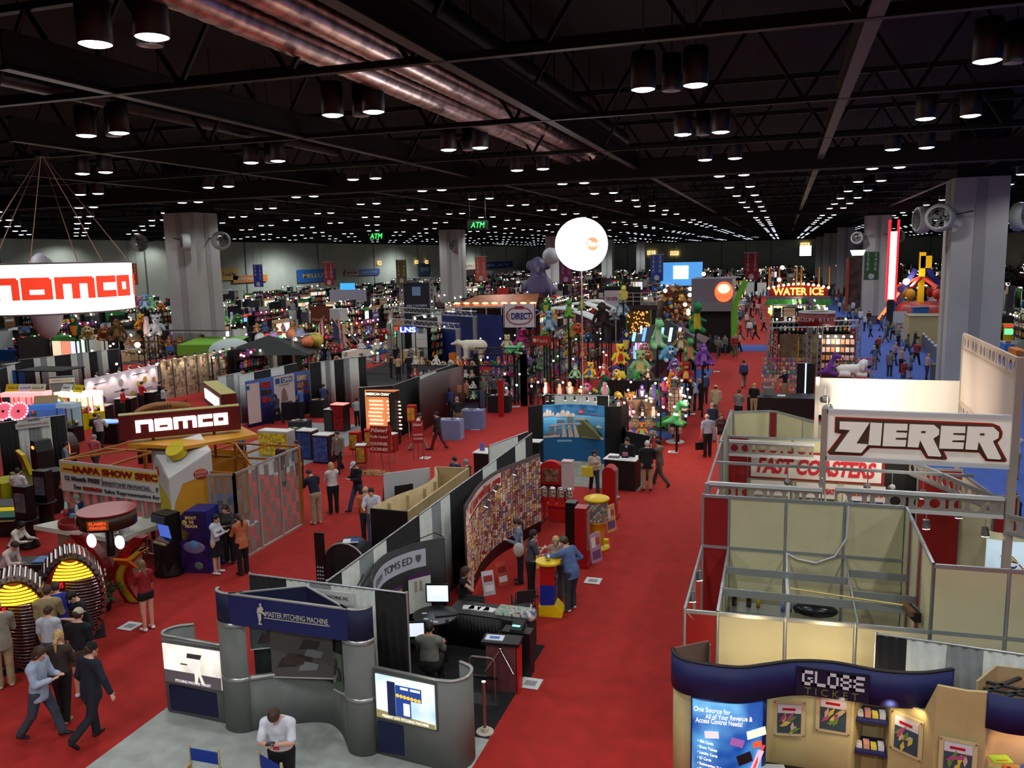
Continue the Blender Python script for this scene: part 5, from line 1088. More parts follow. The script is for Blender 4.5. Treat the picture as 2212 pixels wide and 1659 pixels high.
# meeting room with glass walls, corner tower and signs
def ZAT(px,py,P):
 lo,hi=-1.0,14.0
 for _ in range(40):
  m_=(lo+hi)/2
  if pr((P[0],P[1],m_))[1]>py:lo=m_
  else:hi=m_
 return(lo+hi)/2
YEL=mat((228,205,24),.45,name='lemon_yellow');ORG=mat((226,158,40),.5,name='amber');OPIPE=mat((190,120,36),.4,.2,name='amber_pipe');MAROON=mat((110,22,22),.5,name='maroon')
GLASS=mat((190,200,200),.08,alpha=.12,name='clear_glass');FROST=mat((150,142,130),.5,alpha=.85,name='frosted_square')
t=thing('meeting_room','glass walled meeting room with amber roof pipes behind the yellow tower','meeting room',(0,0,0))
def glasswall(a,b,n,z1=2.62,sq=True,nm='glass_panel'):
 a=Vector(a);b=Vector(b);L=(b-a).length;an=atan2((b-a).y,(b-a).x)
 for i in range(n):
  p=a+(b-a)*i/n;o=bx(.05,L/n-.05,-.008,.008,.08,z1-.05).build(nm,GLASS,t);o.location=(p.x,p.y,0);o.rotation_euler=(0,0,an)
  if sq:
   mb=MB();rnd=random.Random(i*7+int(L*10));w_=L/n
   for k in range(4):
    for j in range(6):
     if(k+j)%2:continue
     mb.box(.06+k*(w_-.12)/4,.06+(k+1)*(w_-.12)/4-.02,-.014,-.01,.12+j*.4,.12+j*.4+.38)
   o=mb.build('frosted_squares',FROST,t);o.location=(p.x,p.y,0);o.rotation_euler=(0,0,an)
  mb=MB().box(-.035,.035,-.035,.035,0,z1);o=mb.build('post',POSTW,t);o.location=(p.x,p.y,0)
 o=MB().box(-.035,.035,-.035,.035,0,z1).build('post',POSTW,t);o.location=(b.x,b.y,0)
 o=bx(0,L,-.03,.03,z1-.06,z1).box(0,L,-.03,.03,0,.07).build('rail',POSTW,t);o.location=(a.x,a.y,0);o.rotation_euler=(0,0,an)
glasswall((-20.95,19.4),(-16.9,19.0),5);glasswall((-15.3,19.05),(-14.65,19.3),1,2.62,True);glasswall((-14.65,19.3),(-14.7,22.7),3)
mb=MB()
for a,b in(((-20.95,19.4),(-20.7,22.6)),((-20.7,22.6),(-14.7,22.7)),((-14.65,19.3),(-16.9,19.2)),((-18.9,19.2),(-18.9,22.6)),((-17.2,19.2),(-17.0,22.6)),((-15.8,19.2),(-15.8,22.6)),((-20.8,21.0),(-14.7,21.0)),((-20.9,19.5),(-18.9,22.6)),((-17.0,22.6),(-14.7,20.2))):mb.bar((*a,2.62),(*b,2.62),.06,.06)
mb.build('roof_pipes',OPIPE,t)
for x,y in((-20.7,22.6),(-18.9,22.6),(-17.0,22.6),(-14.7,22.7),(-18.9,21.0),(-15.8,21.0),(-17.1,21.0)):bx(x-.05,x+.05,y-.05,y+.05,0,2.62).build('corner_post',OPIPE,t)
bx(-18.6,-16.6,22.62,22.66,0,2.4).build('back_wall',ORG,t)
tt=thing('table','white meeting table inside the glass room','table',(-15.6,20.3,0));bx(-.7,.7,-.4,.4,.72,.76).build('tabletop',WHITE,tt);bx(-.06,.06,-.06,.06,0,.72).build('leg',ALU,tt)
tt=thing('table','cream round meeting table seen through the glass below the banner','table',(-17.9,19.9,0));MB().cyl((0,0,.72),(0,0,.76),.4,None,20).build('tabletop',mat((220,205,150),.5),tt);MB().cyl((0,0,0),(0,0,.72),.05).build('leg',ALU,tt)
for x,y,l in((-17.3,20.6,'white chair inside the glass room next to the amber wall'),(-18.6,20.9,'white chair inside the glass room nearer the banner')):chair((x,y,0),.3,l,(230,230,225),CHROME)
t=thing('banner','white banner with red SHOW SPECIAL words on a yellow stripe on the glass room','banner',(-20.95,19.36,0),-.098)
bx(0,4.05,-.05,-.02,1.7,2.66).build('cloth',mat((225,222,215),.6),t);bx(.04,4.05,-.055,-.05,2.28,2.58).build('yellow_stripe',mat((235,205,90),.5),t)
text('—IAAPA SHOW SPEC',mat((150,30,20),.5),t,(2.1,-.07,2.43),size=.3,bold=.012,width=3.85,height=.2)
text('12 Month FREE',mat((70,75,82),.5),t,(.95,-.07,2.13),size=.2,bold=.006,width=1.45,height=.14);text('FIRESTONE FINANCIAL',mat((110,115,125),.5),t,(2.78,-.07,2.1),size=.2,width=1.9,height=.12);text('F',mat((70,75,82),.5),t,(3.98,-.07,2.07),size=.2)
bx(1.78,3.85,-.06,-.055,2.0,2.012).box(1.74,1.76,-.06,-.055,2.0,2.2).box(1.78,1.8,-.06,-.055,2.0,2.25).build('logo_lines',mat((110,115,125),.5),t)
text('See',mat((70,75,82),.5),t,(.72,-.07,1.88),size=.2,width=.32,height=.13);text('namco',mat((170,50,40),.5),t,(1.36,-.07,1.86),size=.2,bold=.01,width=.8,height=.11);text('Sales Representative for',mat((70,75,82),.5),t,(2.95,-.07,1.84),size=.2,width=2.2,height=.15)
t=thing('corner_tower','yellow and white corner tower with a yellow disc on its slanting white cap','tower',(0,0,0))
A_,B_,C_,D_=(-17.35,19.25),(-16.15,18.45),(-15.35,19.3),(-16.4,20.2)
def face(p,q,z0,z1,m,nm,off=.0,poly=None):
 p=Vector(p);q=Vector(q);an=atan2((q-p).y,(q-p).x);L=(q-p).length
 P_=poly or[(0,z0),(L,z0),(L,z1),(0,z1)];o=MB().prism(P_,-off-.012,-off).build(nm,m,t);o.location=(p.x,p.y,0);o.rotation_euler=(0,0,an);return L
MB().prism([A_,B_,C_,D_],0,2.6,'XY').build('tower_body',ORG,t)
L1=hypot(A_[0]-B_[0],A_[1]-B_[1]);L2=hypot(C_[0]-B_[0],C_[1]-B_[1])
face(A_,B_,0,2.6,YEL,'yellow_face');cv=[(0,3.2),(L1,2.6),(L1,1.9)]+[(L1*(1-s_),1.9+.5*s_**.6)for s_ in(.1,.25,.45,.7,1.0)]
face(A_,B_,0,0,mat((220,220,215),.5),'white_curve',.014,cv)
face(B_,C_,0,0,mat((220,220,215),.5),'white_curve',.002,[(0,1.3),(L2*.1,1.9),(L2*.3,2.4),(L2,2.6),(L2,3.2),(0,2.6)])
cap=MB();a3=(*A_,3.25);b3=(*B_,2.6);c3=(*C_,3.25);d3=(*D_,3.5)
cap.add([a3,b3,c3,d3,(*A_,2.6),(*C_,2.6),(*D_,2.6)],[(0,1,2),(0,2,3),(0,4,1),(1,5,2),(3,2,5,6),(0,3,6,4)]);cap.build('slanted_cap',mat((232,230,225),.5),t)
n_=(Vector(c3)-Vector(b3)).cross(Vector(a3)-Vector(b3)).normalized();cc_=(Vector(a3)+Vector(b3)+Vector(c3))/3+Vector((0,0,.22));MB().cyl(tuple(cc_-n_*.12),tuple(cc_+n_*.12),.27,None,28).build('yellow_disc',YEL,t)
for(p,q,u)in((A_,B_,.3),(B_,C_,.72)):
 p=Vector(p);q=Vector(q);c=p+(q-p)*u;an=atan2((q-p).y,(q-p).x);o=MB().ball((0,-.03,0),(.2,.03,.15),0,16).build('logo_blob',mat((196,60,40),.5),t);o.location=(c.x,c.y,2.62);o.rotation_euler=(0,0,an)
 text('BANDAI\nNAMCO',mat((240,210,190),.5),t,(c.x+sin(an)*.07,c.y-cos(an)*.07,2.62),(pi/2,0,an),.11,.003,width=.3,height=.17)
MB().prism([(-17.9,18.9),(-16.0,19.0),(-14.9,20.9),(-16.2,21.9),(-18.3,20.0)],3.3,3.4,'XY').build('roof_slab',ORG,t)
def namco(mb,x,z,w_,h,y0,y1,m=0,M=None,sl=0):
 cw=w_/5.35;s_=cw*.26
 def B(a,b,c,d):
  n=max(1,int((c-a)/sl))if sl else 1
  for i in range(n):mb.box(x+a+(c-a)*i/n,x+a+(c-a)*(i+1)/n,y0,y1,z+b*h,z+d*h,m,M)
 k=s_/h
 o=0
 def top(a,c):
  if sl:B(a,1-k,c-.08*h,1);B(c-.08*h,1-k,c,.92);return
  mb.prism([(x+a,z+h*(1-k*1.0)),(x+c,z+h*(1-k*1.0)),(x+c,z+h*.88),(x+c-.1*h,z+h),(x+a+.02*h,z+h),(x+a,z+h*.98)],y0,y1,'XZ',m,M)
 top(o,o+cw);B(o,0,o+s_,1-k);B(o+cw-s_,0,o+cw,1-k+.001);o+=cw*1.08
 top(o,o+cw);B(o+cw-s_,0,o+cw,1-k);B(o,0,o+cw-s_,k*.75);B(o,.46,o+cw-s_,.46+k*.7);B(o,k*.75,o+s_,.46);o+=cw*1.08
 top(o,o+cw*1.35);B(o,0,o+s_,1-k);B(o+cw*.675-s_/2,0,o+cw*.675+s_/2,1-k);B(o+cw*1.35-s_,0,o+cw*1.35,1-k);o+=cw*1.43
 B(o,0,o+cw*.85,k);B(o,1-k,o+cw*.85,1);B(o,k,o+s_,1-k);o+=cw*.93
 B(o,0,o+cw*.85,k);B(o,1-k,o+cw*.85,1);B(o,k,o+s_,1-k);B(o+cw*.85-s_,k,o+cw*.85,1-k)
 return mb
def box_sign(a,b,z0,z1,dep,lab,side=1,tilt=0):
 a=Vector(a);b=Vector(b);L=(b-a).length;t=thing('lit_sign',lab,'sign',(a.x,a.y,0),atan2((b-a).y,(b-a).x))
 bx(0,L,0,dep,z0,z1).build('sign_box',MAROON,t);bx(0,L,0,dep,z1,z1+.02).build('top_board',mat((190,180,110),.6),t)
 namco(MB(),L*.13,z0+(z1-z0)*.27,L*.76,(z1-z0)*.5,-.03,0).build('lettering',glow((255,255,255),1.8,'letter_glow'),t)
 mb=MB()
 for i in range(5):mb.cyl((L*(i+.5)/5,dep/2,z1+.02),(L*(i+.5)/5,dep/2,z1+.03),.05,None,10)
 mb.build('top_lamp',mat((240,215,120),.4),t);return t
pa=Vector((-18.05,18.8));pb=Vector((-15.55,21.0))
box_sign(pa,pb,3.5,4.22,.35,'long maroon sign with glowing white rounded letters on the yellow corner tower')
box_sign((-20.1,25.1),(-17.5,22.7),3.5,4.22,.5,'second maroon sign turned edge on behind the long maroon one')
mb=MB()
for x,y in((-17.6,19.6),(-16.3,20.7),(-19.8,25.2),(-17.9,23.4)):mb.cyl((x,y,2.62),(x,y,3.5),.04)
solo(mb,'sign_support',OPIPE,'amber tubes holding up the two maroon signs','support')
SC=G(88,325,13.0);t=thing('hanging_sign','huge glowing white ring sign with red letters hung from the trusses','sign',(SC.x,SC.y,0))
RR=3.95;dist=hypot(SC.x,SC.y);ZT=8.6;ZB=6.78
n=64;RR=2.85;ring=[(RR*cos(2*pi*i/n),RR*sin(2*pi*i/n))for i in range(n+1)]
MB().wall(ring,ZB,ZT,.04,0,True).build('ring_face',glow((255,255,252),1.6,'lit_fabric'),t);MB().wall(ring,ZT,ZT+.06,.1,0,True).build('rim',mat((120,110,105),.5),t);MB().wall(ring,ZB-.06,ZB,.1,0,True).build('rim',mat((150,140,130),.5),t)
dirc=atan2(-SC.y,-SC.x);RL=glow((226,60,36),1.0,'lit_red')
def ringletters(center_ang):
 fl=MB();Wd=5.4;namco(fl,-Wd/2,0,Wd,.82,-.02,.02,sl=.12)
 vs=[]
 for v in fl.v:a=center_ang+v[0]/RR;vs.append(((RR+.05-v[1])*cos(a),(RR+.05-v[1])*sin(a),7.3+v[2]))
 fl.v=vs;return fl
ringletters(dirc+.18).build('lettering',RL,t);ringletters(dirc+.18+2*pi/3).build('lettering',RL,t);ringletters(dirc+.18-2*pi/3).build('lettering',RL,t)
for i in range(6):
 a=dirc+.3+2*pi*i/6;MB().cyl((0,0,12.9),(RR*cos(a),RR*sin(a),ZT),.018,None,5).build('cable',mat((150,110,90),.4,.3),t)
MB().box(-.2,.2,-.2,.2,12.75,13.0).build('hoist',BLACK,t)
# arcade machines
def at(o,x,y,z=0):o.location=(x,y,z);return o
t=thing('arcade_cabinet','blue moon themed game cabinet touching the black arcade cabinet','arcade machine',G(438,1228),1.75)
def moon(t):
 prof=[(-.42,0),(.42,0),(.42,.9),(.15,1.0),(.1,1.15),(.3,1.3),(.36,1.62),(.2,1.78),(-.42,1.78)]
 MB().prism(prof,-.36,.36,'YZ').build('cabinet',mat((20,40,130),.4,noise=.1),t)
 for s_ in(-1,1):
  mb=MB().prism([(q[0]*.97,q[1]*.98+.01)for q in prof],s_*.37-.006,s_*.37+.006,'YZ',0);rnd=random.Random(3)
  mb.ball((s_*.375,0,.75),(.02,.34,.18),1,14).ball((s_*.38,0,.82),(.02,.14,.14),2,12).ball((s_*.375,-.1,.22),(.02,.14,.12),3,10).ball((s_*.375,.22,1.45),(.02,.09,.09),4,10)
  mb.build('side_art',[mat((36,22,80),.4,noise=.4,scale=5),mat((120,110,150),.4),mat((90,150,190),.4),mat((90,110,100),.4),mat((170,160,90),.4)],t)
 for i,w_ in enumerate(('SHOOT','THE','MOON')):text(w_,mat((230,190,110),.5),t,(-.385,.02,1.6-i*.12),(pi/2,0,-pi/2),.14,.004,bold=.006,width=.34 if i!=1 else.15,height=.09)
 bx(-.3,.3,-.1,.1,0,.01).build('screen',glow((60,90,170),.6,'screen_blue'),t).matrix_world=t.matrix_basis@Matrix.Translation((0,.24,1.2))@Matrix.Rotation(.9,4,'X')
MN=t;moon(t);t2=thing('arcade_cabinet','blue moon themed game cabinet by the glass room corner','arcade machine',G(478,1200),1.75);moon(t2)
def cab(px,py,lab,h=1.8,w_=.65,d=.75,col=(24,24,28),scr=(70,100,180),top=(120,20,20),rz=0.0,es=.8,P=None,marq=True):
 P=P or G(px,py);t=thing('arcade_cabinet',lab,'arcade machine',P,rz);k=h/1.8
 prof=[(-d/2,0),(d/2,0),(d/2,h),(-d/2+.05,h),(-d/2,h*.86),(-d/2+.15,h*.82),(-d/2+.22,h*.6),(-d/2-.02,h*.52),(-d/2,h*.45)]
 MB().prism(prof,-w_/2,w_/2,'YZ').build('cabinet',mat(col,.4),t)
 a=Vector((0,-d/2+.15,h*.82));b=Vector((0,-d/2+.22,h*.6));mb=MB().add([(-w_*.42,b.y-.012,b.z),(w_*.42,b.y-.012,b.z),(w_*.42,a.y-.012,a.z),(-w_*.42,a.y-.012,a.z)],[(0,1,2,3)]);mb.build('screen',glow(scr,es,'arcade_screen'),t)
 if marq:bx(-w_*.47,w_*.47,-d/2-.01,-d/2+.04,h*.87,h*.98).build('marquee',glow(top,es,'arcade_marquee'),t)
 mb=MB().box(-w_*.4,w_*.4,-d/2-.03,-d/2+.15,h*.525,h*.545)
 for i in range(4):mb.cyl((-w_*.3+i*.13,-d/2+.05,h*.545),(-w_*.3+i*.13,-d/2+.05,h*.57),.02,None,6,1)
 mb.build('control_panel',[mat((200,190,120),.4),RED],t);return t
t=cab(368,1238,'black arcade cabinet flared at its foot against the yellow tower',1.75,.6,.5,(12,12,14),(80,110,210),(30,30,40),-.25)
MB().lathe([(0,0),(.42,0),(.42,.06),(.3,.35),(.26,.7),(.3,.9),(0,.9)],n=20).build('flared_base',BLACK,t)
for px,py,lab,c in((64,1182,'narrow black game pillar with round shelves beside the white counter',(14,12,14)),(104,1140,'black framed display pillar with grey pictures behind the white counter',(20,20,22))):
 t=thing('game_pillar',lab,'game pillar',G(px,py));bx(-.26,.26,-.15,.15,.9,1.95).build('cabinet',mat(c,.4),t);MB().lathe([(0,0),(.3,0),(.3,.05),(.22,.3),(.2,.8),(.34,.86),(.34,.9),(0,.9)],n=16).build('flared_base',BLACK,t);bx(-.2,.2,-.17,-.15,1.15,1.75).build('picture_panel',mat((90,100,110),.3,noise=.5,scale=6),t)
t=thing('service_counter','white topped counter with a red oval logo front behind the coin wheels','counter',(0,0,0))
c0=G(72,1135,1.15);c1=G(255,1165,1.15);c2=G(335,1130,1.15)
MB().prism([(c0 .x,c0 .y),(c1 .x,c1 .y),(c2 .x+.2,c2 .y),(c2 .x-.2,c2 .y+.5),(c0 .x+.6,c0 .y+1.2)],1.02,1.15,'XY').build('worktop',mat((232,230,215),.3),t)
MB().prism([(c0 .x+.8,c0 .y+.05),(c1 .x-.1,c1 .y+.12),(c1 .x+.1,c1 .y+.7),(c0 .x+.9,c0 .y+.9)],0,1.02,'XY').build('counter_body',mat((170,150,130),.5),t)
an=atan2(c1 .y-c0 .y,c1 .x-c0 .x);o=MB().ball((0,0,0),(.5,.03,.3),0,20).build('logo_blob',mat((206,80,50),.5),t);o.location=(c0 .x+1.55,c0 .y+.03+1.2*sin(an),.62);o.rotation_euler=(0,0,an);text('BANDAI',mat((240,230,220),.5),t,(c0 .x+1.55,c0 .y-.04+1.2*sin(an),.65),(pi/2,0,an),.2,.005,width=.75,height=.15)
t=thing('round_tray','round red walled tray holding blue pens on the white counter','tray',(c0 .x+1.3,c0 .y+.45,1.15));MB().lathe([(0,.01),(.55,.01),(.55,.16),(.6,.16),(.6,0)],n=24).build('tray_wall',mat((130,20,20),.4),t)
solo(MB().cbox((0,0,.05),(.5,.14,.1)).cbox((.1,.1,.12),(.12,.3,.1)),'toy_pistol',mat((120,160,190),.5),'pale blue toy gun lying on the red tray','toy',(c0 .x+1.1,c0 .y+.6,1.3),.3)
for i,(x,y,lab)in enumerate(((.75,.85,'white and red cone shaped bottle at the back edge of the white counter'),(.2,1.0,'second white and red cone bottle behind the white counter'))):solo(MB().lathe([(0,0),(.1,0),(.08,.2),(.06,.22)],n=10,m=0).lathe([(.06,.22),(.035,.4),(0,.44)],n=10,m=1),'squeeze_bottle',[mat((190,60,50),.4),mat((190,215,200),.4)],lab,'bottle',(c0 .x+x,c0 .y+y,1.15))
solo(MB().lathe([(0,0),(.08,0),(.16,.1),(.14,.1),(0,.03)],n=14),'bowl',mat((225,225,210),.3),'white bowl of sweets near the end of the white counter','bowl',(c1 .x-.3,c1 .y+.35,1.15))
P=G(250,1296);t=thing('arcade_cabinet','red flame shaped game with a round lettered canopy on two curling legs','arcade machine',(P.x,P.y,0),.12)
MB().lathe([(0,2.02),(.68,2.02),(.68,2.38),(0,2.38)],n=32).build('canopy',mat((60,40,26),.4),t);MB().cyl((0,0,2.38),(0,0,2.42),.7,None,32).build('canopy_top',mat((150,24,20),.3),t)
mb=MB()
for a in(-2.6,-1.25):c,s_=cos(a),sin(a);mb.cbox((.69*c,.69*s_,2.2),(.02,.5,.24),0,a)
mb.build('canopy_board',mat((190,110,40),.4),t)
for a in(-1.25,):text('FLAMIN\nFINGER',glow((235,90,50),.9,'lit_orange'),t,(.71*cos(a),.71*sin(a),2.2),(pi/2,0,a+pi/2),.15,.004,bold=.004,width=.4,height=.19)
MB().cyl((0,0,1.2),(0,0,2.02),.1).build('neck',BLACK,t)
for s_ in(-1,1):
 o_=[];i_=[]
 for k in range(15):
  q=k/14;z=q*1.75;x=.62-.34*sin(q*pi*1.15)+.28*(q>.75)*(q-.75)*2;wd=.32*(1-.4*q)+.05;o_.append((s_*(x+wd*.6),z));i_.append((s_*(x-wd*.6),z))
 MB().prism(o_+i_[::-1],-.14,.14).build('curled_leg',mat((130,14,16),.35),t)
 for m_,f_ in((mat((214,120,20),.4),.62),(mat((180,170,50),.4),.36)):
  pts=[((a[0]+b[0])/2+(a[0]-b[0])/2*f_,a[1]*.78+.04)for a,b in zip(o_,i_)]+[((a[0]+b[0])/2-(a[0]-b[0])/2*f_,a[1]*.78+.04)for a,b in zip(o_,i_)][::-1]
  MB().prism(pts,-.145-.01*(f_<.5),.145+.01*(f_<.5)).build('flame_inlay',m_,t)
 M=Matrix.Translation((s_*.52,-.2,1.1))@Matrix.Rotation(-.75,4,'X')@Matrix.Rotation(0,4,'Z')
 MB().box(-.2,.2,-.22,.24,-.03,.03,0,M).build('game_board',mat((226,120,24),.4),t);MB().box(-.12,.12,-.16,.1,.03,.036,0,M).build('game_screen',mat((20,12,10),.3),t)
 mb=MB();rnd=random.Random(8)
 for k in range(7):mb.box(-.1+.02*k,.1-.01*k,-.14+k*.035,-.125+k*.035,.036,.04,0,M)
 mb.build('score_lights',glow((250,60,30),1.5,'led_red'),t)
 MB().ball((s_*.4,-.16,1.62),(.14,.05,.18),0,14).build('glowing_panel',glow((255,250,240),2.0,'lit_white_panel'),t)
def coinwheel(P,rz,lab,flip=1,yellow=True):
 t=thing('arcade_cabinet',lab,'arcade machine',P,rz);R0=1.05;n=34
 for s_ in range(1):
  mb=MB()
  for k in range(n):
   a=-1.0+(pi+2.0)*k/(n-1);c=(0,R0*cos(a)*.62,1.02+R0*sin(a));mb.cyl((-.3,c[1],c[2]),(.42,c[1],c[2]),.062,None,8)
  mb.build('ribbed_rim',mat((170,165,165),.18,.95,name='ribbed_chrome'),t,kind='stuff')
 P_=[(R0*.97*.62*cos(a),1.02+R0*.97*sin(a))for a in[2*pi*i/40 for i in range(40)]]
 MB().prism(P_,-.3,.4,'YZ').build('wheel_body',mat((22,14,14),.3),t)
 P2=[(R0*.9*.62*cos(a),1.02+R0*.9*sin(a))for a in[2*pi*i/40 for i in range(40)]]
 MB().prism(P2,.40,.43,'YZ').build('side_face',mat((92,26,18),.35,noise=.3,scale=3),t)
 for nm,k0,k1,m_ in(('yellow_ribs',0,6,glow((250,205,50),2.0,'slot_glow')),('chrome_ribs',6,26,mat((170,165,165),.18,.95,name='ribbed_chrome'))):
  mb=MB()
  for k in range(k0,k1):
   z=1.92-k*.072;hw=R0*.86*.62*sqrt(max(0,1-((z-1.02)/(R0*.9))**2));y0=-hw*.2 if k>5 else-hw*.75
   pts=[(.44+.16*sin(pi*(i+.5)/7),y0+(hw-y0)*i/6,z-.05*(i/6-.5))for i in range(7)];mb.tube(pts,.024,6)
  mb.build(nm,m_,t)
 text('BONUS',glow((250,30,60),1.6,'led_pink'),t,(.46,-.33,1.42),(pi/2,0,pi/2),.16,.004,width=.36,height=.12);text('150',glow((250,190,30),1.8,'led_amber'),t,(.46,-.36,1.15),(pi/2,0,pi/2),.2,.004,width=.28,height=.17)
 mb=MB()
 for k in range(30):a=2*pi*k/30;mb.cyl((.42,R0*.62*1.0*cos(a),1.02+R0*sin(a)),(.45,R0*.62*cos(a),1.02+R0*sin(a)),.022,None,6)
 mb.build('rim_bulbs',mat((90,84,80),.2,.8),t);bx(-.5,.5,-.6,.6,0,.03).build('floor_plate',DARK,t)
 return t
P=G(165,1372);coinwheel((P.x,P.y,0),-.75,'big upright ribbed chrome coin wheel game with yellow slots lit on its face')
P=G(48,1432);coinwheel((P.x,P.y,0),-.75,'big ribbed chrome coin wheel game cut by the frame edge')
t=thing('game_table','long black game console top with a blue board behind the coin wheels','console',G(70,1290),.35);bx(-.9,.9,-.35,.35,0,1.0).build('console_body',BLACK,t);MB().cbox((.5,0,1.02),(.6,.45,.03)).build('blue_board',mat((60,110,180),.4),t)
P=G(225,1318);t=thing('potted_plant','leafy green potted plant in front of the red flame game','plant',P);MB().lathe([(0,0),(.16,0),(.22,.35),(.19,.35),(0,.3)],n=14).build('pot',BLACK,t)
mb=MB();rnd=random.Random(9)
for k in range(46):
 a=rnd.random()*6.28;el=rnd.uniform(.3,1.4);L=rnd.uniform(.35,.75);d=Vector((cos(a)*cos(el),sin(a)*cos(el),sin(el)));sd=Vector((-sin(a),cos(a),0));p0=Vector((0,0,.3));p1=p0+d*L*.6;p2=p0+d*L+Vector((cos(a)*.12,sin(a)*.12,-.12));w_=.055
 mb.add([tuple(p0),tuple(p1+sd*w_),tuple(p2),tuple(p1-sd*w_)],[(0,1,2,3)])
mb.build('leaves',mat((48,84,44),.4,noise=.3,name='leaf'),t)
mb=MB()
for k in range(4):a=k*1.6;mb.ball((cos(a)*.15,sin(a)*.15,.95+.04*k),(.03,.03,.05),0,6)
mb.build('flowers',mat((225,230,215),.5),t)
t=thing('arcade_cabinet','yellow racing simulator with a tilted car picture board','arcade machine',G(58,1105),-.55)
M=Matrix.Translation((0,.1,1.75))@Matrix.Rotation(.25,4,'X');MB().box(-.55,.55,-.06,.06,-.35,.4,0,M).build('header',YEL,t);MB().box(-.42,.42,-.075,-.06,-.14,.28,0,M).build('picture',mat((90,90,80),.4,noise=.6,scale=7),t)
MB().prism([(-.5,0),(.5,0),(.5,.9),(.2,1.45),(-.2,1.45),(-.5,.6)],-.35,.35,'XZ').build('cabinet',mat((130,120,20),.4),t);MB().box(-.4,.4,-.9,-.4,.1,.5).build('seat',BLACK,t);bx(-.3,.3,-.37,-.35,.85,1.3).build('screen',mat((60,56,20),.2),t)
MB().prism([(-1.1,0),(-.6,0),(-.6,1.0),(-.9,1.2),(-1.1,.9)],-.6,.3,'XZ').build('side_body',mat((190,190,30),.4),t)
t=thing('arcade_cabinet','black game tower with a round orange lamp leaning by the yellow racer','arcade machine',G(100,1060),-.4);MB().prism([(-.3,0),(.35,0),(.3,1.6),(.15,2.0),(-.2,2.0),(-.35,1.5)],-.3,.3).build('cabinet',BLACK,t);MB().ball((0,-.31,1.75),(.14,.03,.07),0,12).build('lamp',glow((255,170,80),1.5,'amber_lamp'),t)
cab(118,1105,'black arcade cabinet whose back is to the banner room',1.5,.8,.7,(10,10,12),(200,90,40),(20,20,20),2.6)
cab(30,1150,'dark motion game base with yellow and green stripes',1.0,1.2,1.0,(22,24,20),(60,90,80),(190,170,30),.4)
t=thing('arcade_cabinet','orange ringed driving game with a light blue screen between curtain and aisle','arcade machine',G(150,1010),-.3)
MB().prism([(.62*cos(a),.9+.62*sin(a))for a in[2*pi*i/28 for i in range(28)]],-.2,.2).build('ring_body',mat((60,40,24),.4),t);
mb=MB();mb.tube([(.6*cos(a),-.22,.9+.6*sin(a))for a in[2*pi*i/28 for i in range(29)]],.045,6);mb.build('glow_ring',glow((240,110,60),1.2,'ring_glow'),t);bx(-.2,.2,-.3,-.2,.55,.95).build('screen',glow((110,170,235),1.3,'screen_cyan'),t);bx(-.3,.3,-.2,.2,0,.4).build('base',BLACK,t)
# claw machines at the far left
def claw(P,rz,lab,w_=.9,d=.9,h=1.95,body=(225,205,30),lit=(255,240,200),top_sign=None,stxt=None,es=1.3,trim=(235,60,50),prize=((220,60,60),(60,90,190),(230,190,60),(240,240,240)),base_h=.85):
 t=thing('claw_machine',lab,'claw machine',P,rz);bx(-w_/2,w_/2,-d/2,d/2,0,base_h).build('base_cabinet',mat(body,.4),t);bx(-w_/2,w_/2,-d/2,d/2,h-.22,h).build('header',glow(lit,es,'claw_header'),t)
 bx(-w_/2+.02,w_/2-.02,d/2-.06,d/2-.03,base_h,h-.22).build('lit_back',glow(lit,es*.8,'claw_back'),t);bx(-w_/2+.02,w_/2-.02,-d/2+.01,-d/2+.015,base_h,h-.22).build('glass',GLASS,t)
 for x in(-1,1):
  for y in(-1,1):mb=MB().cbox((x*(w_/2-.02),y*(d/2-.02),(base_h+h-.22)/2),(.04,.04,h-.22-base_h)).build('corner_strip',glow(trim,.9,'claw_trim'),t)
 mb=MB();rnd=random.Random(int(abs(P[0])*7))
 for k in range(22):mb.ball((rnd.uniform(-w_*.38,w_*.38),rnd.uniform(-d*.35,d*.35),base_h+.08+rnd.random()*.22),.09,rnd.randrange(len(prize)),7)
 mb.build('prizes',[mat(c,.6)for c in prize],t,kind='stuff');bx(-.12,.12,-d/2-.04,-d/2,.45,.72).build('prize_door',mat((60,60,40),.4),t)
 if top_sign:M=Matrix.Translation((0,0,h+.2))@Matrix.Rotation(-.5,4,'X');MB().box(-w_*.42,w_*.42,-.01,.01,-.2,.22,0,M).build('top_board',mat(top_sign,.5),t)
 if top_sign and stxt:
  o=text(stxt,mat((60,70,90),.5),t,(0,0,0),size=.2,ext=.003,width=w_*.6,height=.12);o.matrix_local=M@Matrix.Translation((0,-.02,0))@Matrix.Rotation(pi/2,4,'X')
 return t
def Gm(px,py,h):return G(px,py,h)
for i,(px,ts,lab,st)in enumerate(((30,(225,205,40),'claw machine with a yellow board on top, first of the red trimmed three','SALE'),(57,(225,232,240),'claw machine with a white USA board on top, middle of the red trimmed three','USA'),(83,(215,225,190),'claw machine with a pale green board on top, last of the red trimmed three','SALE'))):
 P=G(px,846,1.95);claw((P.x,P.y,0),.35,lab,.95,.9,1.95,(20,20,24),(255,170,170),ts,st,1.2,(250,40,50))
for i,(px,py,ts,lab)in enumerate(((145,846,(225,232,240),'yellow claw machine with a white board on top'),(170,848,(235,215,30),'yellow claw machine with a yellow board on top'),(193,845,None,'yellow claw machine at the end of its row, no board on top'))):
 P=G(px,py,1.95);claw((P.x,P.y,0),-.2,lab,.95,.9,1.95,(214,200,20),(255,250,200),ts,'NEW' if ts else None,1.5,(250,90,50))
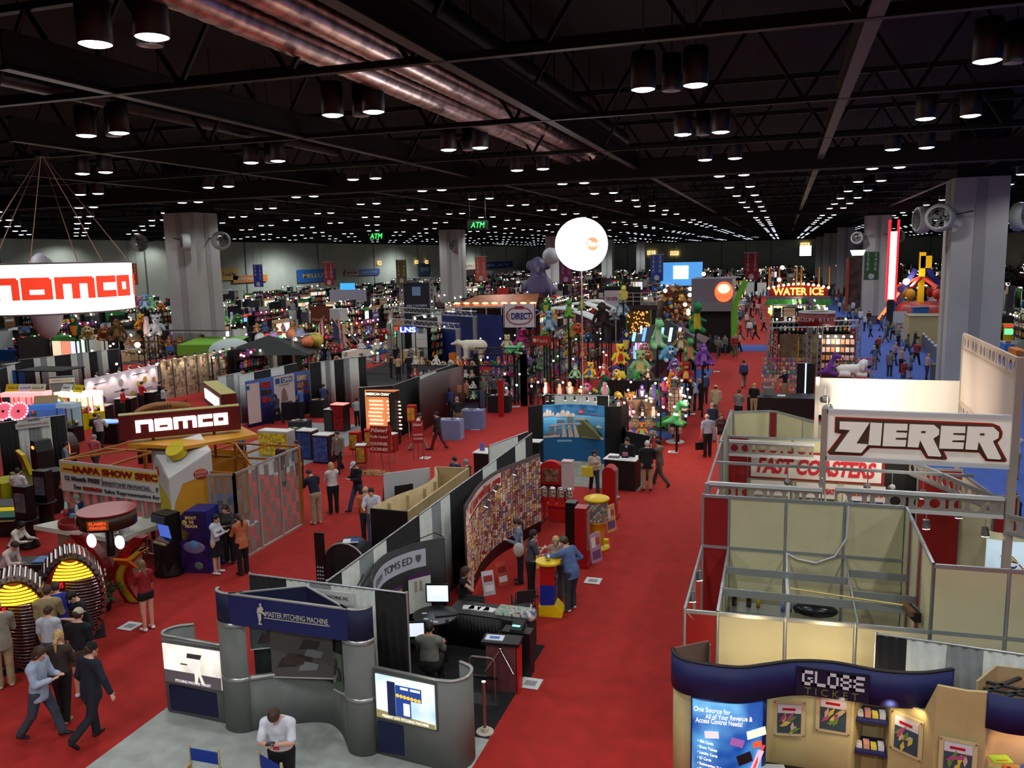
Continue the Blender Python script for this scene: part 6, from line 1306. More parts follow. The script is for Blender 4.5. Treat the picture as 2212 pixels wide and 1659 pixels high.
P=G(100,872,1.8);claw((P.x,P.y,0),.5,'blue framed toy crane case with a wooden lid',1.3,1.0,1.8,(24,60,140),(60,110,190),(190,160,110),None,.5,(30,80,180),base_h=.8)
P=G(148,872,1.9);claw((P.x,P.y,0),.1,'black glass front prize case with a red poster base',.85,.7,1.95,(14,14,16),(150,170,180),None,None,.4,(30,30,34),((200,190,60),(120,150,60),(220,220,220),(60,60,60)),.75)
for i,px in enumerate((10,43)):
 P=G(px,888,1.35);t=thing('wheel_game',('pink spinning wheel game ringed with bulbs, cut by the frame edge','pink spinning wheel game ringed with white bulbs beside the red trimmed claws')[i],'wheel game',(P.x,P.y,0),.3)
 bx(-.7,.7,-.25,.3,0,1.0).build('cabinet',mat((30,26,60),.4),t);M=Matrix.Translation((0,-.1,1.35))@Matrix.Rotation(pi/2-.5,4,'X');MB().lathe([(0,.02),(.36,.02),(.5,0),(.5,-.05),(0,-.05)],n=24,M=M).build('wheel',glow((220,90,110),.9,'wheel_pink'),t)
 MB().lathe([(0,.05),(.07,.05),(.07,.02)],n=10,M=M).build('hub',BLACK,t);mb=MB()
 for k in range(18):a=2*pi*k/18;mb.ball((.46*cos(a),.46*sin(a),.03),.045,0,7,M)
 mb.build('bulbs',glow((255,240,245),3.0,'wheel_bulb'),t)
t=thing('light_table','low glowing white counter edge below the pink wheels','counter',G(25,926,.9),.2);bx(-1.6,1.1,-.25,.25,-.9,-.05).build('counter_body',mat((20,24,60),.4),t);bx(-1.6,1.1,-.27,.27,-.05,.05).build('worktop',glow((190,220,250),1.4,'lit_edge'),t)
t=thing('helmet_game','yellow domed helmet game with glowing blue visor behind the claws','game',G(118,880,1.4),0);MB().ball((0,0,.2),(.55,.5,.4),0,16).build('dome',mat((220,190,30),.3),t);MB().ball((.35,-.25,.3),(.3,.2,.25),0,12).build('visor',glow((150,200,255),1.5,'visor_glow'),t);bx(-.4,.4,-.4,.4,-1.4,0).build('cabinet',DARK,t)
P=G(232,908,1.1);t=thing('arcade_cabinet','dark curved console with blue glowing rim next to the maroon sign','arcade machine',(P.x,P.y,0),.2);bx(-.5,.7,-.4,.4,0,1.0).build('cabinet',BLACK,t);MB().ball((0,0,1.05),(.7,.3,.1),0,14).build('glowing_rim',glow((120,160,240),1.5,'rim_blue'),t)
def DL(lab,p0,p1,segs,z=2.6,sign=None,name='pipe_and_drape',group=None):
 a=G(*p0,z);b=G(*p1,z);return drape_line(name,lab,(a.x,a.y),(b.x,b.y),segs,z,sign,group)
DL('white and black curtain with a name board behind the yellow racer',(-5,915),(140,897),[(.9,1),(.5,0),(.6,2),(.5,0),(.75,1)],2.6,('EMPIRE DISTRIBUTING, INC.',.5))
DL('grey curtain with name board above the yellow claw machines',(106,815),(160,812),[(1,2)],2.6,('UNIVERSAL SPACE',.5))
DL('long black and white curtain line below the plush animal shelves',(40,778),(255,754),[(1.1,1),(.5,0),(.5,2),(.6,0),(1.3,1),(.5,0),(.5,2),(.5,0),(.7,1),(.4,2),(.5,0),(1,1)],2.6)
DL('black and white curtain line beyond the blue lion banner',(-5,800),(44,782),[(1,1),(1.0,0),(.8,1)],2.6)
DL('striped curtain at the back of the design balloon stand',(-5,716),(45,705),[(1,1),(1.0,0),(.4,1)],2.6)
t=thing('banner','blue banner with a white lion emblem at the frame edge','banner',G(10,800,2.3),.25);bx(-1.1,1.2,-.02,.02,-1.9,0).build('cloth',mat((30,80,160),.6),t);mb=MB().ball((0,-.03,-1.2),(.45,.02,.45),0,16).ball((0,-.05,-1.2),(.33,.02,.33),1,14);mb.build('emblem',[mat((220,225,230),.5),mat((30,40,70),.5)],t)
t=thing('black_canopy','flat black canopy top among the curtains above the claw row','canopy',G(108,796,2.5),.1);bx(-1.6,1.6,-1.0,1.0,-.06,0).build('canopy_top',BLACK,t)
for x in(-1.5,1.5):
 for y in(-.9,.9):bx(x-.04,x+.04,y-.04,y+.04,-2.5,-.06).build('post',BLACK,t)
a=G(182,820,2.5);b=G(338,787,2.5);t=thing('popup_display','brightly lit pale lilac wall with round coin pictures and lamps','display',(0,0,0))
PA=smooth([(a.x,a.y),(a.x*.66+b.x*.34,a.y*.66+b.y*.34+.25),(a.x*.33+b.x*.67,a.y*.33+b.y*.67-.1),(b.x,b.y)],6);MB().wall(PA,0,2.5,.06,0,True).build('curved_wall',mat((205,190,205),.5,noise=.08,scale=.6),t);S=Surf(PA,.04);mb=MB();rnd=random.Random(3)
for u,z,r,m in((.1,1.8,.18,0),(.12,1.1,.2,1),(.2,1.2,.2,2),(.45,1.9,.22,3),(.7,1.6,.18,4),(.8,1.75,.2,4),(.93,1.65,.16,4),(.6,1.1,.2,4)):S.dec(mb,[(u+r*cos(k*pi/6)/S.len,z+r*sin(k*pi/6))for k in range(12)],m,.01)
for u0,u1,z in((.35,.55,1.45),(.72,.9,1.2),(.62,.85,2.15),(.1,.25,2.1)):S.rect(mb,u0,u1,z,z+.05,5,.01,3)
mb.build('coin_pictures',[mat((190,90,80),.5),mat((170,50,60),.5),mat((50,60,140),.5),mat((150,150,160),.5),mat((200,160,70),.5),mat((120,100,140),.5)],t)
for i in range(7):
 u=.06+i*.145;p=S(u,2.75,.45);q=S(u,1.5,0);spotlamp(p,q,'bright clip lamp over the lit coin picture wall',.05,32,.09,'clip lamps over the coin picture wall')
a=G(342,780,2.5);b=G(515,753,2.5);t=thing('display_wall','long shelved display wall with small packaged goods and bulbs on top','display',(0,0,0));U=Vector((b.x-a.x,b.y-a.y));LL=U.length;an=atan2(U.y,U.x)
MB().wall([(a.x,a.y),(b.x,b.y)],0,2.5,.08).build('back_wall',mat((190,170,140),.6),t);mb=MB();S=Surf([(a.x,a.y),(b.x,b.y)],.06);rnd=random.Random(6)
n=44
for i in range(n):
 for j in range(12):S.rect(mb,(i+.1)/n,(i+.9)/n,.25+j*.18,.25+j*.18+.15,rnd.randrange(6),.002)if rnd.random()<.85 else None
mb.build('goods',[mat(c,.5)for c in((215,190,150),(200,170,140),(180,160,140),(120,90,80),(150,130,120),(225,210,180))],t)
mb=MB()
for i in range(8):p=S(i/7,0,.05);mb.box(p[0]-.03,p[0]+.03,p[1]-.03,p[1]+.03,0,2.5)
mb.build('uprights',mat((90,90,92),.5),t)
for i in range(9):p=S(.02+i*.12,2.68,.3);q=S(.02+i*.12,1.4,0);spotlamp(p,q,'round bright bulb lamp on top of the shelved display wall',.05,30,.11,'bulb lamps on the shelved display wall')
for i,(px,py)in enumerate(((338,825),(205,905),(232,898))):pass
counter(G(215,918),.25,1.3,.7,1.1,'black counter with papers beneath the coin picture wall');counter(G(265,900),.3,1.4,.7,1.1,'black draped counter with a card box where a person in red stands');counter(G(310,885),.3,1.6,.7,1.1,'black draped counter in front of two people in red shirts')
a=G(288,880,2.5);b=G(410,862,2.5);t=thing('arched_sign','curved gold arch sign reading MINT over a dark panel with outlined letters','sign',(0,0,0));PA=smooth([(a.x,a.y),((a.x+b.x)/2,(a.y+b.y)/2-.4),(b.x,b.y)],8)
MB().wall(PA,[1.9+.3*sin(pi*i/(len(PA)-1))for i in range(len(PA))],[2.3+.3*sin(pi*i/(len(PA)-1))for i in range(len(PA))],.05,0,True).build('arch_band',mat((160,104,44),.4),t);MB().wall(PA,0,[1.9+.3*sin(pi*i/(len(PA)-1))for i in range(len(PA))],.04,0,True).build('lower_panel',mat((30,28,52),.5),t)
S=Surf(PA,.04);text('HOFFMAN MINT',mat((40,24,14),.5),t,S(.5,2.37,.08),(pi/2,0,an),.3,.004,width=2.6,height=.2);text('KING',mat((190,180,150),.5),t,S(.45,1.75,.08),(pi/2,0,an),.4,.004,width=1.8,height=.36)
# blue booth with OPEN poster
a=G(530,822,2.5);b=G(668,797,2.5);t=thing('popup_display','blue curved wall with an OPEN FOR BUSINESS poster and small photographs','display',(0,0,0));PA=smooth([(a.x,a.y),(a.x*.7+b.x*.3,a.y*.7+b.y*.3-.15),(a.x*.4+b.x*.6,a.y*.4+b.y*.6+.25),(b.x,b.y)],6)
MB().wall(PA,0,2.45,.06,0,True).build('curved_wall',mat((26,64,140),.6),t);S=Surf(PA,.045)
mb=MB();S.rect(mb,0,.18,.2,2.3,0,0,4);S.rect(mb,.4,.74,.4,2.42,0,0,6);mb.build('poster_panel',mat((226,205,198),.5),t);mb=MB();S.rect(mb,.43,.5,2.0,2.3,0,.01,2);S.rect(mb,.52,.71,2.0,2.3,0,.01,3);S.rect(mb,0,.04,2.0,2.2,0,.01);mb.build('poster_heading',mat((34,90,150),.5),t)
text('OPEN',mat((232,220,215),.5),t,S(.615,2.15,.03),(pi/2,0,S.ang(.6)),.3,.004,bold=.008,width=.72,height=.22);text('FOR BUSINESS',mat((120,120,130),.5),t,S(.56,1.9,.03),(pi/2,0,S.ang(.6)),.12,.004,width=.8,height=.08)
mb=MB();pc=[(150,60,50),(190,120,90),(60,40,40),(220,180,150),(170,40,36)];rnd=random.Random(5)
for u0,u1 in((.2,.36),(.78,.96)):
 for z,q in((1.95,0),(1.55,1),(1.15,2)):
  S.rect(mb,u0,u0+(u1-u0)*(.55 if q else.9),z,z+.3,rnd.randrange(5),.01,2)
  if q:S.rect(mb,u0+(u1-u0)*.62,u1,z+.02,z+.26,rnd.randrange(5),.01,2)
mb.build('photographs',[mat(c,.5,noise=.5,scale=9)for c in pc],t)
mb=MB();S.dec(mb,[(.52,.5),(.6,.5),(.62,1.1),(.6,1.5),(.57,1.75),(.53,1.6),(.51,1.2)],0,.01);mb.build('poster_figure',mat((150,110,110),.5),t)
DL('black and white curtain line running back from the blue OPEN wall',(668,785),(790,770),[(.9,1),(.35,0),(.4,2),(.35,0),(.8,1),(.5,2),(.8,0),(.7,1)],2.9)
DL('low black and white curtain joining the OPEN wall to the shelved wall',(470,815),(520,805),[(.6,0),(.6,2),(.6,0)],2.6)
DL('white draped strip with name boards above the OPEN wall',(515,812),(640,785),[(.5,0),(.6,1),(.5,0),(.5,1)],2.6)
DL('black curtain wall behind the orange lit price display',(775,838),(850,833),[(1,1)],2.6);DL('tall dark curtain running back from the orange lit display',(850,833),(1030,770),[(1.4,1),(1.0,0),(3.0,1)],2.6)
# plush toys
def V3(*a):return np.array(a,float)
def plush_mesh(name,prims,paint,res=.045):
 P,F=nets([(V3(*a),V3(*b),ra,rb,k,None)for a,b,ra,rb,k in prims],res)
 me=bpy.data.meshes.new(name);me.vertices.add(len(P));me.vertices.foreach_set('co',np.asarray(P,np.float32).ravel())
 me.loops.add(len(F)*4);me.loops.foreach_set('vertex_index',F.ravel().astype(np.int32));me.polygons.add(len(F));me.polygons.foreach_set('loop_start',np.arange(0,len(F)*4,4,dtype=np.int32))
 me.polygons.foreach_set('use_smooth',np.ones(len(F),bool));C=P[F].mean(1);me.polygons.foreach_set('material_index',np.array([paint(c)for c in C],np.int32));me.update(calc_edges=True)
 me.materials.append(mat((180,120,70),.9,name='plush_fur'));me.materials.append(mat((230,220,190),.9,name='plush_belly'));me.materials.append(BLACK);return me
eye=lambda c,ey,ez,ex=.09:abs(abs(c[0])-ex)<.035 and abs(c[2]-ez)<.04 and c[1]<ey
PK={}
PK['bear']=plush_mesh('plush_bear',[((0,0,.2),(0,0,.42),.2,.16,.05),((0,-.02,.68),(0,-.02,.72),.17,.17,.04),((-.14,0,.86),(-.14,0,.86),.06,.06,.02),((.14,0,.86),(.14,0,.86),.06,.06,.02),((-.2,0,.45),(-.33,-.1,.25),.075,.07,.04),((.2,0,.45),(.33,-.1,.25),.075,.07,.04),((-.13,-.08,.1),(-.2,-.36,.08),.1,.09,.03),((.13,-.08,.1),(.2,-.36,.08),.1,.09,.03),((0,-.17,.64),(0,-.2,.64),.07,.06,.02)],lambda c:2 if eye(c,-.12,.74)or(c[1]<-.235 and c[2]>.6)else 1 if(c[1]<-.13 and abs(c[0])<.12 and.15<c[2]<.5)or(c[1]<-.17 and c[2]>.55 and c[2]<.7)or c[1]<-.4 else 0)
PK['ape']=plush_mesh('plush_ape',[((0,0,.22),(0,0,.5),.2,.17,.05),((0,-.02,.74),(0,-.02,.8),.16,.14,.04),((-.2,0,.52),(-.42,-.12,.2),.08,.06,.04),((.2,0,.52),(.42,-.12,.2),.08,.06,.04),((-.42,-.12,.2),(-.36,-.24,.02),.06,.07,.03),((.42,-.12,.2),(.36,-.24,.02),.06,.07,.03),((-.12,-.08,.1),(-.22,-.34,.08),.09,.09,.03),((.12,-.08,.1),(.22,-.34,.08),.09,.09,.03),((0,-.13,.7),(0,-.16,.7),.1,.09,.02),((-.17,0,.76),(-.17,0,.76),.05,.05,.02),((.17,0,.76),(.17,0,.76),.05,.05,.02)],lambda c:2 if eye(c,-.11,.82,.055)else 1 if(c[1]<-.11 and c[2]>.6)or(c[1]<-.15 and abs(c[0])<.13 and.2<c[2]<.5)or c[1]<-.4 else 0)
PK['dino']=plush_mesh('plush_dinosaur',[((0,.05,.22),(0,0,.45),.21,.15,.06),((0,0,.45),(0,-.12,.78),.12,.1,.05),((0,-.14,.84),(0,-.32,.8),.13,.1,.05),((0,.2,.15),(0,.6,.06),.14,.03,.05),((-.15,-.05,.42),(-.26,-.2,.36),.05,.045,.02),((.15,-.05,.42),(.26,-.2,.36),.05,.045,.02),((-.14,-.05,.1),(-.18,-.26,.06),.1,.08,.03),((.14,-.05,.1),(.18,-.26,.06),.1,.08,.03),((-.07,-.12,.96),(-.07,-.12,.96),.05,.05,.02),((.07,-.12,.96),(.07,-.12,.96),.05,.05,.02)],lambda c:2 if c[2]>.95 and c[1]<-.15 else 1 if(c[1]<-.12 and abs(c[0])<.1 and.1<c[2]<.6)else 0)
PK['penguin']=plush_mesh('plush_penguin',[((0,0,.24),(0,0,.6),.22,.16,.06),((0,-.02,.8),(0,-.02,.82),.14,.14,.04),((-.2,0,.58),(-.3,-.02,.26),.05,.03,.02),((.2,0,.58),(.3,-.02,.26),.05,.03,.02),((-.1,-.14,.04),(-.1,-.24,.04),.06,.05,.02),((.1,-.14,.04),(.1,-.24,.04),.06,.05,.02),((0,-.15,.8),(0,-.24,.78),.05,.02,.01)],lambda c:1 if c[1]<-.1 and abs(c[0])<.14 else 0)
PK['dog']=plush_mesh('plush_dog',[((0,.3,.2),(0,-.15,.22),.18,.18,.05),((0,-.34,.4),(0,-.36,.42),.16,.16,.05),((0,-.5,.34),(0,-.54,.34),.08,.07,.03),((-.16,-.34,.44),(-.2,-.34,.24),.06,.06,.02),((.16,-.34,.44),(.2,-.34,.24),.06,.06,.02),((-.14,-.2,.06),(-.16,-.48,.05),.075,.07,.03),((.14,-.2,.06),(.16,-.48,.05),.075,.07,.03),((-.16,.3,.08),(-.22,.1,.06),.1,.08,.03),((.16,.3,.08),(.22,.1,.06),.1,.08,.03),((0,.44,.22),(0,.62,.34),.04,.03,.02)],lambda c:2 if(c[1]<-.59)or eye(c,-.46,.46,.06)else 1 if c[1]<-.48 and c[2]<.4 else 0)
PK['bird']=plush_mesh('plush_parrot',[((0,.05,.25),(0,0,.55),.18,.16,.05),((0,-.03,.78),(0,-.03,.8),.15,.14,.04),((0,-.16,.78),(0,-.26,.68),.08,.03,.02),((-.17,0,.55),(-.2,.1,.2),.08,.04,.03),((.17,0,.55),(.2,.1,.2),.08,.04,.03),((0,.18,.2),(0,.42,-.0),.09,.05,.03)],lambda c:1 if c[1]<-.17 and c[2]>.6 else 1 if c[1]<-.1 and c[2]<.55 else 0)
CR=[(200,60,50),(235,130,40),(240,200,60),(60,150,70),(130,200,140),(60,120,200),(120,80,170),(230,120,170),(150,100,60),(210,180,140),(240,235,225),(40,40,46),(190,60,130),(100,60,40),(150,160,175)]
CN=['red','orange','yellow','green','mint green','blue','purple','pink','brown','tan','white','black','magenta','dark brown','grey']
PKN={'bear':'teddy bear','ape':'long armed ape','dino':'dinosaur','penguin':'penguin','dog':'lying dog','bird':'parrot'}
NPL=[0]
def plush(kind,loc,rz,s,ca,cb,label,group=None):
 o=bpy.data.objects.new('plush_'+{'dino':'dinosaur'}.get(kind,kind),PK[kind]);COL.objects.link(o);o.location=loc;o.rotation_euler=(0,0,rz);o.scale=(s,s,s)
 for i,c in((0,ca),(1,cb)):o.material_slots[i].link='OBJECT';o.material_slots[i].material=mat(c,.9,name='plush_fur')
 o['label']=label;o['category']='plush toy'
 if group:o['group']=group
 NPL[0]+=1;return o
def bulb(p,s=.06,lab='tiny glaring display lamp among the plush toy stands',en=0,col=(255,235,205),grp='display lamps over the toy stands'):
 o=MB().ball((0,0,0),s,0,8).cyl((0,0,0),(0,.03,.16),s*.5,s*.3,6,1);o=solo(o,'display_lamp',[glow(col,12,'bulb_glow'),BLACK],lab,'lamp',p,0,grp)
 if en:point('display_lamp_light',(p[0],p[1]-.12,p[2]-.12),en,(1,.82,.6),.1)
 return o
# big toy stand beside the main aisle
rnd=random.Random(21)
def rack(x0,x1,y,z0,z1,levels,lab,d=.5,side=0):
 t=thing('toy_rack',lab,'rack',((x0+x1)/2,y,0));w_=(x1-x0)/2
 for k in range(levels):z=z0+(z1-z0)*k/(max(1,levels-1));MB().box(-w_,w_,-d/2,d/2,z-.02,z).build('shelf',BLACK,t)
 for x in(-w_,w_):MB().box(x-.03,x+.03,-.03,.03,0,z1+.3).build('upright',BLACK,t)
 return t
def rackY(y0,y1,x,z0,z1,levels,lab,d=.5):
 t=thing('toy_rack',lab,'rack',(x,(y0+y1)/2,0));w_=(y1-y0)/2
 for k in range(levels):z=z0+(z1-z0)*k/(max(1,levels-1));MB().box(-d/2,d/2,-w_,w_,z-.02,z).build('shelf',BLACK,t)
 for y in(-w_,w_):MB().box(-.03,.03,y-.03,y+.03,0,z1+.3).build('upright',BLACK,t)
 return t
def fill_rack(x0,x1,y,zs_,per,s,kinds,place,rz=0.0,alongY=False,pal=None):
 for z in zs_:
  for i in range(per):
   q=x0+(x1-x0)*(i+.5)/per+rnd.uniform(-.05,.05);k=rnd.choice(kinds);ci=rnd.choice(pal)if pal else rnd.randrange(len(CR));cb=rnd.choice([(235,225,200),(240,240,235),CR[(ci+3)%15]])
   loc=(y,q,z)if alongY else(q,y,z)
   plush(k,loc,rz+rnd.uniform(-.3,.3),s*rnd.uniform(.85,1.2),CR[ci],cb,'%s plush %s %s'%(CN[ci],PKN[k],place),'%s plush toys %s'%(CN[ci],place))
rack(-10.6,-5.0,36.2,.5,2.2,3,'black shelf rack of small plush toys directly behind the woven stands',.6)
fill_rack(-10.4,-5.0,36.1,(.5,1.35,2.2),10,.62,('bear','dog','bird','penguin'),'on the black rack behind the woven stands')
rackY(37,44.5,-5.1,.6,2.3,3,'black shelf rack of plush toys along the main aisle edge',.6)
fill_rack(37.2,44.3,-5.05,(.6,1.45,2.3),8,.6,('dino','bear','dog'),'on the aisle side rack',pi/2*.9,True,(3,4,3,10,2,1,4,12))
rack(-10.4,-5.6,40.5,1.0,2.4,2,'second black rack carrying the larger plush animals',.8)
fill_rack(-10.2,-5.8,40.4,(1.0,2.4),6,.8,('bear','dino','ape','dog'),'on the second black rack')
BIG=[((1268,862),2.5,'ape',(225,50,140),(240,160,175),1.5,0,'big hot pink plush ape hanging over the front of the toy stand'),((1455,850),2.3,'ape',(22,22,24),(90,90,92),1.35,.2,'big black plush gorilla with grey face'),((1482,806),2.6,'bear',(150,20,26),(225,180,90),1.3,.1,'deep red plush ape with golden belly above the black gorilla'),((1383,792),2.6,'bear',(150,190,130),(225,180,120),1.7,.2,'mottled green and orange plush bear standing tall at the stand edge'),((1420,735),3.2,'dino',(140,215,150),(215,240,200),2.0,.5,'pale green plush dinosaur looking left above the toy stand'),((1442,760),2.9,'dog',(110,180,225),(230,235,240),1.7,.4,'sky blue plush dolphin like toy beside the pale dinosaur'),((1503,700),3.6,'dino',(30,130,70),(220,190,60),2.1,.4,'dark green plush dragon rearing up at the back of the stand'),((1518,770),2.2,'ape',(110,60,160),(150,110,190),1.4,.5,'purple plush ape next to the aisle'),((1400,760),2.8,'dog',(205,120,60),(240,220,200),1.2,.1,'rusty orange plush dog between the bear and dinosaur'),((1455,782),2.5,'dog',(150,110,190),(230,225,235),1.3,.2,'lilac plush dog in the middle of the toy stand'),((1470,740),3.0,'bear',(150,120,60),(220,210,180),1.4,.2,'olive brown plush bear below the dark green dragon'),((1490,762),2.7,'dino',(90,160,90),(230,150,110),1.5,.2,'green and coral plush dinosaur behind the purple ape'),((1300,835),2.2,'dino',(20,90,60),(60,130,80),1.2,1.2,'dark green plush crocodile curled on the dark counter'),((1278,858),2.0,'dino',(220,190,60),(60,120,70),1.0,1.3,'yellow plush snake coil near the crocodile'),((1245,850),1.9,'dog',(120,200,160),(210,230,210),.9,1.0,'mint plush caterpillar hanging at the stand corner'),((1340,770),2.0,'bear',(230,205,60),(190,30,40),1.5,.3,'yellow plush dragon with red belly on the black stage'),((1352,745),2.4,'bird',(30,40,120),(230,200,80),1.6,.3,'dark blue plush parrot with yellow beak on the black stage'),((1390,745),2.0,'dog',(235,160,160),(240,220,210),1.3,.3,'pale pink plush pig lying on the black stage'),((1330,795),1.4,'dog',(60,60,160),(200,60,60),1.2,.3,'blue plush dog sprawled low on the black stage'),((1462,900),1.5,'dino',(80,180,110),(230,225,120),1.3,1.4,'bright green plush dragon hanging down beside the leaflet tower'),((1466,868),2.0,'dog',(235,225,200),(150,110,70),1.0,1.4,'cream plush dog above the leaflet tower')]
def dpost(P):solo(MB().cyl((0,0,0),(0,0,P.z),.05,None,6).cyl((0,0,P.z-.04),(0,0,P.z),.3,None,10),'display_post',BLACK,'black post holding up a big plush toy','post',(P.x,P.y,0),0,'posts under the big plush toys')
for(px,py),z,k,ca,cb,s,rz,lab in BIG:P=GY(px,py+18,35.4+(900-py)*.062);plush(k,P,rz,s*.85,ca,cb,lab);dpost(P)
for i in range(34):
 px=rnd.uniform(1345,1490);py=rnd.uniform(800,905);bulb(G(px,py,2.45),.05,en=(22 if i%4==0 else 0))
t=thing('display_counter','curved dark counter topped with a lilac lit dish before the crocodile toys','counter',G(1285,868,1.0),.6);bx(-1.0,1.0,-.4,.4,-1.0,0).build('counter_body',mat((150,110,130),.5),t);bx(-1.1,1.1,-.45,.45,0,.06).build('worktop',mat((40,50,110),.4),t);MB().lathe([(0,.1),(.4,.22),(.42,.26),(0,.2)],n=20).build('lit_dish',glow((225,170,240),1.4,'lilac_glow'),t)
MB().box(-.3,.3,.1,.14,.3,.55).build('small_screen',mat((70,80,100),.4),t)
t=thing('round_table','pale green cafe table on the red carpet behind the mural','table',G(1252,850,.9));MB().cyl((0,0,-.03),(0,0,0),.45,None,20).build('tabletop',mat((190,190,120),.5),t);MB().cyl((0,0,-.9),(0,0,-.03),.04).build('pole',ALU,t)
t=thing('stage','long low black stage running diagonally under the big plush toys','stage',(0,0,0));a=G(1340,860);b=G(1460,755);MB().prism([(a.x-1.0,a.y),(a.x+1.2,a.y),(b.x+.5,b.y),(b.x-1.6,b.y)],0,1.1,'XY').build('stage_body',BLACK,t)
mb=MB();u=Vector((b.x-a.x,b.y-a.y))
for i in range(9):p=Vector((a.x-.8,a.y))+u*i/8;mb.cyl((p.x,p.y,1.1),(p.x,p.y,1.75),.03)
mb.tube([(a.x-.8,a.y,1.75),(b.x-.8,b.y,1.75)],.03);mb.build('railing',ALU,t)
for i,(px,h,c)in enumerate(((1374,1.3,(120,200,255)),(1380,1.8,(255,90,140)),(1385,2.3,(170,240,255)),(1390,1.7,(120,230,230)),(1370,.9,(90,130,255)))):
 P=G(px,775,1.2);solo(MB().cyl((0,0,0),(0,0,h),.07,None,8),'light_tube',glow(c,2.4,'tube_glow'),'upright glowing tube, %s of the cluster'%('first','second','tallest','fourth','shortest')[i],'light tube',P)
t=thing('canopy_tent','black peaked tent with glowing blue and pink stripes on its front','tent',G(1435,735,2.4));MB().add([(-3,-2,0),(3,-2,0),(3,2,0),(-3,2,0),(0,0,1.5)],[(0,1,4),(1,2,4),(2,3,4),(3,0,4),(3,2,1,0)]).build('tent_roof',BLACK,t)
for x in(-2.9,2.9):
 for y in(-1.9,1.9):bx(x-.05,x+.05,y-.05,y+.05,-2.4,0).build('pole',BLACK,t)
for i,(x,c)in enumerate(((-1.9,(120,220,255)),(-1.2,(80,130,255)),(.0,(120,230,255)),(.6,(160,220,255)),(1.2,(255,150,230)))):
 M=Matrix.Translation((x,-1.9,.1))@Matrix.Rotation(.64,4,'X');MB().box(-.1,.1,0,1.4 if i else.9,0,.04,0,M).build('light_stripe',glow(c,2.2,'stripe_glow'),t)
# stand with curved white bands and toys on a black truss
t=thing('band_canopy','three long curved white fabric bands arching over a toy stand','canopy',(0,0,0))
for(x0,y0),(x1,y1),(xm,ym)in(((1160,680),(1292,692),(1215,666)),((1205,668),(1315,680),(1262,656)),((1262,655),(1340,672),(1300,652))):
 Y0=56+(x0-1160)*.06;a=GY(x0,y0,Y0);b=GY(x1,y1,Y0);m=GY(xm,ym,Y0);pts=[]
 for i in range(15):s_=i/14;p=a*(1-s_)**2+(m*2-(a+b)/2)*2*s_*(1-s_)+b*s_*s_;pts.append(p)
 mb=MB();vs=[]
 for i,p in enumerate(pts):w_=.45+.5*i/14;vs+=[(p.x,p.y-w_,p.z),(p.x,p.y+w_,p.z+.1),(p.x,p.y+w_,p.z+.04),(p.x,p.y-w_,p.z-.06)]
 mb.add(vs,[(4*i+j,4*i+4+j,4*i+4+(j+1)%4,4*i+(j+1)%4)for i in range(14)for j in range(4)],0,True);mb.build('fabric_band',mat((214,220,218),.6,name='white_fabric'),t)
for px,py in((1292,692),(1315,680),(1340,672),(1165,682)):P=GY(px,py,57);t2=MB().cyl((P.x,P.y,0),(P.x,P.y,P.z),.05).build('post',BLACK,t)
def bar_truss(a,b,z,h,lab,m=None,name='display_truss',cat='truss',posts=True):
 t=thing(name,lab,cat,(0,0,0));mb=MB();r=.03;a=Vector((*a,z));b=Vector((*b,z));up=Vector((0,0,h));n=Vector((-(b-a).y,(b-a).x,0)).normalized()*h*.5;L=(b-a).length;k=max(2,int(L/.6))
 for o in(n,-n):mb.cyl(a+o,b+o,r,None,6);mb.cyl(a+o+up,b+o+up,r,None,6)
 for i in range(k):
  p=a+(b-a)*i/k;q=a+(b-a)*(i+.5)/k;r_=a+(b-a)*(i+1)/k
  for o in(n,-n):mb.cyl(p+o,q+o+up,.015,None,4);mb.cyl(q+o+up,r_+o,.015,None,4)
 mb.build('truss_frame',m or mat((185,190,195),.3,.7,name='truss_alu'),t)
 if posts:
  for p in(a,b):MB().box(p.x-.15,p.x+.15,p.y-.15,p.y+.15,0,z).build('post',m or mat((150,155,160),.4,.5),t)
 return t
bar_truss((-16.8,44.8),(-14.0,45.0),3.0,.35,'black truss over the front of the red signed toy stand',BLACK);bar_truss((-14.0,45.0),(-14.3,66),3.2,.5,'long black truss along the side aisle of the toy stand',BLACK)
t=thing('hanging_sign','red sign with cream letters hung over the toy stand','sign',GY(1168,735,46));bx(-.55,.55,-.04,.04,-.26,.26).build('sign_board',mat((150,26,30),.5),t);text('Fiesta',mat((215,180,150),.5),t,(.12,-.06,0),size=.3,ext=.005,width=.62,height=.24);MB().cyl((-.35,-.06,0),(-.35,-.05,0),.13,None,6).build('logo_mark',mat((215,180,150),.5),t)
for x in(-.4,.4):MB().cyl((x,0,.26),(x,0,.6),.015).build('hanger',BLACK,t)
rack(-17.0,-14.5,45.4,.5,2.3,4,'black rack of small toys below the red hanging sign',.6);fill_rack(-16.9,-14.6,45.3,(.5,1.1,1.7,2.3),6,.5,('bear','dog','ape','bird','penguin'),'below the red hanging sign')
rackY(46,62,-14.5,.5,2.4,3,'long black rack of toys facing the side aisle',.6);fill_rack(46.2,61.8,-14.45,(.5,1.45,2.4),11,.75,('bear','dino','ape','bird'),'on the side aisle rack',pi/2,True)
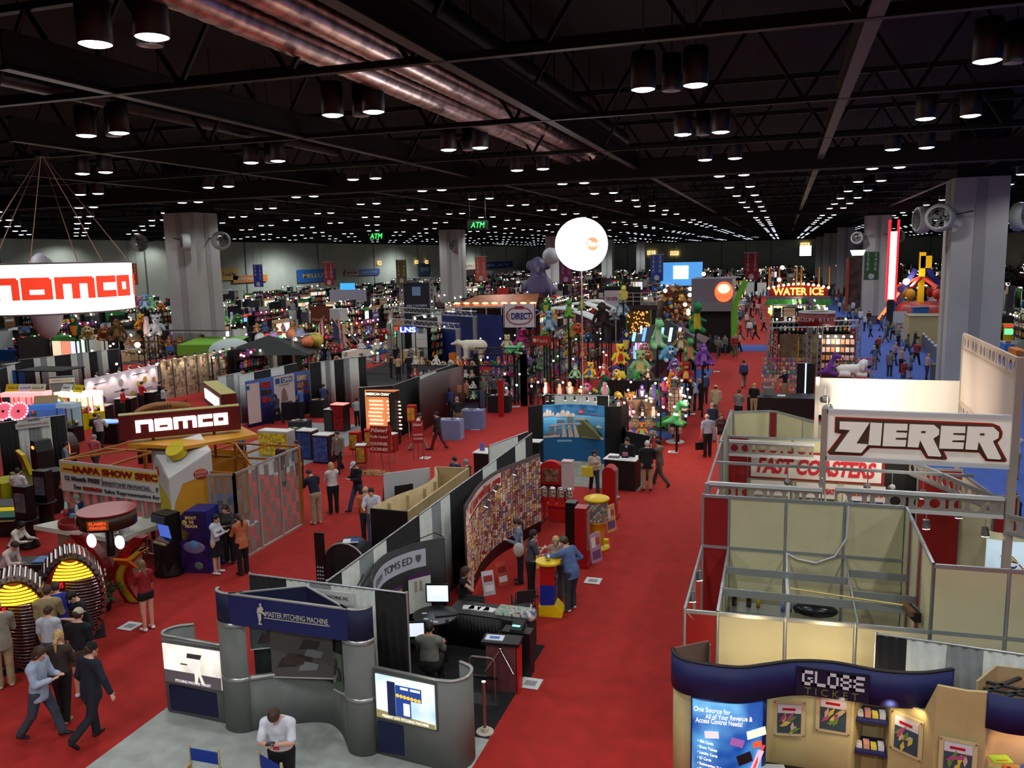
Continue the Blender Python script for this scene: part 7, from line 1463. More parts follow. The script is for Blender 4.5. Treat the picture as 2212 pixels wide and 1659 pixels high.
for(px,py),z,k,ca,cb,s,rz,lab in[((1175,718),3.5,'dog',(120,180,90),(190,150,80),1.3,.5,'green plush turtle lying on the black truss above the red hanging sign'),((1208,716),3.5,'dog',(190,195,190),(235,235,235),1.2,.7,'grey white plush dog lying on the black truss'),((1232,716),3.4,'bear',(120,190,90),(220,130,50),1.2,.1,'round green plush toy with an orange mouth on the truss'),((1250,708),3.8,'dog',(200,90,50),(220,130,80),1.6,.1,'rust coloured plush creature behind the round green one'),((1187,700),4.0,'bear',(120,160,190),(180,200,215),1.7,.1,'grey blue plush elephant standing under the first white band'),((1195,690),4.2,'bird',(230,170,60),(240,200,90),1.4,.2,'orange plush bird under the first white band'),((1228,672),4.8,'dino',(90,170,60),(140,190,90),1.4,.6,'green plush dragon perched on the white bands'),((1180,668),4.8,'bird',(40,140,80),(230,200,80),1.5,.1,'green plush parrot at the left end of the bands'),((1300,692),4.2,'ape',(30,20,20),(60,40,30),2.0,.6,'dark brown plush ape sitting on the end of the white band'),((1320,676),4.6,'dog',(200,205,205),(120,150,170),1.6,.6,'white plush seal on the last band end'),((1342,668),4.8,'bear',(150,180,205),(220,230,235),1.6,.3,'pale blue plush bear beside the white toy banner'),((1347,640),5.6,'bird',(230,215,80),(235,225,140),1.4,.3,'yellow plush bird on top of the white toy banner'),((1256,655),5.0,'dino',(90,150,60),(220,190,60),1.2,.6,'green and yellow plush lizard on the pole between the bands'),((1270,722),3.2,'dog',(60,120,170),(210,190,220),1.2,.3,'blue plush fish hanging under the truss corner'),((1258,760),2.2,'bear',(235,80,40),(245,220,160),1.2,.2,'bright orange plush toy with yellow hair beneath the truss'),((1128,735),2.9,'bear',(190,30,120),(200,60,140),1.5,.1,'magenta plush bear between the white banner and the red sign'),((1112,755),2.4,'bear',(190,30,110),(220,90,150),1.2,.2,'magenta plush bear lower down on the orange lit toy wall'),((1110,750),3.0,'dog',(110,200,140),(200,230,200),1.5,1.4,'mint green plush dinosaur crawling over the toy wall'),((1096,740),3.1,'bear',(210,195,150),(230,220,190),1.2,.1,'beige plush dog above the mint green dinosaur')]:
 P=G(px,py+14,z);plush(k,P,rz,s*.8,ca,cb,lab);dpost(P)
o=solo(MB().ball((0,0,0),(.5,.45,.6),0,14).ball((0,-.2,.65),(.5,.42,.5),1,14).add([(-.5,0,.9),(.5,0,.9),(0,.3,1.3),(-.9,.2,.8),(.9,.2,.8)],[(0,1,2),(0,2,3),(1,4,2)],1).ball((0,-.6,.55),(.25,.12,.18),2,10).box(-.4,-.1,-.5,0,-.9,-.6,3).box(.1,.4,-.5,0,-.9,-.6,3),'inflatable_toy',[mat((30,30,70),.4),mat((24,40,130),.4),mat((220,180,150),.4),mat((190,30,40),.4)],'big dark blue inflatable animal figure with red shoes beside the oval framed banner','inflatable toy',GY(1143,696,50),.2,None);o.scale=(.8,.8,.8)
t=thing('banner','white banner with blue letters inside a red oval frame','banner',GY(1122,682,49),.1);bx(-1.0,1.0,-.02,.02,-.72,.72).build('cloth',mat((222,218,225),.6),t)
mb=MB();ov=[(.82*cos(a)*(1 if abs(cos(a))>.7 else 1.1),.52*sin(a))for a in[2*pi*i/28 for i in range(28)]]
for i in range(28):a,b=ov[i],ov[(i+1)%28];mb.bar((a[0],-.04,a[1]),(b[0],-.04,b[1]),.05)
mb.build('oval_frame',mat((170,40,60),.5),t);text('DIRECT',mat((30,40,120),.5),t,(.12,-.05,-.02),size=.5,ext=.006,bold=.015,width=1.25,height=.42);bx(-.28,.28,-.06,-.04,.42,.6).build('small_label',mat((170,40,60),.5),t);text('TOY',mat((190,50,60),.5),t,(-.67,-.05,-.02),(pi/2,-pi/2,0),.3,.005,width=.4)
for x in(-.95,.95):MB().cyl((x,0,-5),(x,0,.75),.03).build('pole',BLACK,t)
rackY(40,45,-18.0,.6,2.4,3,'rack of orange lit plush toys facing the camera side aisle',.6)
rack(-20.4,-16.2,43.5,.6,2.5,4,'black rack crowded with orange and cream plush below the polar bear',.6);fill_rack(-20.2,-16.3,43.4,(.6,1.2,1.8,2.5),9,.5,('bear','dog','ape'),'below the white polar bear',0,False,(1,1,9,9,0,8,10,4))
o=PK['dog']
t=thing('polar_bear','life size white polar bear figure standing on top of the toy rack','bear figure',GY(1022,775,45),-1.45)
sdf_obj('body',[((0,.5,.75),(0,-.35,.8),.36,.3,.1,None),((0,-.4,.85),(0,-.8,.9),.22,.16,.08,None),((0,-.85,.95),(0,-1.0,.92),.17,.14,.05,None),((0,-1.05,.9),(0,-1.25,.86),.1,.07,.04,None),((-.1,-.9,1.1),(-.1,-.9,1.1),.05,.05,.02,None),((.1,-.9,1.1),(.1,-.9,1.1),.05,.05,.02,None)]+[((x,y,.65),(x,y-.03,.1),.17,.12,.05,None)for x in(-.2,.2)for y in(-.35,.5)]+[((x,y-.03,.08),(x,y-.14,.07),.12,.1,.03,None)for x in(-.2,.2)for y in(-.35,.5)],.035,mat((232,226,205),.9,name='white_fur'),t)
for x in(-.07,.07):MB().ball((x,-1.08,1.02),.025,0,6).build('eye',BLACK,t)
MB().ball((0,-1.32,.87),.04,0,6).build('nose',BLACK,t)
for i in range(30):
 px=rnd.uniform(1010,1320);py=rnd.uniform(690,840);bulb(G(px,py,2.7),.05,en=(26 if i%4==0 else 0))
rack(-50.5,-40,53.5,.8,3.4,4,'long tiered rack of big brown plush animals at the far left',.9)
for z in(1.4,2.2):fill_rack(-50,-41,53.4,(z,),9,.9,('bear','dog','ape'),'on the long far left rack',.5,False,(8,1,13,9,8,1))
for(px,py),z,k,ca,cb,s,rz,lab in[((163,722),3.2,'bird',(20,90,80),(235,150,30),2.6,.6,'huge plush parrot with orange beak at the far left rack'),((190,720),3.2,'dog',(205,185,110),(230,220,180),2.4,.8,'big sand coloured plush lioness sitting up'),((225,722),3.1,'dog',(150,80,30),(200,150,90),2.4,.8,'big rust brown plush horse by the white lit panel'),((255,722),3.1,'ape',(90,62,24),(140,110,60),2.3,.5,'big shaggy dark brown plush bear'),((320,715),3.1,'penguin',(24,24,26),(225,190,190),2.3,.5,'large black and pink bellied plush penguin'),((340,712),3.2,'bear',(190,195,200),(230,225,225),2.4,.5,'large white grey plush husky next to the column'),((307,700),3.5,'bear',(215,170,30),(170,30,30),1.9,.5,'large yellow plush bear in a red shirt'),((292,655),4.6,'bear',(170,70,110),(225,170,170),1.7,.5,'raspberry plush bear on the top shelf by the column'),((305,652),4.7,'bear',(230,130,150),(240,190,190),1.6,.5,'pink plush bear on the top shelf by the column'),((315,655),4.7,'bear',(110,170,215),(220,235,240),1.9,.5,'light blue plush bear on the top shelf by the column'),((328,657),4.6,'bear',(140,220,140),(215,240,190),1.7,.5,'lime green plush bear on the top shelf by the column'),((350,657),4.6,'dog',(215,130,60),(235,190,130),1.6,.5,'orange plush giraffe on the top shelf by the column'),((477,672),3.6,'dog',(50,120,190),(225,200,180),2.6,.6,'huge blue plush whale above the green toys'),((455,688),3.0,'bear',(150,220,150),(215,240,200),2.2,.4,'pale green plush dinosaur behind the column'),((483,690),3.0,'bear',(150,220,130),(215,240,200),2.2,.3,'lime plush dinosaur under the blue whale'),((468,697),2.7,'bear',(235,100,40),(240,200,170),1.8,.3,'orange plush tiger between the two green dinosaurs'),((512,686),3.0,'dog',(70,150,80),(180,210,150),2.2,.8,'green plush crocodile at the rack end'),((503,690),2.8,'penguin',(30,50,130),(220,225,235),1.8,.2,'navy blue plush penguin at the rack end')]:
 P=G(px,py+12,z);plush(k,P,rz,s*.72,ca,cb,lab);dpost(P)
for i in range(30):
 px=rnd.choice((rnd.uniform(160,350),rnd.uniform(440,560)));py=rnd.uniform(640,790);P=G(px,py,2.9)
 if P.x>-95:bulb(P,.07,en=(40 if i%5==0 else 0))
P=G(158,748,2.5);t=thing('hanging_lamp','intense white flood lamp glaring over the left toy shelves','lamp',G(297,745,2.6));MB().ball((0,0,0),.2,0,12).build('bulb',glow((255,245,235),25,'flood_glow'),t);MB().cyl((0,0,-2.6),(0,0,0),.03).build('stand',BLACK,t);point('flood_light',t.location+Vector((0,-.3,0)),120)
rack(-34,-27.5,56.5,.8,2.9,3,'black rack with white and red toys under the crossed flags',.7);fill_rack(-33.6,-28,56.4,(.8,1.8,2.9),8,.75,('bear','bear','dog','penguin'),'under the crossed flags',.2,False,(10,0,10,9,5,2,8))
rack(-41,-35.5,57.5,.8,2.9,3,'black rack with orange and pink balls and toys by the black tent',.7);fill_rack(-40.7,-35.8,57.4,(.8,1.8,2.9),6,.8,('bear','ape','bird'),'on the rack by the black tent',.3,False,(1,7,5,11,8))
for i,(px,py,c,lab,r)in enumerate(((629,722,(225,120,70),'orange beach ball on top of the rack by the black tent',.32),(647,721,(120,130,180),'blue striped ball beside the orange beach ball',.32),(682,735,(190,170,50),'large yellow ball hung in front of the flags',.42),(665,738,(230,110,60),'orange ball half behind the large yellow one',.3),(591,728,(170,130,190),'lilac ball near the tent peak',.3),(562,731,(225,215,220),'pink and white ball at the end of the ball row',.3))):
 solo(MB().ball((0,0,0),r*1.3,0,14),'beach_ball',mat(c,.5,noise=.4,scale=2,col2=tuple(min(255,v+40)for v in c)),lab,'ball',G(px,py,3.2))
for i,(px,lab,an)in enumerate(((684,'American style flag leaning left over the toy rack',.6),(735,'blue flag leaning right over the toy rack',-.6),(748,'red white and blue flag leaning right beside the blue flag',-.75))):
 P=G(px,712,3.6);t=thing('flag',lab,'flag',P,0);M=Matrix.Rotation(an,4,'Y');MB().cyl((0,0,-1.2),(0,0,1.2),.03,M=None)if False else MB().bar(M@Vector((0,0,-1.3)),M@Vector((0,0,1.2)),.05).build('flag_pole',mat((190,150,110),.5),t)
 q=M@Vector((0,0,1.15));mb=MB();s_=1 if an>0 else-1
 for k in range(4):mb.add([(q.x*.2*(k)+q.x*.2,0,q.z*(.3+.18*k)),(q.x*.2*(k+1)+q.x*.2,0,q.z*(.3+.18*(k+1))),(q.x*.2*(k+1)+q.x*.2,.05,q.z*(.3+.18*(k+1))-1.3),(q.x*.2*k+q.x*.2,.05,q.z*(.3+.18*k)-1.3)],[(0,1,2,3)],(k%2)if i!=1 else 2)
 mb.build('flag_cloth',[mat((200,190,195),.7),mat((150,40,50),.7),mat((36,44,90),.7)],t)
for i in range(16):bulb(G(rnd.uniform(640,830),rnd.uniform(700,770),3.0),.06,en=(40 if i%3==0 else 0))
t=thing('canopy_tent','black peaked tent roof behind the shelved display wall','tent',G(582,760,2.6),.3);MB().add([(-3.2,-2.2,0),(3.2,-2.2,0),(3.2,2.2,0),(-3.2,2.2,0),(0,0,1.1)],[(0,1,4),(1,2,4),(2,3,4),(3,0,4),(3,2,1,0)]).build('tent_roof',mat((16,24,22),.7),t)
for x in(-3.1,3.1):
 for y in(-2.1,2.1):bx(x-.04,x+.04,y-.04,y+.04,-2.6,0).build('pole',BLACK,t)
t=thing('canopy_tent','bright lime green canopy behind the grey column','tent',G(465,740,2.6),.2);MB().add([(-2.2,-1.6,0),(2.2,-1.6,0),(2.0,1.6,.3),(-2.0,1.6,.3),(2.2,-1.6,-.8),(-2.2,-1.6,-.8)],[(0,1,2,3),(5,4,1,0)]).build('tent_roof',mat((120,180,50),.6),t);bx(-2.1,2.1,1.4,1.5,-2.6,.2).build('back_wall',mat((60,90,30),.6),t)
t=thing('dome_tent','small white dome umbrella beside the lime green canopy','umbrella',GY(498,757,50));MB().lathe([(1.5,0),(1.4,.3),(1.1,.6),(.6,.8),(0,.86)],n=20).build('dome',mat((190,205,200),.5),t);MB().cyl((0,0,-2.4),(0,0,.8),.04).build('pole',ALU,t)
# balloons and hanging things
P=GY(1256,528,34.4);t=thing('lit_balloon','huge glowing white balloon with a small orange logo on a pole','balloon',(P.x,P.y,0));MB().ball((0,0,P.z),1.1,0,40).build('balloon',glow((255,250,252),2.2,'balloon_glow'),t)
dv=(Vector((0,0,CH))-P).normalized();an=atan2(dv.y,dv.x)+.42;q=Vector((cos(an),sin(an),0));o=MB().cyl(tuple(q*1.05),tuple(q*1.095),.27,None,24).build('logo_disc',glow((250,150,110),1.0,'logo_orange'),t);o.location=(0,0,P.z+.0);text('Rw',glow((255,240,235),1.6,'logo_white'),t,(q.x*1.12,q.y*1.12,P.z),(pi/2,0,an+pi/2),.36,.01,bold=.006)
MB().cyl((0,0,0),(0,0,P.z-1.05),.03).build('pole',mat((210,170,165),.4,.4),t);MB().cyl((0,0,0),(0,0,.05),.5).build('base',BLACK,t);point('balloon_light',(P.x,P.y-1.6,P.z-.6),150,(1,.96,.97),.8)
P=GY(1190,553,60);t=thing('balloon','smaller plain white balloon behind the huge glowing one','balloon',(P.x,P.y,0));MB().ball((0,0,P.z),.62,0,24).build('balloon',mat((200,200,205),.5),t);MB().cyl((0,0,0),(0,0,P.z-.6),.02).build('pole',ALU,t)
P=GY(96,640,44);t=thing('balloon','tall white egg shaped balloon printed with red and black words','balloon',(P.x,P.y,0),-.75);MB().ball((0,0,P.z),(1.15,1.15,2.9),0,30).build('balloon',mat((205,205,212),.5),t)
text('DESIGN',mat((120,24,34),.5),t,(-.1,-1.03,P.z-1.15),size=.5,ext=.01,width=1.25,height=.38);text('PLUS',mat((50,50,56),.5),t,(.35,-.95,P.z-1.6),size=.5,ext=.01,width=.85,height=.36);bx(-.5,-.1,-.98,-.9,P.z-1.85,P.z-1.45).build('red_square',mat((150,20,30),.5),t);MB().cyl((0,0,0),(0,0,P.z-2.8),.04).build('pole',DARK,t)
t=thing('inflatable_figure','big purple inflatable elephant shape floating above the pavilion','inflatable',GY(1163,605,95));sdf_obj('body',[((0,0,-1.2),(0,0,.2),1.3,1.1,.4,None),((0,-.2,1.6),(0,-.2,1.8),.95,.9,.4,None),((-1.0,0,-.2),(-1.6,-.3,-.9),.45,.4,.2,None),((1.0,0,-.2),(1.8,-.4,-1.3),.5,.5,.2,None),((0,-.8,1.6),(.4,-1.5,.9),.3,.2,.2,None),((-1,0,1.9),(-1.1,0,1.6),.4,.4,.2,None),((1,0,1.9),(1.1,0,1.6),.4,.4,.2,None)],.12,mat((92,84,120),.5,name='purple_vinyl'),t)
MB().cyl((0,0,-8),(0,0,-2),.05).build('tether',DARK,t)
for i,(px,py,an)in enumerate(((813,510,0),(1032,486,.3))):
 P=GY(px,py,75 if i==0 else 60);t=thing('hanging_sign',('green neon ATM sign hanging over the left rows','green neon ATM sign hanging nearer the camera column')[i],'sign',P,an);text('ATM',glow((70,240,110),1.6,'neon_green'),t,(0,-.05,0),size=.9,ext=.03,shear=.2,width=1.35 if i==0 else 1.05,height=.5 if i==0 else.42);bx(-.8,.8,0,.05,-.35,.35).build('sign_board',mat((10,30,16),.5),t)
 for x in(-.6,.6):MB().cyl((x,0,.35),(x,0,13.0-P.z),.012).build('hanger',DARK,t)
for px,a_,b_,c,py0 in((1624,'2100','2200',(140,22,28),547),(1419,'1900','2000',(24,60,140),551),(1222,'1700','1800',(140,50,110),556),(1038,'1500','1600',(190,80,60),555),(866,'1300','1400',(96,96,40),562),(709,'1100','1200',(150,26,34),567),(556,'900','1000',(40,60,150),572),(1884,'2300','2400',(44,84,40),544),(286,'700','800',(180,80,30),570)):
 P=GY(px,py0,77);w_=1.15
 t=thing('aisle_banner','hanging %s aisle banner with the numbers %s and %s'%({140:'red',24:'blue',190:'coral',96:'olive',150:'crimson',40:'royal blue',44:'dark green',180:'orange'}[c[0]]if px!=1222 else 'magenta',a_,b_),'banner',P)
 bx(-w_/2,w_/2,-.02,.02,-2.35,0).build('cloth',mat(c,.6),t)
 for s_,x in((a_,-.3),(b_,.3)):
  for k,ch in enumerate(s_):text(ch,mat((205,195,200),.5),t,(x,-.04,-.22-k*.4),size=.42,ext=.005,height=.3)
 MB().cyl((0,-.05,-2.05),(0,-.03,-2.05),.24,None,20).build('round_logo',mat((190,180,190),.5),t)
 MB().bar((-w_/2-.1,0,.05),(w_/2+.1,0,.05),.05).build('top_bar',ALU,t)
 for x in(-.5,.5):MB().cyl((x,0,.05),(x,0,13.0-P.z),.012).build('hanger',DARK,t)
def wallbanner(px0,px1,py0,py1,c,s_,lab,tc=(220,180,60),X=-99.7,em=0):
 a=GX(px0,py1,X);b=GX(px1,py1,X);z1=GX(px0,py0,X).z;ln=b.y-a.y
 t=thing('wall_banner',lab,'banner',(X,(a.y+b.y)/2,(a.z+z1)/2),pi/2);bx(-ln/2,ln/2,-.06,0,-(z1-a.z)/2,(z1-a.z)/2).build('cloth',glow(c,em,'lit_cloth')if em else mat(c,.6),t)
 if s_:text(s_,mat(tc,.5),t,(0,-.1,0),size=1,ext=.02,bold=.01,width=ln*.75,height=(z1-a.z)*.32)
wallbanner(643,726,583,611,(36,100,180),'MELLUTO','wide blue wall banner with orange letters');wallbanner(478,515,580,606,(200,160,30),'FooDiv','yellow orange wall banner',(140,40,110));wallbanner(504,578,596,612,(200,120,30),'RESTAURANT','orange wall sign reading RESTAURANT',(230,220,210));wallbanner(775,820,582,596,(40,90,170),'FIRST TIME','blue wall banner for first time exhibitors',(190,200,220))
wallbanner(745,775,584,596,(170,150,130),'PLAYLAND','cream wall banner with brown writing',(110,60,60));wallbanner(905,930,569,596,(40,90,120),'SEWD','teal square wall banner',(190,200,210));wallbanner(986,1028,568,584,(205,195,180),'GALPU','cream wall banner with gold letters',(150,110,60));wallbanner(984,1050,584,640,(60,40,36),'DRIFT','dark brown tall wall banner with one grey word',(190,190,190));wallbanner(1044,1108,566,582,(30,70,140),'PLAY','blue wall banner with pale capital letters near the second column',(200,200,225))
for px,py in((434,580),(820,568),(900,566),(922,566),(1004,564)):
 P=GX(px,py,-99.6);t=thing('exit_sign','glowing EXIT sign high on the grey wall','exit sign',P,pi/2,'exit signs on the far left wall');bx(-.85,.85,-.1,.1,-.5,.5).build('lit_panel',glow((255,205,130),1.3,'exit_glow'),t);text('EXIT',mat((120,60,20),.5),t,(0,-.13,0),size=.7,ext=.02,width=1.3,height=.6)
for px,py in((1407,546),(1457,547),(1739,529)):
 P=GY(px,py,329.5);t=thing('exit_sign','glowing EXIT sign on the farthest wall','exit sign',P,0,'exit signs on the farthest wall');bx(-1.6,1.6,-.1,.1,-.8,.8).build('lit_panel',glow((255,215,140),1.4,'exit_glow'),t);text('EXIT',mat((120,60,20),.5),t,(0,-.13,0),size=.7,ext=.02,width=2.4,height=1.0)
a=GY(1727,553,329.6);b=GY(1753,530,329.6);t=thing('far_window','bright glass doorway at the far end of the blue aisle','doorway',(0,0,0));bx(a.x,b.x,329.4,329.6,a.z,b.z).build('lit_glass',glow((215,235,255),2.2,'daylight_glass'),t);bx(a.x-.3,b.x+.3,329.55,329.7,a.z-.3,b.z+.3).build('frame',DARK,t)
def fan(px,py,X,Y,lab,r=.85,rz=0.0,faceto=None):
 P=GY(px,py,Y);t=thing('column_fan',lab,'fan',P,rz);MB().lathe([(r,-.3),(r*1.05,-.1),(r*.95,.25),(r*.75,.3),(r*.72,.26),(r*.9,.2),(r*.98,-.1)],n=24,M=Matrix.Rotation(pi/2,4,'X')).build('shroud',mat((165,168,165),.5),t)
 mb=MB()
 for k in range(4):a=k*pi/2+.3;mb.cbox((0,0,0),(r*.75,.04,.2),0,0,Matrix.Rotation(a,4,'Y')@Matrix.Translation((r*.4,0,0))@Matrix.Rotation(.4,4,'X'))
 mb.build('blades',mat((120,122,120),.5),t);mb=MB()
 for q in(.35,.6):mb.tube([(r*q*cos(a),-.3,r*q*sin(a))for a in[2*pi*i/16 for i in range(17)]],.012,4)
 for k in range(4):a=k*pi/4;mb.bar((r*cos(a),-.3,r*sin(a)),(-r*cos(a),-.3,-r*sin(a)),.015)
 mb.build('guard',mat((150,152,150),.5),t);MB().ball((0,0,0),.14,0,8).build('hub',DARK,t)
 d=Vector((X,Y,P.z+.4))-P;Mi=Matrix.Rotation(-rz,3,'Z');MB().bar((0,.2,0),tuple(Mi@(d*.8)),.07).build('bracket',DARK,t)
fan(400,523,-44.6,53.4,'round wall fan on the face of the left grey column',.62,-.7);fan(979,532,-43.2,109,'round fan beside the second left column',.75,-.4)
fan(2030,470,10.6,54,'big white fan on the nearer right column, facing the camera',.78,-.35);fan(1990,475,10.6,56.5,'big fan behind the front one on the nearer right column',.8,-1.3);fan(2206,468,10.6,55.5,'fan on the frame side of the nearer right column',.8,.9)
fan(1852,514,10.6,109,'fan left of the second right column',.75,-.4);fan(1942,510,10.6,109,'fan right of the second right column',.75,.6);fan(478,520,-44,56,'dim fan on the far side of the left grey column',.7,1.1);fan(300,525,-47,57,'dim fan angled out from the left grey column',.7,-1.6)
for X,Y in COLS[:1]+COLS[5:6]:pass
P=GY(1853,546,100);t=thing('hanging_lamp','white trough shaped hanging light before the second right column','lamp',P);MB().prism([(-.8,.3),(.8,.3),(.55,-.3),(-.55,-.3)],-.3,.3).build('shade',glow((225,245,245),1.1,'trough_glow'),t)
for x in(-.6,.6):MB().cyl((x,0,.3),(0,0,2.4),.015).build('hanger',DARK,t)
# rows of ordinary stands filling the islands
PROTO=[]
DRW=mat((196,200,192),.8,noise=.05,name='white_drape');DRK=mat((15,15,17),.85,name='black_drape');DRG=mat((120,125,124),.8,noise=.05,name='grey_drape')
def proto(kind,sd):
 r=random.Random(sd);parts=[]
 def P(nm,mb,m):parts.append((nm,mb,m))
 c1=r.choice(CR);c2=r.choice(CR)
 if kind=='drape':
  mb=MB();x=-1.5
  for m_,w_ in((0,.8),(1,.5),(2,.45),(1,.5),(0,.8)):mb.box(x,x+w_-.01,1.38,1.42,0,2.6,m_);x+=w_
  P('curtain',mb,[DRK,DRW,DRG]);P('side_curtain',MB().box(-1.52,-1.48,-.2,1.4,0,1.0+1.6*(sd%2)),DRW if sd%3 else DRK)
  P('sign_board',MB().box(-.8,.8,1.3,1.34,1.0,2.2).box(-.6,.6,1.28,1.3,1.7,2.0,1),[mat(c1,.5),WHITE]);P('table',MB().box(-.9,.9,-.9,-.2,0,.95).box(-.6,-.2,-.7,-.4,.95,1.05,1).box(.1,.5,-.7,-.4,.95,1.15,2),[mat(c2,.6),WHITE,mat(c1,.5)])
 elif kind=='toys':
  P('back_wall',MB().box(-1.5,1.5,1.38,1.42,0,3.0),DRK);mb=MB()
  for k in range(4):mb.box(-1.45,1.45,.8,1.35,.5+k*.65,.54+k*.65)
  P('shelf',mb,DARK);mb=MB()
  for k in range(4):
   for i in range(9):s_=r.uniform(.7,1.15);x=-1.35+i*.335;m_=r.randrange(6);mb.ball((x,1.0,.54+k*.65+.2*s_),(.15*s_,.14*s_,.2*s_),m_,6).ball((x,.95,.54+k*.65+.45*s_),.12*s_,m_,6)
  P('toys',mb,[mat(CR[(sd*5+q*3)%15],.9)for q in range(6)]);P('lamp_row',MB().ball((-1,.5,2.9),.07,0,6).ball((0,.5,2.9),.07,0,6).ball((1,.5,2.9),.07,0,6),BULB);P('table',MB().box(-1.2,1.2,-.9,-.3,0,.85),mat(c1,.6))
 elif kind=='light':
  P('back_wall',MB().box(-1.5,1.5,1.35,1.42,0,2.9),mat(c1,.5));mb=MB()
  for i in range(3):mb.box(-1.4+i*.95,-.55+i*.95,1.3,1.35,.9,2.5,i)
  P('lit_panels',mb,[glow(c,.9,'stand_panel_glow')for c in((255,225,190),r.choice(((120,180,250),(255,150,120),(250,240,220))),(235,240,255))]);P('counter',MB().box(-.8,.8,-.7,-.2,0,1.05).box(-.85,.85,-.75,-.15,1.05,1.1,1),[BLACK,WHITE]);P('lamp_row',MB().ball((-1,.9,3.0),.07,0,6).ball((1,.9,3.0),.07,0,6),BULB)
 elif kind=='machines':
  for i in range(3):
   x=-1.0+i;c=r.choice(((30,30,36),(150,30,30),(30,50,140),(220,190,30)));g_=r.choice(((120,190,255),(255,120,90),(255,240,200),(120,255,170)));P('game_cabinet',MB().box(x-.4,x+.4,.2,1.0,0,1.9).box(x-.33,x+.33,.17,.2,1.0,1.5,1).box(x-.38,x+.38,.15,.2,1.62,1.88,2),[mat(c,.4),glow(g_,1.0,'cab_screen'),glow(c1,1.0,'cab_marquee')])
  P('back_wall',MB().box(-1.5,1.5,1.38,1.42,0,2.5),DRK)
 elif kind=='tower':
  P('tower_box',MB().box(-.6,.6,-.1,.6,0,3.4).box(-.5,.5,-.14,-.1,2.4,3.3,1),[mat((50,50,62),.5),mat(c2,.5)]);P('truss',MB().tube([(-1.4,-.8,0),(-1.4,-.8,3.6),(1.4,-.8,3.6),(1.4,-.8,0)],.08,5),ALU);P('lamp_row',MB().ball((-1,-.8,3.4),.09,0,6).ball((1,-.8,3.4),.09,0,6),BULB)
 return parts
KL={'drape':'stand with black and white curtains and a covered table in the distant rows','toys':'stand with lit shelves of small colourful toys in the distant rows','light':'stand with glowing wall panels and a counter in the distant rows','machines':'stand with three glowing game cabinets in the distant rows','tower':'stand with a tall coloured tower under a lamp truss in the distant rows'}
KS=['drape','toys','light','drape','machines','toys','drape','toys','light','tower','drape','toys','machines','drape']
PR=[(k,proto(k,31+i))for i,k in enumerate(KS)]
slots=[]
rz_=random.Random(77)
def row(xc,ys,hw=1.65):
 for y0,y1 in ys:
  y=y0+1.55
  while y<y1:
   for s_ in(-1,1):slots.append((xc+s_*hw,y,s_*pi/2))
   y+=3.15
Z3=[(80,117),(122,160)]
row(-7.9,[(87,117),(122,160)]);row(-17.9,Z3);row(-27.7,[(62,75)]+Z3);row(-37.5,[(62,75)]+Z3);row(-47.3,[(60,75)]+Z3);row(-57,[(50,75)]+Z3);row(-67,[(58,75)]+Z3);row(-77,Z3);row(-87,Z3);row(-94.5,Z3)
row(2.2,[(64,74),(79,103),(116,160)]);row(19,[(66,100),(108,160)]);row(29,[(75,110),(120,160)]);row(40,[(90,160)]);row(52,[(120,160)])
row(-33,[(44,52)])
for xc in(-92,-82,-72,-62,-52,-42,-32,-22,-12,-5,3,18,28,38,48,58):row(xc,[(165,212),(217,262),(267,318)])
good=[]
for x,y,a in slots:
 px,py,k=pr((x,y,1.5))
 if-40<px<2250 and 0<py<1700 and min(hypot(x-X,y-Y)for X,Y in COLS)>2.8:good.append((k,x,y,a))
good.sort();SM=[];SMI={};FAR=MB();trees={}
for n,(k,x,y,a)in enumerate(good):
 q=rz_.randrange(len(PR))if not(-40<x<-12 and y<118 and rz_.random()<.4)else rz_.choice((1,5,7,11));kd,parts=PR[q];aa=a if rz_.random()<.75 else rz_.choice((0,a))
 if n<295:
  if q not in trees:
   t=thing('exhibition_stand',KL[kd],'stand',(x,y,0),aa,kd+' stands in the distant rows')
   for nm,mb,m in parts:mb.build(nm,m,t)
   trees[q]=[(t,-1)]+[(c,0)for c in COL.objects if c.parent==t]
  else:dup(trees[q],(x,y,0),aa,KL[kd])
 else:
  dim=rz_.random()<.7;M=Matrix.Translation((x,y,0))@Matrix.Rotation(aa,4,'Z')
  for nm,mb,m in parts:
   if nm=='lamp_row' and dim:continue
   ms=m if isinstance(m,(list,tuple))else[m];ix=[]
   for q2 in ms:
    if q2 .name not in SMI:SMI[q2 .name]=len(SM);SM.append(q2)
    ix.append(SMI[q2 .name])
   o_=len(FAR.v);FAR.v+=[tuple(M@Vector(v))for v in mb.v];FAR.f+=[tuple(o_+i for i in f)for f in mb.f];FAR.m+=[ix[i]for i in mb.m];FAR.s+=mb.s
o=FAR.build('distant_stands',SM,None,kind='stuff');o['label']='far jumble of lit stands in the last third of the hall';o['category']='stands'
for i,(x0,x1,y0,y1)in enumerate(((-11,-4.9,79,160),(-21,-14.9,46,75),(-21,-14.9,79,160),(-31,-24.6,46,75),(-31,-24.6,79,160),(-40.8,-34.3,46,160),(-50.5,-44.2,50,160),(-60.2,-54,48,160),(-99,-64,50,160),(-1.2,5.4,60,74),(-1.2,5.4,79,160),(-99,-4,164,325),(0,64,164,325),(16,64,60,160))):
 solo(bx(x0,x1,y0,y1,0,.024),'booth_carpet',mat(((34,32,36),(46,44,48),(30,34,46))[i%3],.95,noise=.3,scale=.3,name='dark_carpet'),'dark carpet under a block of distant stands','carpet',group='dark carpets under the distant stands')
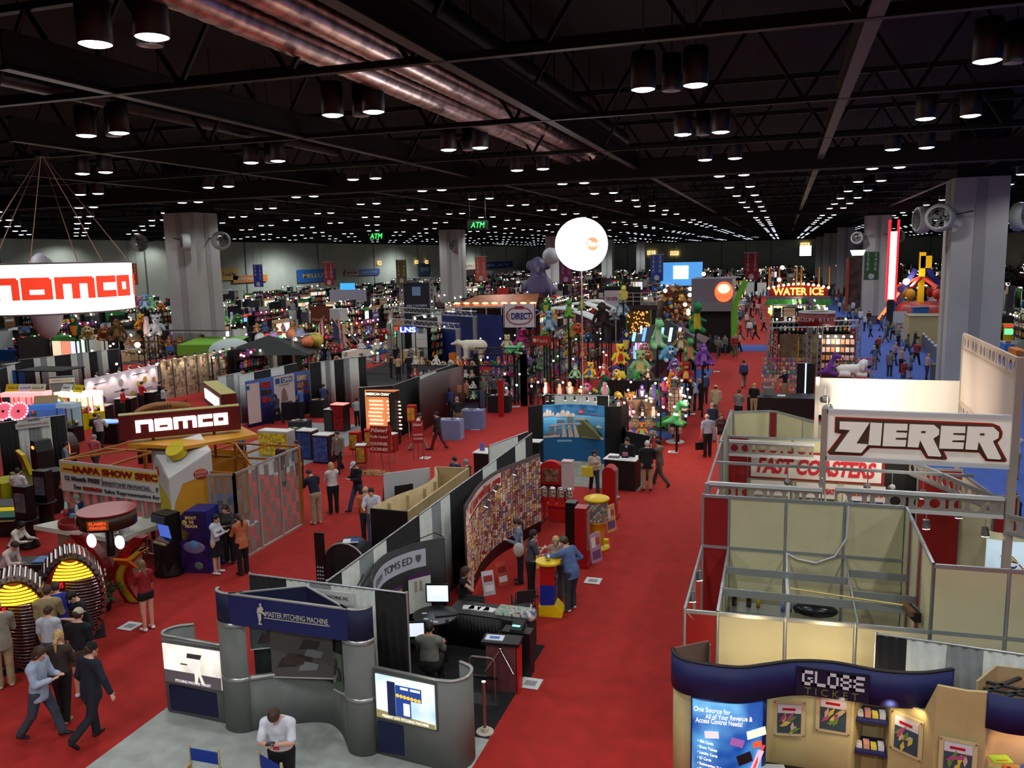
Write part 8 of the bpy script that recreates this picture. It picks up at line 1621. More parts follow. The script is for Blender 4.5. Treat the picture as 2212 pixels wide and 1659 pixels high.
# landmarks in the middle distance
def boxsign(px,py,Y,w_,h,c,s_,lab,tc=(230,230,230),em=0,te=0,rz=0.0,d=.1,tw=.8,th=.4,pole=True,name='hanging_sign',cat='sign'):
 P=GY(px,py,Y);t=thing(name,lab,cat,(P.x,P.y,0),rz);bx(-w_/2,w_/2,-d/2,d/2,P.z-h/2,P.z+h/2).build('sign_board',glow(c,em,'sign_glow')if em else mat(c,.5),t)
 if s_:text(s_,glow(tc,te,'letter_glow2')if te else mat(tc,.5),t,(0,-d/2-.03,P.z),size=.5,ext=.01,bold=.01,width=w_*tw,height=h*th)
 if pole:
  for x in(-w_*.42,w_*.42):MB().cyl((x,0,0),(x,0,P.z-h/2),.04,None,6).build('pole',BLACK,t)
 return t,P
boxsign(901,660,77.5,2.7,4.6,(30,34,50),'aqua | recreation','tall dark sign with a blue logo tile inside a silver truss gate',(190,200,225),rz=.1,th=.08)
P=GY(901,660,77.5);t=thing('truss_gate','silver truss gate framing the tall dark sign','truss',(P.x,P.y,0),.1);mb=MB()
for x in(-1.6,1.6):
 for dx in(-.15,.15):
  for dy in(-.15,.15):mb.cyl((x+dx,dy,0),(x+dx,dy,P.z+2.6),.035,None,5)
 for k in range(9):mb.bar((x-.15,-.15,k*.8),(x+.15,-.15,k*.8+.8),.03)
for z in(P.z+2.45,P.z+2.75):mb.cyl((-1.8,-.15,z),(1.9,-.15,z),.035).cyl((-1.8,.15,z),(1.9,.15,z),.035)
mb.build('truss_frame',ALU,t);bx(-.45,.45,-.1,-.06,P.z+1.0,P.z+1.9).build('logo_tile',mat((130,170,210),.4),t)
bar_truss((GY(845,690,66).x,66),(GY(1045,672,62).x,60),4.0,.4,'long arched silver truss over the blue draped stand');bar_truss((GY(840,700,62).x,62),(GY(1000,705,58).x,57),3.3,.4,'second silver truss under the arched one')
t=thing('wall_drape','deep blue wall cloth behind the silver trusses','drape',(0,0,0));a=GY(955,700,64);b=GY(1085,700,60);MB().wall([(a.x,a.y),(b.x,b.y)],0,4.1,.05).build('cloth',mat((16,40,110),.7,noise=.2,scale=1),t)
boxsign(882,712,56,1.25,.42,(20,60,200),'LNS','tilted glowing blue sign of three letters over the arcade stand',(235,245,255),.9,2.0,.1,.15,.95,.9)
for px,py,c,lab in((973,733,(150,235,240),'glowing cyan framed game board'),(935,730,(130,225,230),'glowing cyan game board seen from its side'),(907,738,(160,180,230),'red racing game with a bright screen and two round lamps')):
 P=G(px,py+30);cab(0,0,lab+' on the arcade stand',2.0,.9,.7,(120,20,24)if px==907 else(190,170,30),c,c,.05,1.6,P)
boxsign(727,700,70,1.6,2.9,(196,198,200),'FUN','white box tower with a short word and a blue band',(60,80,130),d=1.4,th=.14,tw=.6,pole=False);boxsign(692,690,66,1.9,2.4,(100,44,26),'Photos Books','brown framed poster stand beside the white box tower',(200,160,130),th=.1)
boxsign(751,622,110,2.4,1.4,(60,160,235),None,'bright blue hanging screen over a pale sheet',em=1.1);boxsign(752,642,109,6,2.2,(170,165,180),None,'pale lilac hanging sheet behind the blue screen')
boxsign(1134,0+720,60,.1,.1,(20,20,20),None,'small black marker post by the white banner')
a=GY(1005,660,80);b=GY(1165,655,80);t=thing('pavilion','pavilion with a copper coloured scalloped roof lit from below','pavilion',((a.x+b.x)/2,80,0));w_=(b.x-a.x)/2
MB().add([(-w_-.8,-2.5,3.7),(w_+.4,-2.5,3.7),(w_,2.5,4.3),(-w_*.4,2.5,4.5),(-w_*.6,0,4.7),(w_,0,4.8)],[(0,1,5,4),(4,5,2,3)]).build('roof',mat((170,96,50),.5,.3,noise=.3,scale=1),t);MB().box(-w_-.8,w_+.4,-2.55,-2.45,3.55,3.72).build('roof_edge',mat((200,190,180),.4),t)
mb=MB()
for i in range(9):mb.ball((-w_+i*w_*.25,-2.2,4.0),(.35,.2,.1),0,8)
mb.build('eave_lamps',glow((255,190,130),3,'eave_glow'),t);bx(-w_-.4,w_,0,.1,0,3.6).build('back_wall',mat((40,26,24),.5),t)
for i in range(6):x=-w_+i*w_*.4;bx(x-.05,x+.05,-2.5,-2.4,0,3.6).build('post',ALU,t)
boxsign(1087,640,84,1.3,1.8,(200,50,50),'A','red and white hanging flag cloth above the copper pavilion',(230,220,220),th=.3,tw=.2)
a=GY(1315,640,82);b=GY(1405,640,82);t=thing('two_storey_stand','dark two storey stand with white railings on its upper deck','stand',((a.x+b.x)/2,82,0));w_=(b.x-a.x)/2+.6
bx(-w_,w_,0,5,0,3.0).build('ground_floor',mat((26,20,20),.6),t);bx(-w_-.1,w_+.1,-.1,5.1,3.0,3.5).build('deck',mat((50,38,30),.6),t);bx(-w_,w_*.4,.2,.3,3.5,5.3).build('upper_wall',BLACK,t);mb=MB()
for z in(3.9,4.3,4.7):mb.bar((-w_,-.1,z),(w_,-.1,z),.06);mb.bar((w_,-.1,z),(w_,5,z),.06)
for i in range(8):x=-w_+2*w_*i/7;mb.bar((x,-.1,3.5),(x,-.1,4.75),.06)
mb.build('railing',mat((190,180,170),.5),t)
boxsign(1328,645,62,1.55,1.2,(196,180,186),'TOY NETWORK','white toy banner with dark red capital letters',(150,30,60),rz=.1,tw=.85,th=.22)
t=thing('wire_display','golden lit lattice display of small goods under the toy banner','display',GY(1380,700,70));z0=t.location.z;bx(-1.0,1.0,0,.1,-1.3,1.1).build('back_wall',mat((90,60,20),.6),t);mb=MB();r_=random.Random(3)
for i in range(70):mb.ball((r_.uniform(-.95,.95),-.1,r_.uniform(-1.2,1.05)),.07,0,6)
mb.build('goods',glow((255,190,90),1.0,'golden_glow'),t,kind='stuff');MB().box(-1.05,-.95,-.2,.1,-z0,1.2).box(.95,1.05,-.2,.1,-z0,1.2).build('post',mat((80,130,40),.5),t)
a=GY(1512,602,72);b=GY(1582,602,72);t=thing('box_tower','big grey overhanging box with a round neon sign and lime green side','tower',((a.x+b.x)/2,72,0));w_=(b.x-a.x)/2
bx(-w_-.7,w_,.0,4.5,3.6,6.3).build('grey_box',mat((120,118,128),.5),t);bx(-w_-.7,w_,-.3,0,3.6,4.3).build('soffit',mat((130,128,132),.5),t);bx(-w_-.6,w_-.1,.5,4.4,0,3.6).build('dark_room',BLACK,t)
MB().prism([(w_+.02,0),(w_+.45,0),(w_+.5,4.2),(w_+1.3,6.0),(w_+.9,6.3),(w_+.02,4.2)],-.2,.2).build('green_fin',mat((110,190,50),.5),t);MB().ball((w_*.5,-.12,5.2),(.75,.12,.85),0,20).build('neon_disc',glow((255,110,60),1.4,'neon_orange'),t);MB().ball((w_*.5,-.2,5.45),(.5,.12,.4),0,14).build('neon_center',glow((255,225,180),1.6,'neon_cream'),t);text('Sports',glow((255,70,50),1.8,'neon_red'),t,(w_*.5,-.36,4.85),size=.6,ext=.02,shear=.3,width=1.2,height=.35)
for i,(px,py)in enumerate(((1437,628),(1490,637),(1491,624),(1502,645),(1487,671),(1480,658),(1577,661),(1487,677),(1524,681),(1611,603),(1520,592),(1690,578),(1683,604),(1690,687),(1698,687))):bulb(GY(px,py,84),.2,'round white display lamp hanging over the crowded stands',60 if i%3==0 else 0,grp='display lamps over the crowded stands')
t=thing('lit_stage','bright sky blue lit stage backdrop in the distance','stage',GY(1472,590,150));bx(-3.6,3.6,0,.2,-2.2,1.9).build('backdrop',glow((90,170,245),.8,'stage_blue'),t);bx(-1.4,1.2,-.1,0,-1.0,1.3).build('bright_panel',glow((220,245,255),1.8,'stage_white'),t);bx(-3.4,3.4,0,3,-6,-2.2).build('stage_body',DARK,t)
t=thing('giant_plush_wall','tall toy wall of blue, brown and tan plush right of the two storey stand','toy wall',GY(1460,660,88));z0=t.location.z;bx(-2.3,2.3,0,.1,-z0,1.8).build('back_wall',mat((90,60,40),.7),t);mb=MB();r_=random.Random(9)
for i in range(260):mb.ball((r_.uniform(-2.2,2.2),-.2,r_.uniform(-z0+.2,1.9)),r_.uniform(.12,.3),r_.randrange(6),6)
mb.build('toys',[mat(c,.9)for c in((150,100,60),(190,150,100),(60,110,180),(120,40,40),(220,190,90),(90,70,50))],t,kind='stuff')
P=G(1722,702);t=thing('candy_stand','brightly lit carnival stand with a glowing WATER sign, green awning and striped posts','stand',(P.x,P.y,0),0);w_=3.4
arc_=[(-w_*.95+1.9*w_*i/12,4.25+.45*sin(pi*i/12))for i in range(13)]
MB().prism([(-w_*.95,3.3),(w_*.95,3.3)]+arc_[::-1],-.1,.1).build('sign_board',mat((150,30,30),.5),t);mb=MB()
for x,z in arc_:mb.ball((x,-.15,z),.16,0,7)
mb.build('sign_bulbs',glow((255,225,160),5,'marquee_bulb'),t);text('WATER ICE',glow((255,200,90),2.6,'marquee_letters'),t,(0,-.2,3.85),size=1,ext=.05,bold=.02,width=w_*1.6,height=.85)
MB().prism([(-w_*1.1,2.3),(w_*1.1,2.3),(w_,3.0),(-w_,3.0)],-.7,.3).build('awning',mat((60,150,70),.5,noise=.3,scale=3),t);bx(-w_,w_,-.6,.2,3.0,3.3).build('purple_rim',mat((110,90,110),.4),t);mb=MB()
for i in range(10):mb.ball((-w_*.9+i*w_*.2,-.5,1.55),.2,0,8)
mb.build('round_lights',glow((255,200,80),3.5,'round_yellow'),t);bx(-w_*.95,w_*.95,-.55,-.45,1.8,2.0).build('tube_light',glow((255,245,220),4,'tube_white'),t);bx(-w_*.9,w_*.9,-.4,1.5,0,1.1).build('counter',mat((200,140,80),.5,noise=.3,scale=2),t);bx(-w_*.9,w_*.9,1.4,1.5,1.1,2.4).build('lit_back',glow((235,240,150),.9,'kiosk_back'),t)
mb=MB()
for x in(-3.2,-2.1,-.2,.3,2.2,3.3):mb.box(x-.12,x+.12,-.1,.1,4.4,6.6).box(x-.05,x+.05,-.12,.12,4.4,6.6,1)
mb.build('striped_posts',[mat((170,40,30),.5),mat((200,190,80),.5)],t);point('kiosk_light',(P.x,P.y-1.2,2.6),260,(1,.85,.55),.4)
a=G(1660,838);b=G(1850,832);t=thing('truss_stand','aluminium truss stand with vertical maroon banners lettered in white','stand',(0,0,0));z1=4.1;mb=MB()
for x,y in((a.x,a.y),(b.x,b.y),((a.x+b.x)/2-.3,a.y+.4),((a.x+b.x)/2+.3,a.y+.4)):
 for dx in(-.13,.13):
  for dy in(-.13,.13):mb.cyl((x+dx,y+dy,0),(x+dx,y+dy,z1),.03,None,5)
 for k in range(10):mb.bar((x-.13,y-.13,k*.4),(x+.13,y-.13,k*.4+.4),.025);mb.bar((x+.13,y-.13,k*.4),(x-.13,y-.13,k*.4+.4),.025)
for z in(z1,z1-.35):mb.cyl((a.x,a.y,z),(b.x,b.y,z),.035,None,6).cyl((a.x,a.y+.26,z),(b.x,b.y+.26,z),.035,None,6)
for k in range(16):q=a+(b-a)*k/16;r_=a+(b-a)*(k+.5)/16;mb.bar((q.x,q.y,z1-.35),(r_.x,r_.y,z1),.025)
mb.build('truss_frame',ALU,t)
for x,y in((a.x+.35,a.y-.2),(b.x-.35,b.y-.2)):
 bx(x-.16,x+.16,y-.03,y+.03,.9,3.6).build('corner_banner',mat((130,20,30),.5),t);text('BERTAZZON',mat((215,190,190),.5),t,(x,y-.05,2.2),(pi/2,-pi/2,0),.3,.006,width=2.4,height=.2)
cx=(a.x+b.x)/2+.1;ring_=[(1.05*cos(q),1.05*sin(q))for q in[2*pi*i/24 for i in range(25)]];o=MB().wall(ring_,3.9,4.65,.04,0,True).build('ring_sign',mat((120,20,26),.5),t);o.location=(cx,a.y+.8,0);o=MB().wall([(x*1.01,y*1.01)for x,y in ring_],4.65,4.75,.06,0,True).build('ring_rim',mat((200,210,205),.4),t);o.location=(cx,a.y+.8,0)
RS=Surf([(cx+1.05*cos(q),a.y+.8+1.05*sin(q))for q in[pi+pi*i/16 for i in range(17)]],.04);ctext(RS,'AZZON BERTAZ',.08,.95,4.28,.26,mat((220,200,200),.5),t,.02)
for x0,x1,c,lab in((a.x+.6,a.x+1.7,(150,100,60),''),(a.x+1.75,a.x+2.9,(60,50,40),'')):bx(x0,x1,a.y+1.0,a.y+1.06,.6,3.3).build('picture_panel',mat(c,.5,noise=.5,scale=2,col2=(120,110,80)),t)
mb=MB();r2=random.Random(2)
for k in range(4):
 for i in range(7):mb.box(b.x-2.2+i*.28,b.x-1.98+i*.28,a.y+1.0,a.y+1.05,1.2+k*.5,1.5+k*.5,r2 .randrange(3))
bx(b.x-2.5,b.x-.4,a.y+1.05,a.y+1.15,0,3.3).build('dark_wall',mat((40,24,24),.5),t);mb.build('small_pictures',[mat((220,170,150),.5),mat((200,130,80),.5),mat((230,205,190),.5)],t);mb=MB()
for i in range(5):mb.ball((b.x-2.3+i*.45,a.y+.7,3.2),.07,0,6)
mb.build('lamp_row',BULB,t);point('booth_light',(b.x-1.4,a.y+.3,2.9),60)
for(px,py),w2,lab in(((1690,838),2.6,'silver wire rack hung with small coloured packets facing the red aisle'),((1843,838),2.2,'silver wire rack hung with small white packets near the blue avenue'),((1725,850),1.2,'narrow wire rack of cards in the middle of the truss stand')):
 P=G(px,py);t=thing('wire_rack',lab,'rack',(P.x,P.y-2.2,0));mb=MB();w3=w2/2*.95
 for i in range(int(w2/.2)+1):mb.bar((-w3+i*.2,0,0),(-w3+i*.2,0,2.2),.02)
 for k in range(9):mb.bar((-w3,0,k*.27),(w3,0,k*.27),.02)
 mb.build('wire_grid',ALU,t);mb=MB()
 for k in range(8):
  for i in range(int(w2/.16)):mb.box(-w3+.03+i*.15,-w3+.13+i*.15,-.05,-.02,.25+k*.25,.4+k*.25,r2 .randrange(6))
 mb.build('packets',[mat(c,.5)for c in((190,60,120),(230,130,50),(70,120,200),(220,220,210),(60,150,110),(200,190,180))],t)
t=thing('long_counter','low black counter with a grey computer and papers in front of the packet racks','counter',G(1700,900),.03);bx(-2.0,2.0,-.5,1.2,0,1.05).build('counter_body',BLACK,t);bx(-1.2,-.7,.2,.6,1.05,1.45).build('computer',GREY,t);bx(-.5,-.1,.0,.4,1.05,1.08).build('papers',WHITE,t)
t=thing('light_column','pair of tall black panels with a glowing blue white edge','panel',G(1738,885));bx(-.45,-.05,0,.2,0,2.5).build('dark_panel',BLACK,t);bx(.05,.45,0,.2,0,2.5).build('dark_panel',BLACK,t);bx(-.03,.03,-.02,.1,.1,2.5).build('glowing_edge',glow((180,210,255),2.5,'edge_glow'),t)
o=plush('dog',G(1840,812,2.6),1.5,1.4,(240,240,235),(30,30,32),'white plush dog with black ear lying above the glowing tower wall');o=plush('dino',G(1795,810,2.6),1.4,1.1,(110,60,160),(90,190,110),'purple and green plush toy lying by the white plush dog');o=plush('dog',G(1800,755,1.6),.2,1.2,(120,110,40),(150,140,80),'olive cloth covered plush heap inside the truss stand')
P=G(1985,705);t=thing('carnival_ride','yellow and red carnival ride with tilted neon legs','ride',(P.x,P.y,0));bx(-.3,.3,-.3,.3,1,8).build('center_mast',YELLOW,t);bx(-.2,.9,-.3,.3,6.3,7.6).build('yellow_block',YELLOW,t)
for s_ in(-1,1):MB().bar((s_*.6,0,6.2),(s_*4.2,0,.3),.5).build('leg',mat((24,34,110),.5),t);MB().bar((s_*2.2,-.3,3.7),(s_*4.1,-.3,.8),.3).build('neon_strip',glow((255,110,60),2.2,'ride_neon'),t)
for i in range(6):a_=i*pi/3;MB().bar((0,0,5.4),(2.6*cos(a_),2.6*sin(a_),4.3),.28).build('arm',mat((190,60,30),.5),t);MB().ball((2.6*cos(a_),2.6*sin(a_),3.6),(.5,.5,.6),0,8).build('seat',mat(((200,160,30),(190,50,30))[i%2],.5),t)
MB().lathe([(0,.2),(3.6,.2),(3.9,1.2),(3.4,2.4),(3.0,2.6),(0,2.6)],c=(1.2,0,0),n=24).build('round_base',mat((150,36,24),.4,noise=.2),t);point('ride_light',(P.x-1,P.y-1.5,5),200,(1,.8,1),.4);MB().ball((-1.6,-1,4.9),.35,0,10).build('flood_lamp',glow((255,235,255),6,'flood_pink'),t)
t=thing('neon_tower','tall column of red edged white neon beside the second right column','neon tower',G(1921,712));bx(-.35,.35,-.2,.2,0,3.2).build('base',DARK,t);bx(-.3,.3,-.25,-.1,3.2,10.2).build('white_neon',glow((255,225,220),3.5,'neon_white'),t)
for x in(-.42,.42):bx(x-.1,x+.1,-.22,.1,3.0,11.4).build('red_neon',glow((255,30,40),2.4,'neon_red2'),t)
t=thing('climbing_wall','dark orange rock climbing wall behind the columns','climbing wall',G(1858,672));bx(-1.6,2.6,0,1.5,0,7.4).build('rock_face',mat((80,52,44),.8,noise=.5,scale=.8,bump=.6),t);bx(-1.9,-1.6,-.2,1.5,0,7.2).build('orange_frame',mat((170,70,20),.6),t)
P=G(2140,800);t=thing('green_structure','bright green tiered steel structure at the frame edge','structure',(19.5,66,0))
for k in range(6):bx(-2.2,6,-.2,.6,.6+k*1.05,1.0+k*1.05).build('green_tier',mat((96,190,50),.4),t)
for x in(-2,.5,3):bx(x-.1,x+.1,.1,.4,0,6.6).build('blue_post',mat((20,50,120),.5),t)
solo(MB().cyl((0,0,0),(4.6,3,10.5),.28,.34,10).cyl((.6,-.2,0),(3.2,1.2,6.0),.05,None,6,1),'slanted_mast',[mat((22,26,50),.5),mat((180,110,100),.4)],'dark blue mast leaning across the frame edge by the nearer right column','mast',(15.2,58,0))
t=thing('low_fence','long low grey fence with white lamps along the blue avenue','fence',(0,0,0));a=G(1972,726);b=G(2048,812);MB().wall([(a.x,a.y),(b.x,b.y)],0,1.1,.08).build('fence_panel',mat((86,90,100),.6),t);mb=MB()
for i in range(12):q=a+(b-a)*(i+.5)/12;mb.ball((q.x,q.y,1.15),.12,0,6)
mb.build('fence_caps',mat((225,228,235),.5),t)
boxsign(1943,703,84.6,1.15,2.6,(196,198,208),'SHOW\nHOURS','white upright notice board with small text on the blue avenue',(170,90,90),th=.2,tw=.5,pole=False)
for px,py,w2,h2,c,lab in((1999,745,3.2,2.6,(190,170,120),'tan crate beside the low grey fence'),(1985,720,1.4,2.6,(30,90,150),'blue tarpaulin box behind the tan crate'),(1885,700,.9,.9,(90,92,96),'grey bin at the foot of the second right column'),(2029,822,1.0,1.0,(100,104,106),'grey bin by the nearer right column')):
 P=G(px,py);solo(MB().box(-w2/2,w2/2,-w2/2,w2/2,0,h2).box(-w2/2-.04,w2/2+.04,-w2/2-.04,w2/2+.04,h2,h2+.06,1),'crate' if w2>1.1 else 'waste_bin',[mat(c,.6),mat(tuple(int(v*.6)for v in c),.6)],lab,'crate' if w2>1.1 else 'bin',(P.x,P.y,0))
# souvenir coin stand, change machines, blue tables
def easel(px,py,w_,h,lab,s_,rz=0.0,col=(176,40,38)):
 P=G(px,py);t=thing('easel_sign',lab,'sign',P,rz);M=Matrix.Rotation(-.1,4,'X');MB().box(-w_/2,w_/2,-.02,.02,.75,.75+h,0,M).build('board',mat(col,.5),t)
 for k,(q,hh,z)in enumerate(s_):text(q,mat((228,205,195),.5),t,(0,-.06+z*.1,.75+h*z),(pi/2-.1,0,0),.2,.004,bold=.006,shear=.25 if k==0 else 0,width=w_*.8,height=hh)
 for x in(-w_*.4,w_*.4):MB().bar((x,0,.8),(x*1.1,.05,0),.03).build('leg',mat((150,120,110),.4,.5),t)
 MB().bar((0,.3,0),(0,.1,.9),.03).build('leg',mat((150,120,110),.4,.5),t)
easel(822,1018,.95,1.1,'red easel sign headed New! about souvenir coins',(('New!',.17,.86),('Profit Center!',.11,.62),('SOUVENIR',.13,.36),('COINS!',.13,.16)),.02);easel(905,995,.5,.95,'narrow tilted red sign repeating the souvenir coin message',(('New!',.14,.85),('SOUVENIR',.08,.4),('COINS!',.08,.22)),.5)
def kiosk(px,py,w_,h,d,body,frt,lab,top=WHITE,rz=0.0,stand=0.0):
 P=G(px,py);t=thing('vending_kiosk',lab,'vending machine',P,rz);bx(-w_/2,w_/2,-d/2,d/2,stand,h).build('cabinet',mat(body,.4),t);bx(-w_/2+.04,w_/2-.04,-d/2-.02,-d/2,stand+.08,h-.06).build('front_panel',mat(frt,.4,noise=.4,scale=7),t);bx(-w_/2,w_/2,-d/2,d/2,h,h+.04).build('top_panel',top,t)
 if stand:
  for x in(-w_*.4,w_*.4):bx(x-.02,x+.02,-.02,.02,0,stand).build('leg',ALU,t)
kiosk(667,990,.75,1.25,.6,(14,16,26),(40,70,130),'blue fronted black kiosk with white top, first of a pair');kiosk(702,998,.75,1.2,.6,(14,16,26),(60,90,160),'blue fronted black kiosk with white top, second of a pair')
kiosk(600,985,1.5,1.15,.6,(190,190,188),(226,190,50),'white kiosk with a yellow front of dark symbols');kiosk(737,930,.75,1.35,.6,(20,18,18),(150,16,20),'black kiosk with glowing red header and red crest',glow((255,120,110),1.8,'kiosk_red'));kiosk(716,930,.5,1.1,.5,(18,18,20),(50,50,50),'plain black kiosk left of the red crest kiosk')
for i,(px,py,st,lab)in enumerate(((812,925,.75,'yellow fronted coin box on legs left of the souvenir sign'),(848,1000,.5,'coin box with yellow print and white top by the souvenir sign'),(770,985,.3,'red and yellow coin box pair near the man in the cap'),(852,960,.3,'red coin box standing behind the souvenir sign'),(892,945,.8,'tall coin box between two counter wings'),(782,1010,.2,'low white topped coin box beside the man in the cap'),(800,990,.5,'coin box on a thin legged stand behind the souvenir sign'))):kiosk(px,py,.42,st+.75,.4,(150,24,24),(190,150,60),lab,WHITE if i in(1,5)else RED,.1*i-.2,st)
P=G(800,1022);t=thing('coin_heap','heap of loose golden coins spread on the red carpet','coins',P);mb=MB();r2=random.Random(4)
for i in range(420):a_=r2 .uniform(0,6.28);q=r2 .random()**.5;mb.cbox((.85*q*cos(a_),.5*q*sin(a_),.02+.05*(1-q)),(.05,.05,.008),r2 .randrange(2),a_)
mb.build('coins',[mat((200,170,110),.4,.4),mat((150,120,80),.4,.4)],t,kind='stuff')
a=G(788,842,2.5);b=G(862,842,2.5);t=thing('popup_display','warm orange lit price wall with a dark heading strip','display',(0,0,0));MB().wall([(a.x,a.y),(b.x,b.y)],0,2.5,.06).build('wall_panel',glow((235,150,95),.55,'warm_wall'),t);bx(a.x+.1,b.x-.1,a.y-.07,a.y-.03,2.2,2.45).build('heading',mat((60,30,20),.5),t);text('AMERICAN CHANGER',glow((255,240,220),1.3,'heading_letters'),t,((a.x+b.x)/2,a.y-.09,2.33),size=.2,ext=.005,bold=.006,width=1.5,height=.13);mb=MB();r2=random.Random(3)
for i in range(16):x=a.x+.15+(i%2)*.95+r2 .random()*.1;z=.7+(i//2)*.18;mb.box(x,x+.7,a.y-.06,a.y-.035,z,z+.07)
mb.build('price_lines',glow((255,225,195),1.1,'price_glow'),t);bx(b.x+.05,b.x+.1,a.y-.9,a.y+.1,0,2.5).build('side_wall',BLACK,t)
for i,(px,py,c,lab,w2)in enumerate(((975,948,(120,135,175),'pale blue draped table nearer the red side aisle',1.1),(1015,925,(110,125,170),'pale blue draped table with papers in the next stand',1.5),(1020,880,(90,100,130),'blue grey draped back table with a dark box',1.5),(735,878,(170,24,26),'red draped table with white cards near two men',1.7),(690,900,(20,20,22),'black tall table by the blue OPEN wall',.8),(627,905,(16,18,34),'round navy draped counter in the blue OPEN stand',.9),(645,970,(22,26,28),'tilted black box behind the yellow fronted kiosk',1.1),(580,905,(70,80,90),'round glass table with cards in the OPEN stand',.7),(650,950,(40,44,46),'high black table crowded with samples beside the tilted box',.9),(1080,890,(20,18,20),'black counter edge with red post near the toy rack',1.2))):
 P=G(px,py);t=thing('draped_table',lab,'table',P,.1);bx(-w2/2,w2/2,-.35,.35,0,.95).build('table_cover',mat(c,.7),t);mb=MB()
 for k in range(4):mb.cbox((-w2*.3+k*w2*.2,-.1+.1*(k%2),.97),(.16,.12,.04+.05*(k%2)),k%3,.2*k)
 mb.build('samples',[WHITE,mat((200,190,160),.5),mat((110,60,60),.5)],t)
solo(bx(-.12,.12,-.12,.12,0,2.0),'red_post',mat((170,20,24),.4),'tall red square post at the end of the blue tables','post',G(1083,900))
t=thing('popup_display','dark brown curved wall with a soft lamp glow and two small notices','display',(0,0,0));a=G(905,822,2.6);b=G(1000,790,2.6);MB().wall(smooth([(a.x,a.y),((a.x+b.x)/2-.3,(a.y+b.y)/2),(b.x,b.y)],6),0,2.6,.06,0,True).build('curved_wall',mat((74,52,52),.5),t);
for i in(0,1):bx(b.x+.1+.4*i,b.x+.35+.4*i,b.y-1.2-.03,b.y-1.2,1.3,1.7).build('notice',mat((170,120,90),.5),t)
spot('booth_spot_light',(b.x+1,b.y-1.5,2.6),(b.x-.3,b.y-.5,1.5),40,(1,.8,.6),70)
# people
D2=pi/180
def man(px,py,mode,h,rz,lab,**k):
 P=G(px,py)if mode=='f' else G(px,py,h if mode=='h' else mode);P.z=0
 return person((P.x,P.y,.02),rz*D2,lab,h=h,**k)
def bag(p,size,col,lab,strap=None,name='shoulder_bag',cat='bag',rz=0.0):
 t=thing(name,lab,cat,p,rz);a,b,c=size;(MB().ball((0,0,0),(a,b,c),0,14)if name[:4]!='shop' else bx(-a,a,-b*.6,b*.6,-c,c)).build('bag_body',mat(col,.6),t)
 if strap:q=Vector(strap)-Vector(p);q=Matrix.Rotation(-rz,3,'Z')@q;MB().tube([(a*.7,0,c*.6),tuple(q),(-a*.7,0,c*.6)],.014,5).build('strap',mat(col,.6),t)
 return t
N=.011;M1=.015;L1_=.022
man(96,1596,'f',1.85,-75,'person in pale blue hooded jacket and dark jeans walking with phone in hands',top=(165,182,205),bottom=(62,72,84),kind='jeans',la='bent',ra='bent',legs=WALK,head=18,jacket=True,res=N,shoe=(20,20,24),style='bob',hair='brown')
man(142,1556,'f',1.78,22,'person with long blond ponytail in dark brown sweater seen from behind',top=(60,50,44),bottom=(16,16,18),hair='blond',style='pony',fem=True,la='bent',ra='bent',legs=(10,4,-8,8),res=N,shoe=(170,150,120))
man(208,1600,'f',1.86,-12,'person in navy jacket and black knit cap striding with one arm out',top=(22,28,42),bottom=(26,28,38),ra=(-4,42,14,0),la='pocket',legs=(8,4,-16,40),jacket=True,hat=('beanie',(14,14,16)),res=N,shoe=(24,24,28),wide=1.12)
man(162,1318,'h',1.84,10,'person in beige cap and black t-shirt facing the coin wheels',top=(18,20,26),sleeve='short',bottom=(90,70,50),kind='shorts',hat=('cap',(200,195,170)),la='down',ra='down',res=N,shoe=(220,220,220),wide=1.1)
man(97,1268,'h',1.84,30,'person in tan jacket seen from behind at the chrome coin wheels',top=(160,146,105),bottom=(60,56,50),jacket=True,hair='brown',res=N,ra='bent')
man(122,1260,'h',1.84,60,'person in royal blue shirt leaning toward the man in the tan jacket',top=(28,50,150),bottom=(30,30,40),hair='brown',ra='bent',lean=12,res=N)
man(99,1312,'h',1.66,20,'young person in pale grey t-shirt behind the blond ponytail',top=(185,195,205),sleeve='short',bottom=(70,70,80),hair='brown',res=N)
man(183,1216,'h',1.74,25,'person with long black hair and bare shoulders beside the coin wheel',top=(20,18,20),sleeve='none',bottom=(24,22,26),hair='black',style='long',fem=True,ra='down',res=N)
man(178,1266,'h',1.8,150,'person in black shirt with bowed dark hair between the two wheels and the plant',top=(18,20,28),sleeve='short',bottom=(20,20,22),hair='black',la='bent',lean=14,head=30,res=N)
man(14,1486,'f',1.86,60,'person in pale grey suit jacket and tan trousers cut by the frame edge',top=(140,136,122),bottom=(165,150,115),jacket=True,hair='grey',ra='bent',res=N,shoe=(190,170,140))
man(22,1120,'h',1.72,-80,'person in white blouse bending over the long black console',top=(225,220,205),bottom=(26,26,34),hair='black',fem=True,style='bob',la='type',ra='type',lean=26,res=M1)
man(2,1160,'h',1.74,-80,'person in cream shirt at the frame edge by the black console',top=(225,205,195),bottom=(60,60,70),ra='type',lean=30,res=M1)
man(34,1012,'h',1.76,20,'person in white shirt and black trousers facing the yellow racing game',top=(232,232,236),sleeve='short',bottom=(20,20,24),hair='black',la='bent',ra='bent',res=M1)
man(322,1362,'f',1.72,75,'person with long light brown hair, red t-shirt, black shorts and white trainers',top=(140,22,30),sleeve='short',bottom=(16,16,18),kind='shorts',hair_col=(120,90,60),style='long',fem=True,la='hold',ra='down',res=N,shoe=(235,235,240))
man(268,1112,'h',1.7,100,'person in white sleeveless top behind the red flame game',top=(232,232,236),sleeve='none',bottom=(60,64,70),hair='black',style='pony',fem=True,skin='m',la='reach',ra='bent',res=M1)
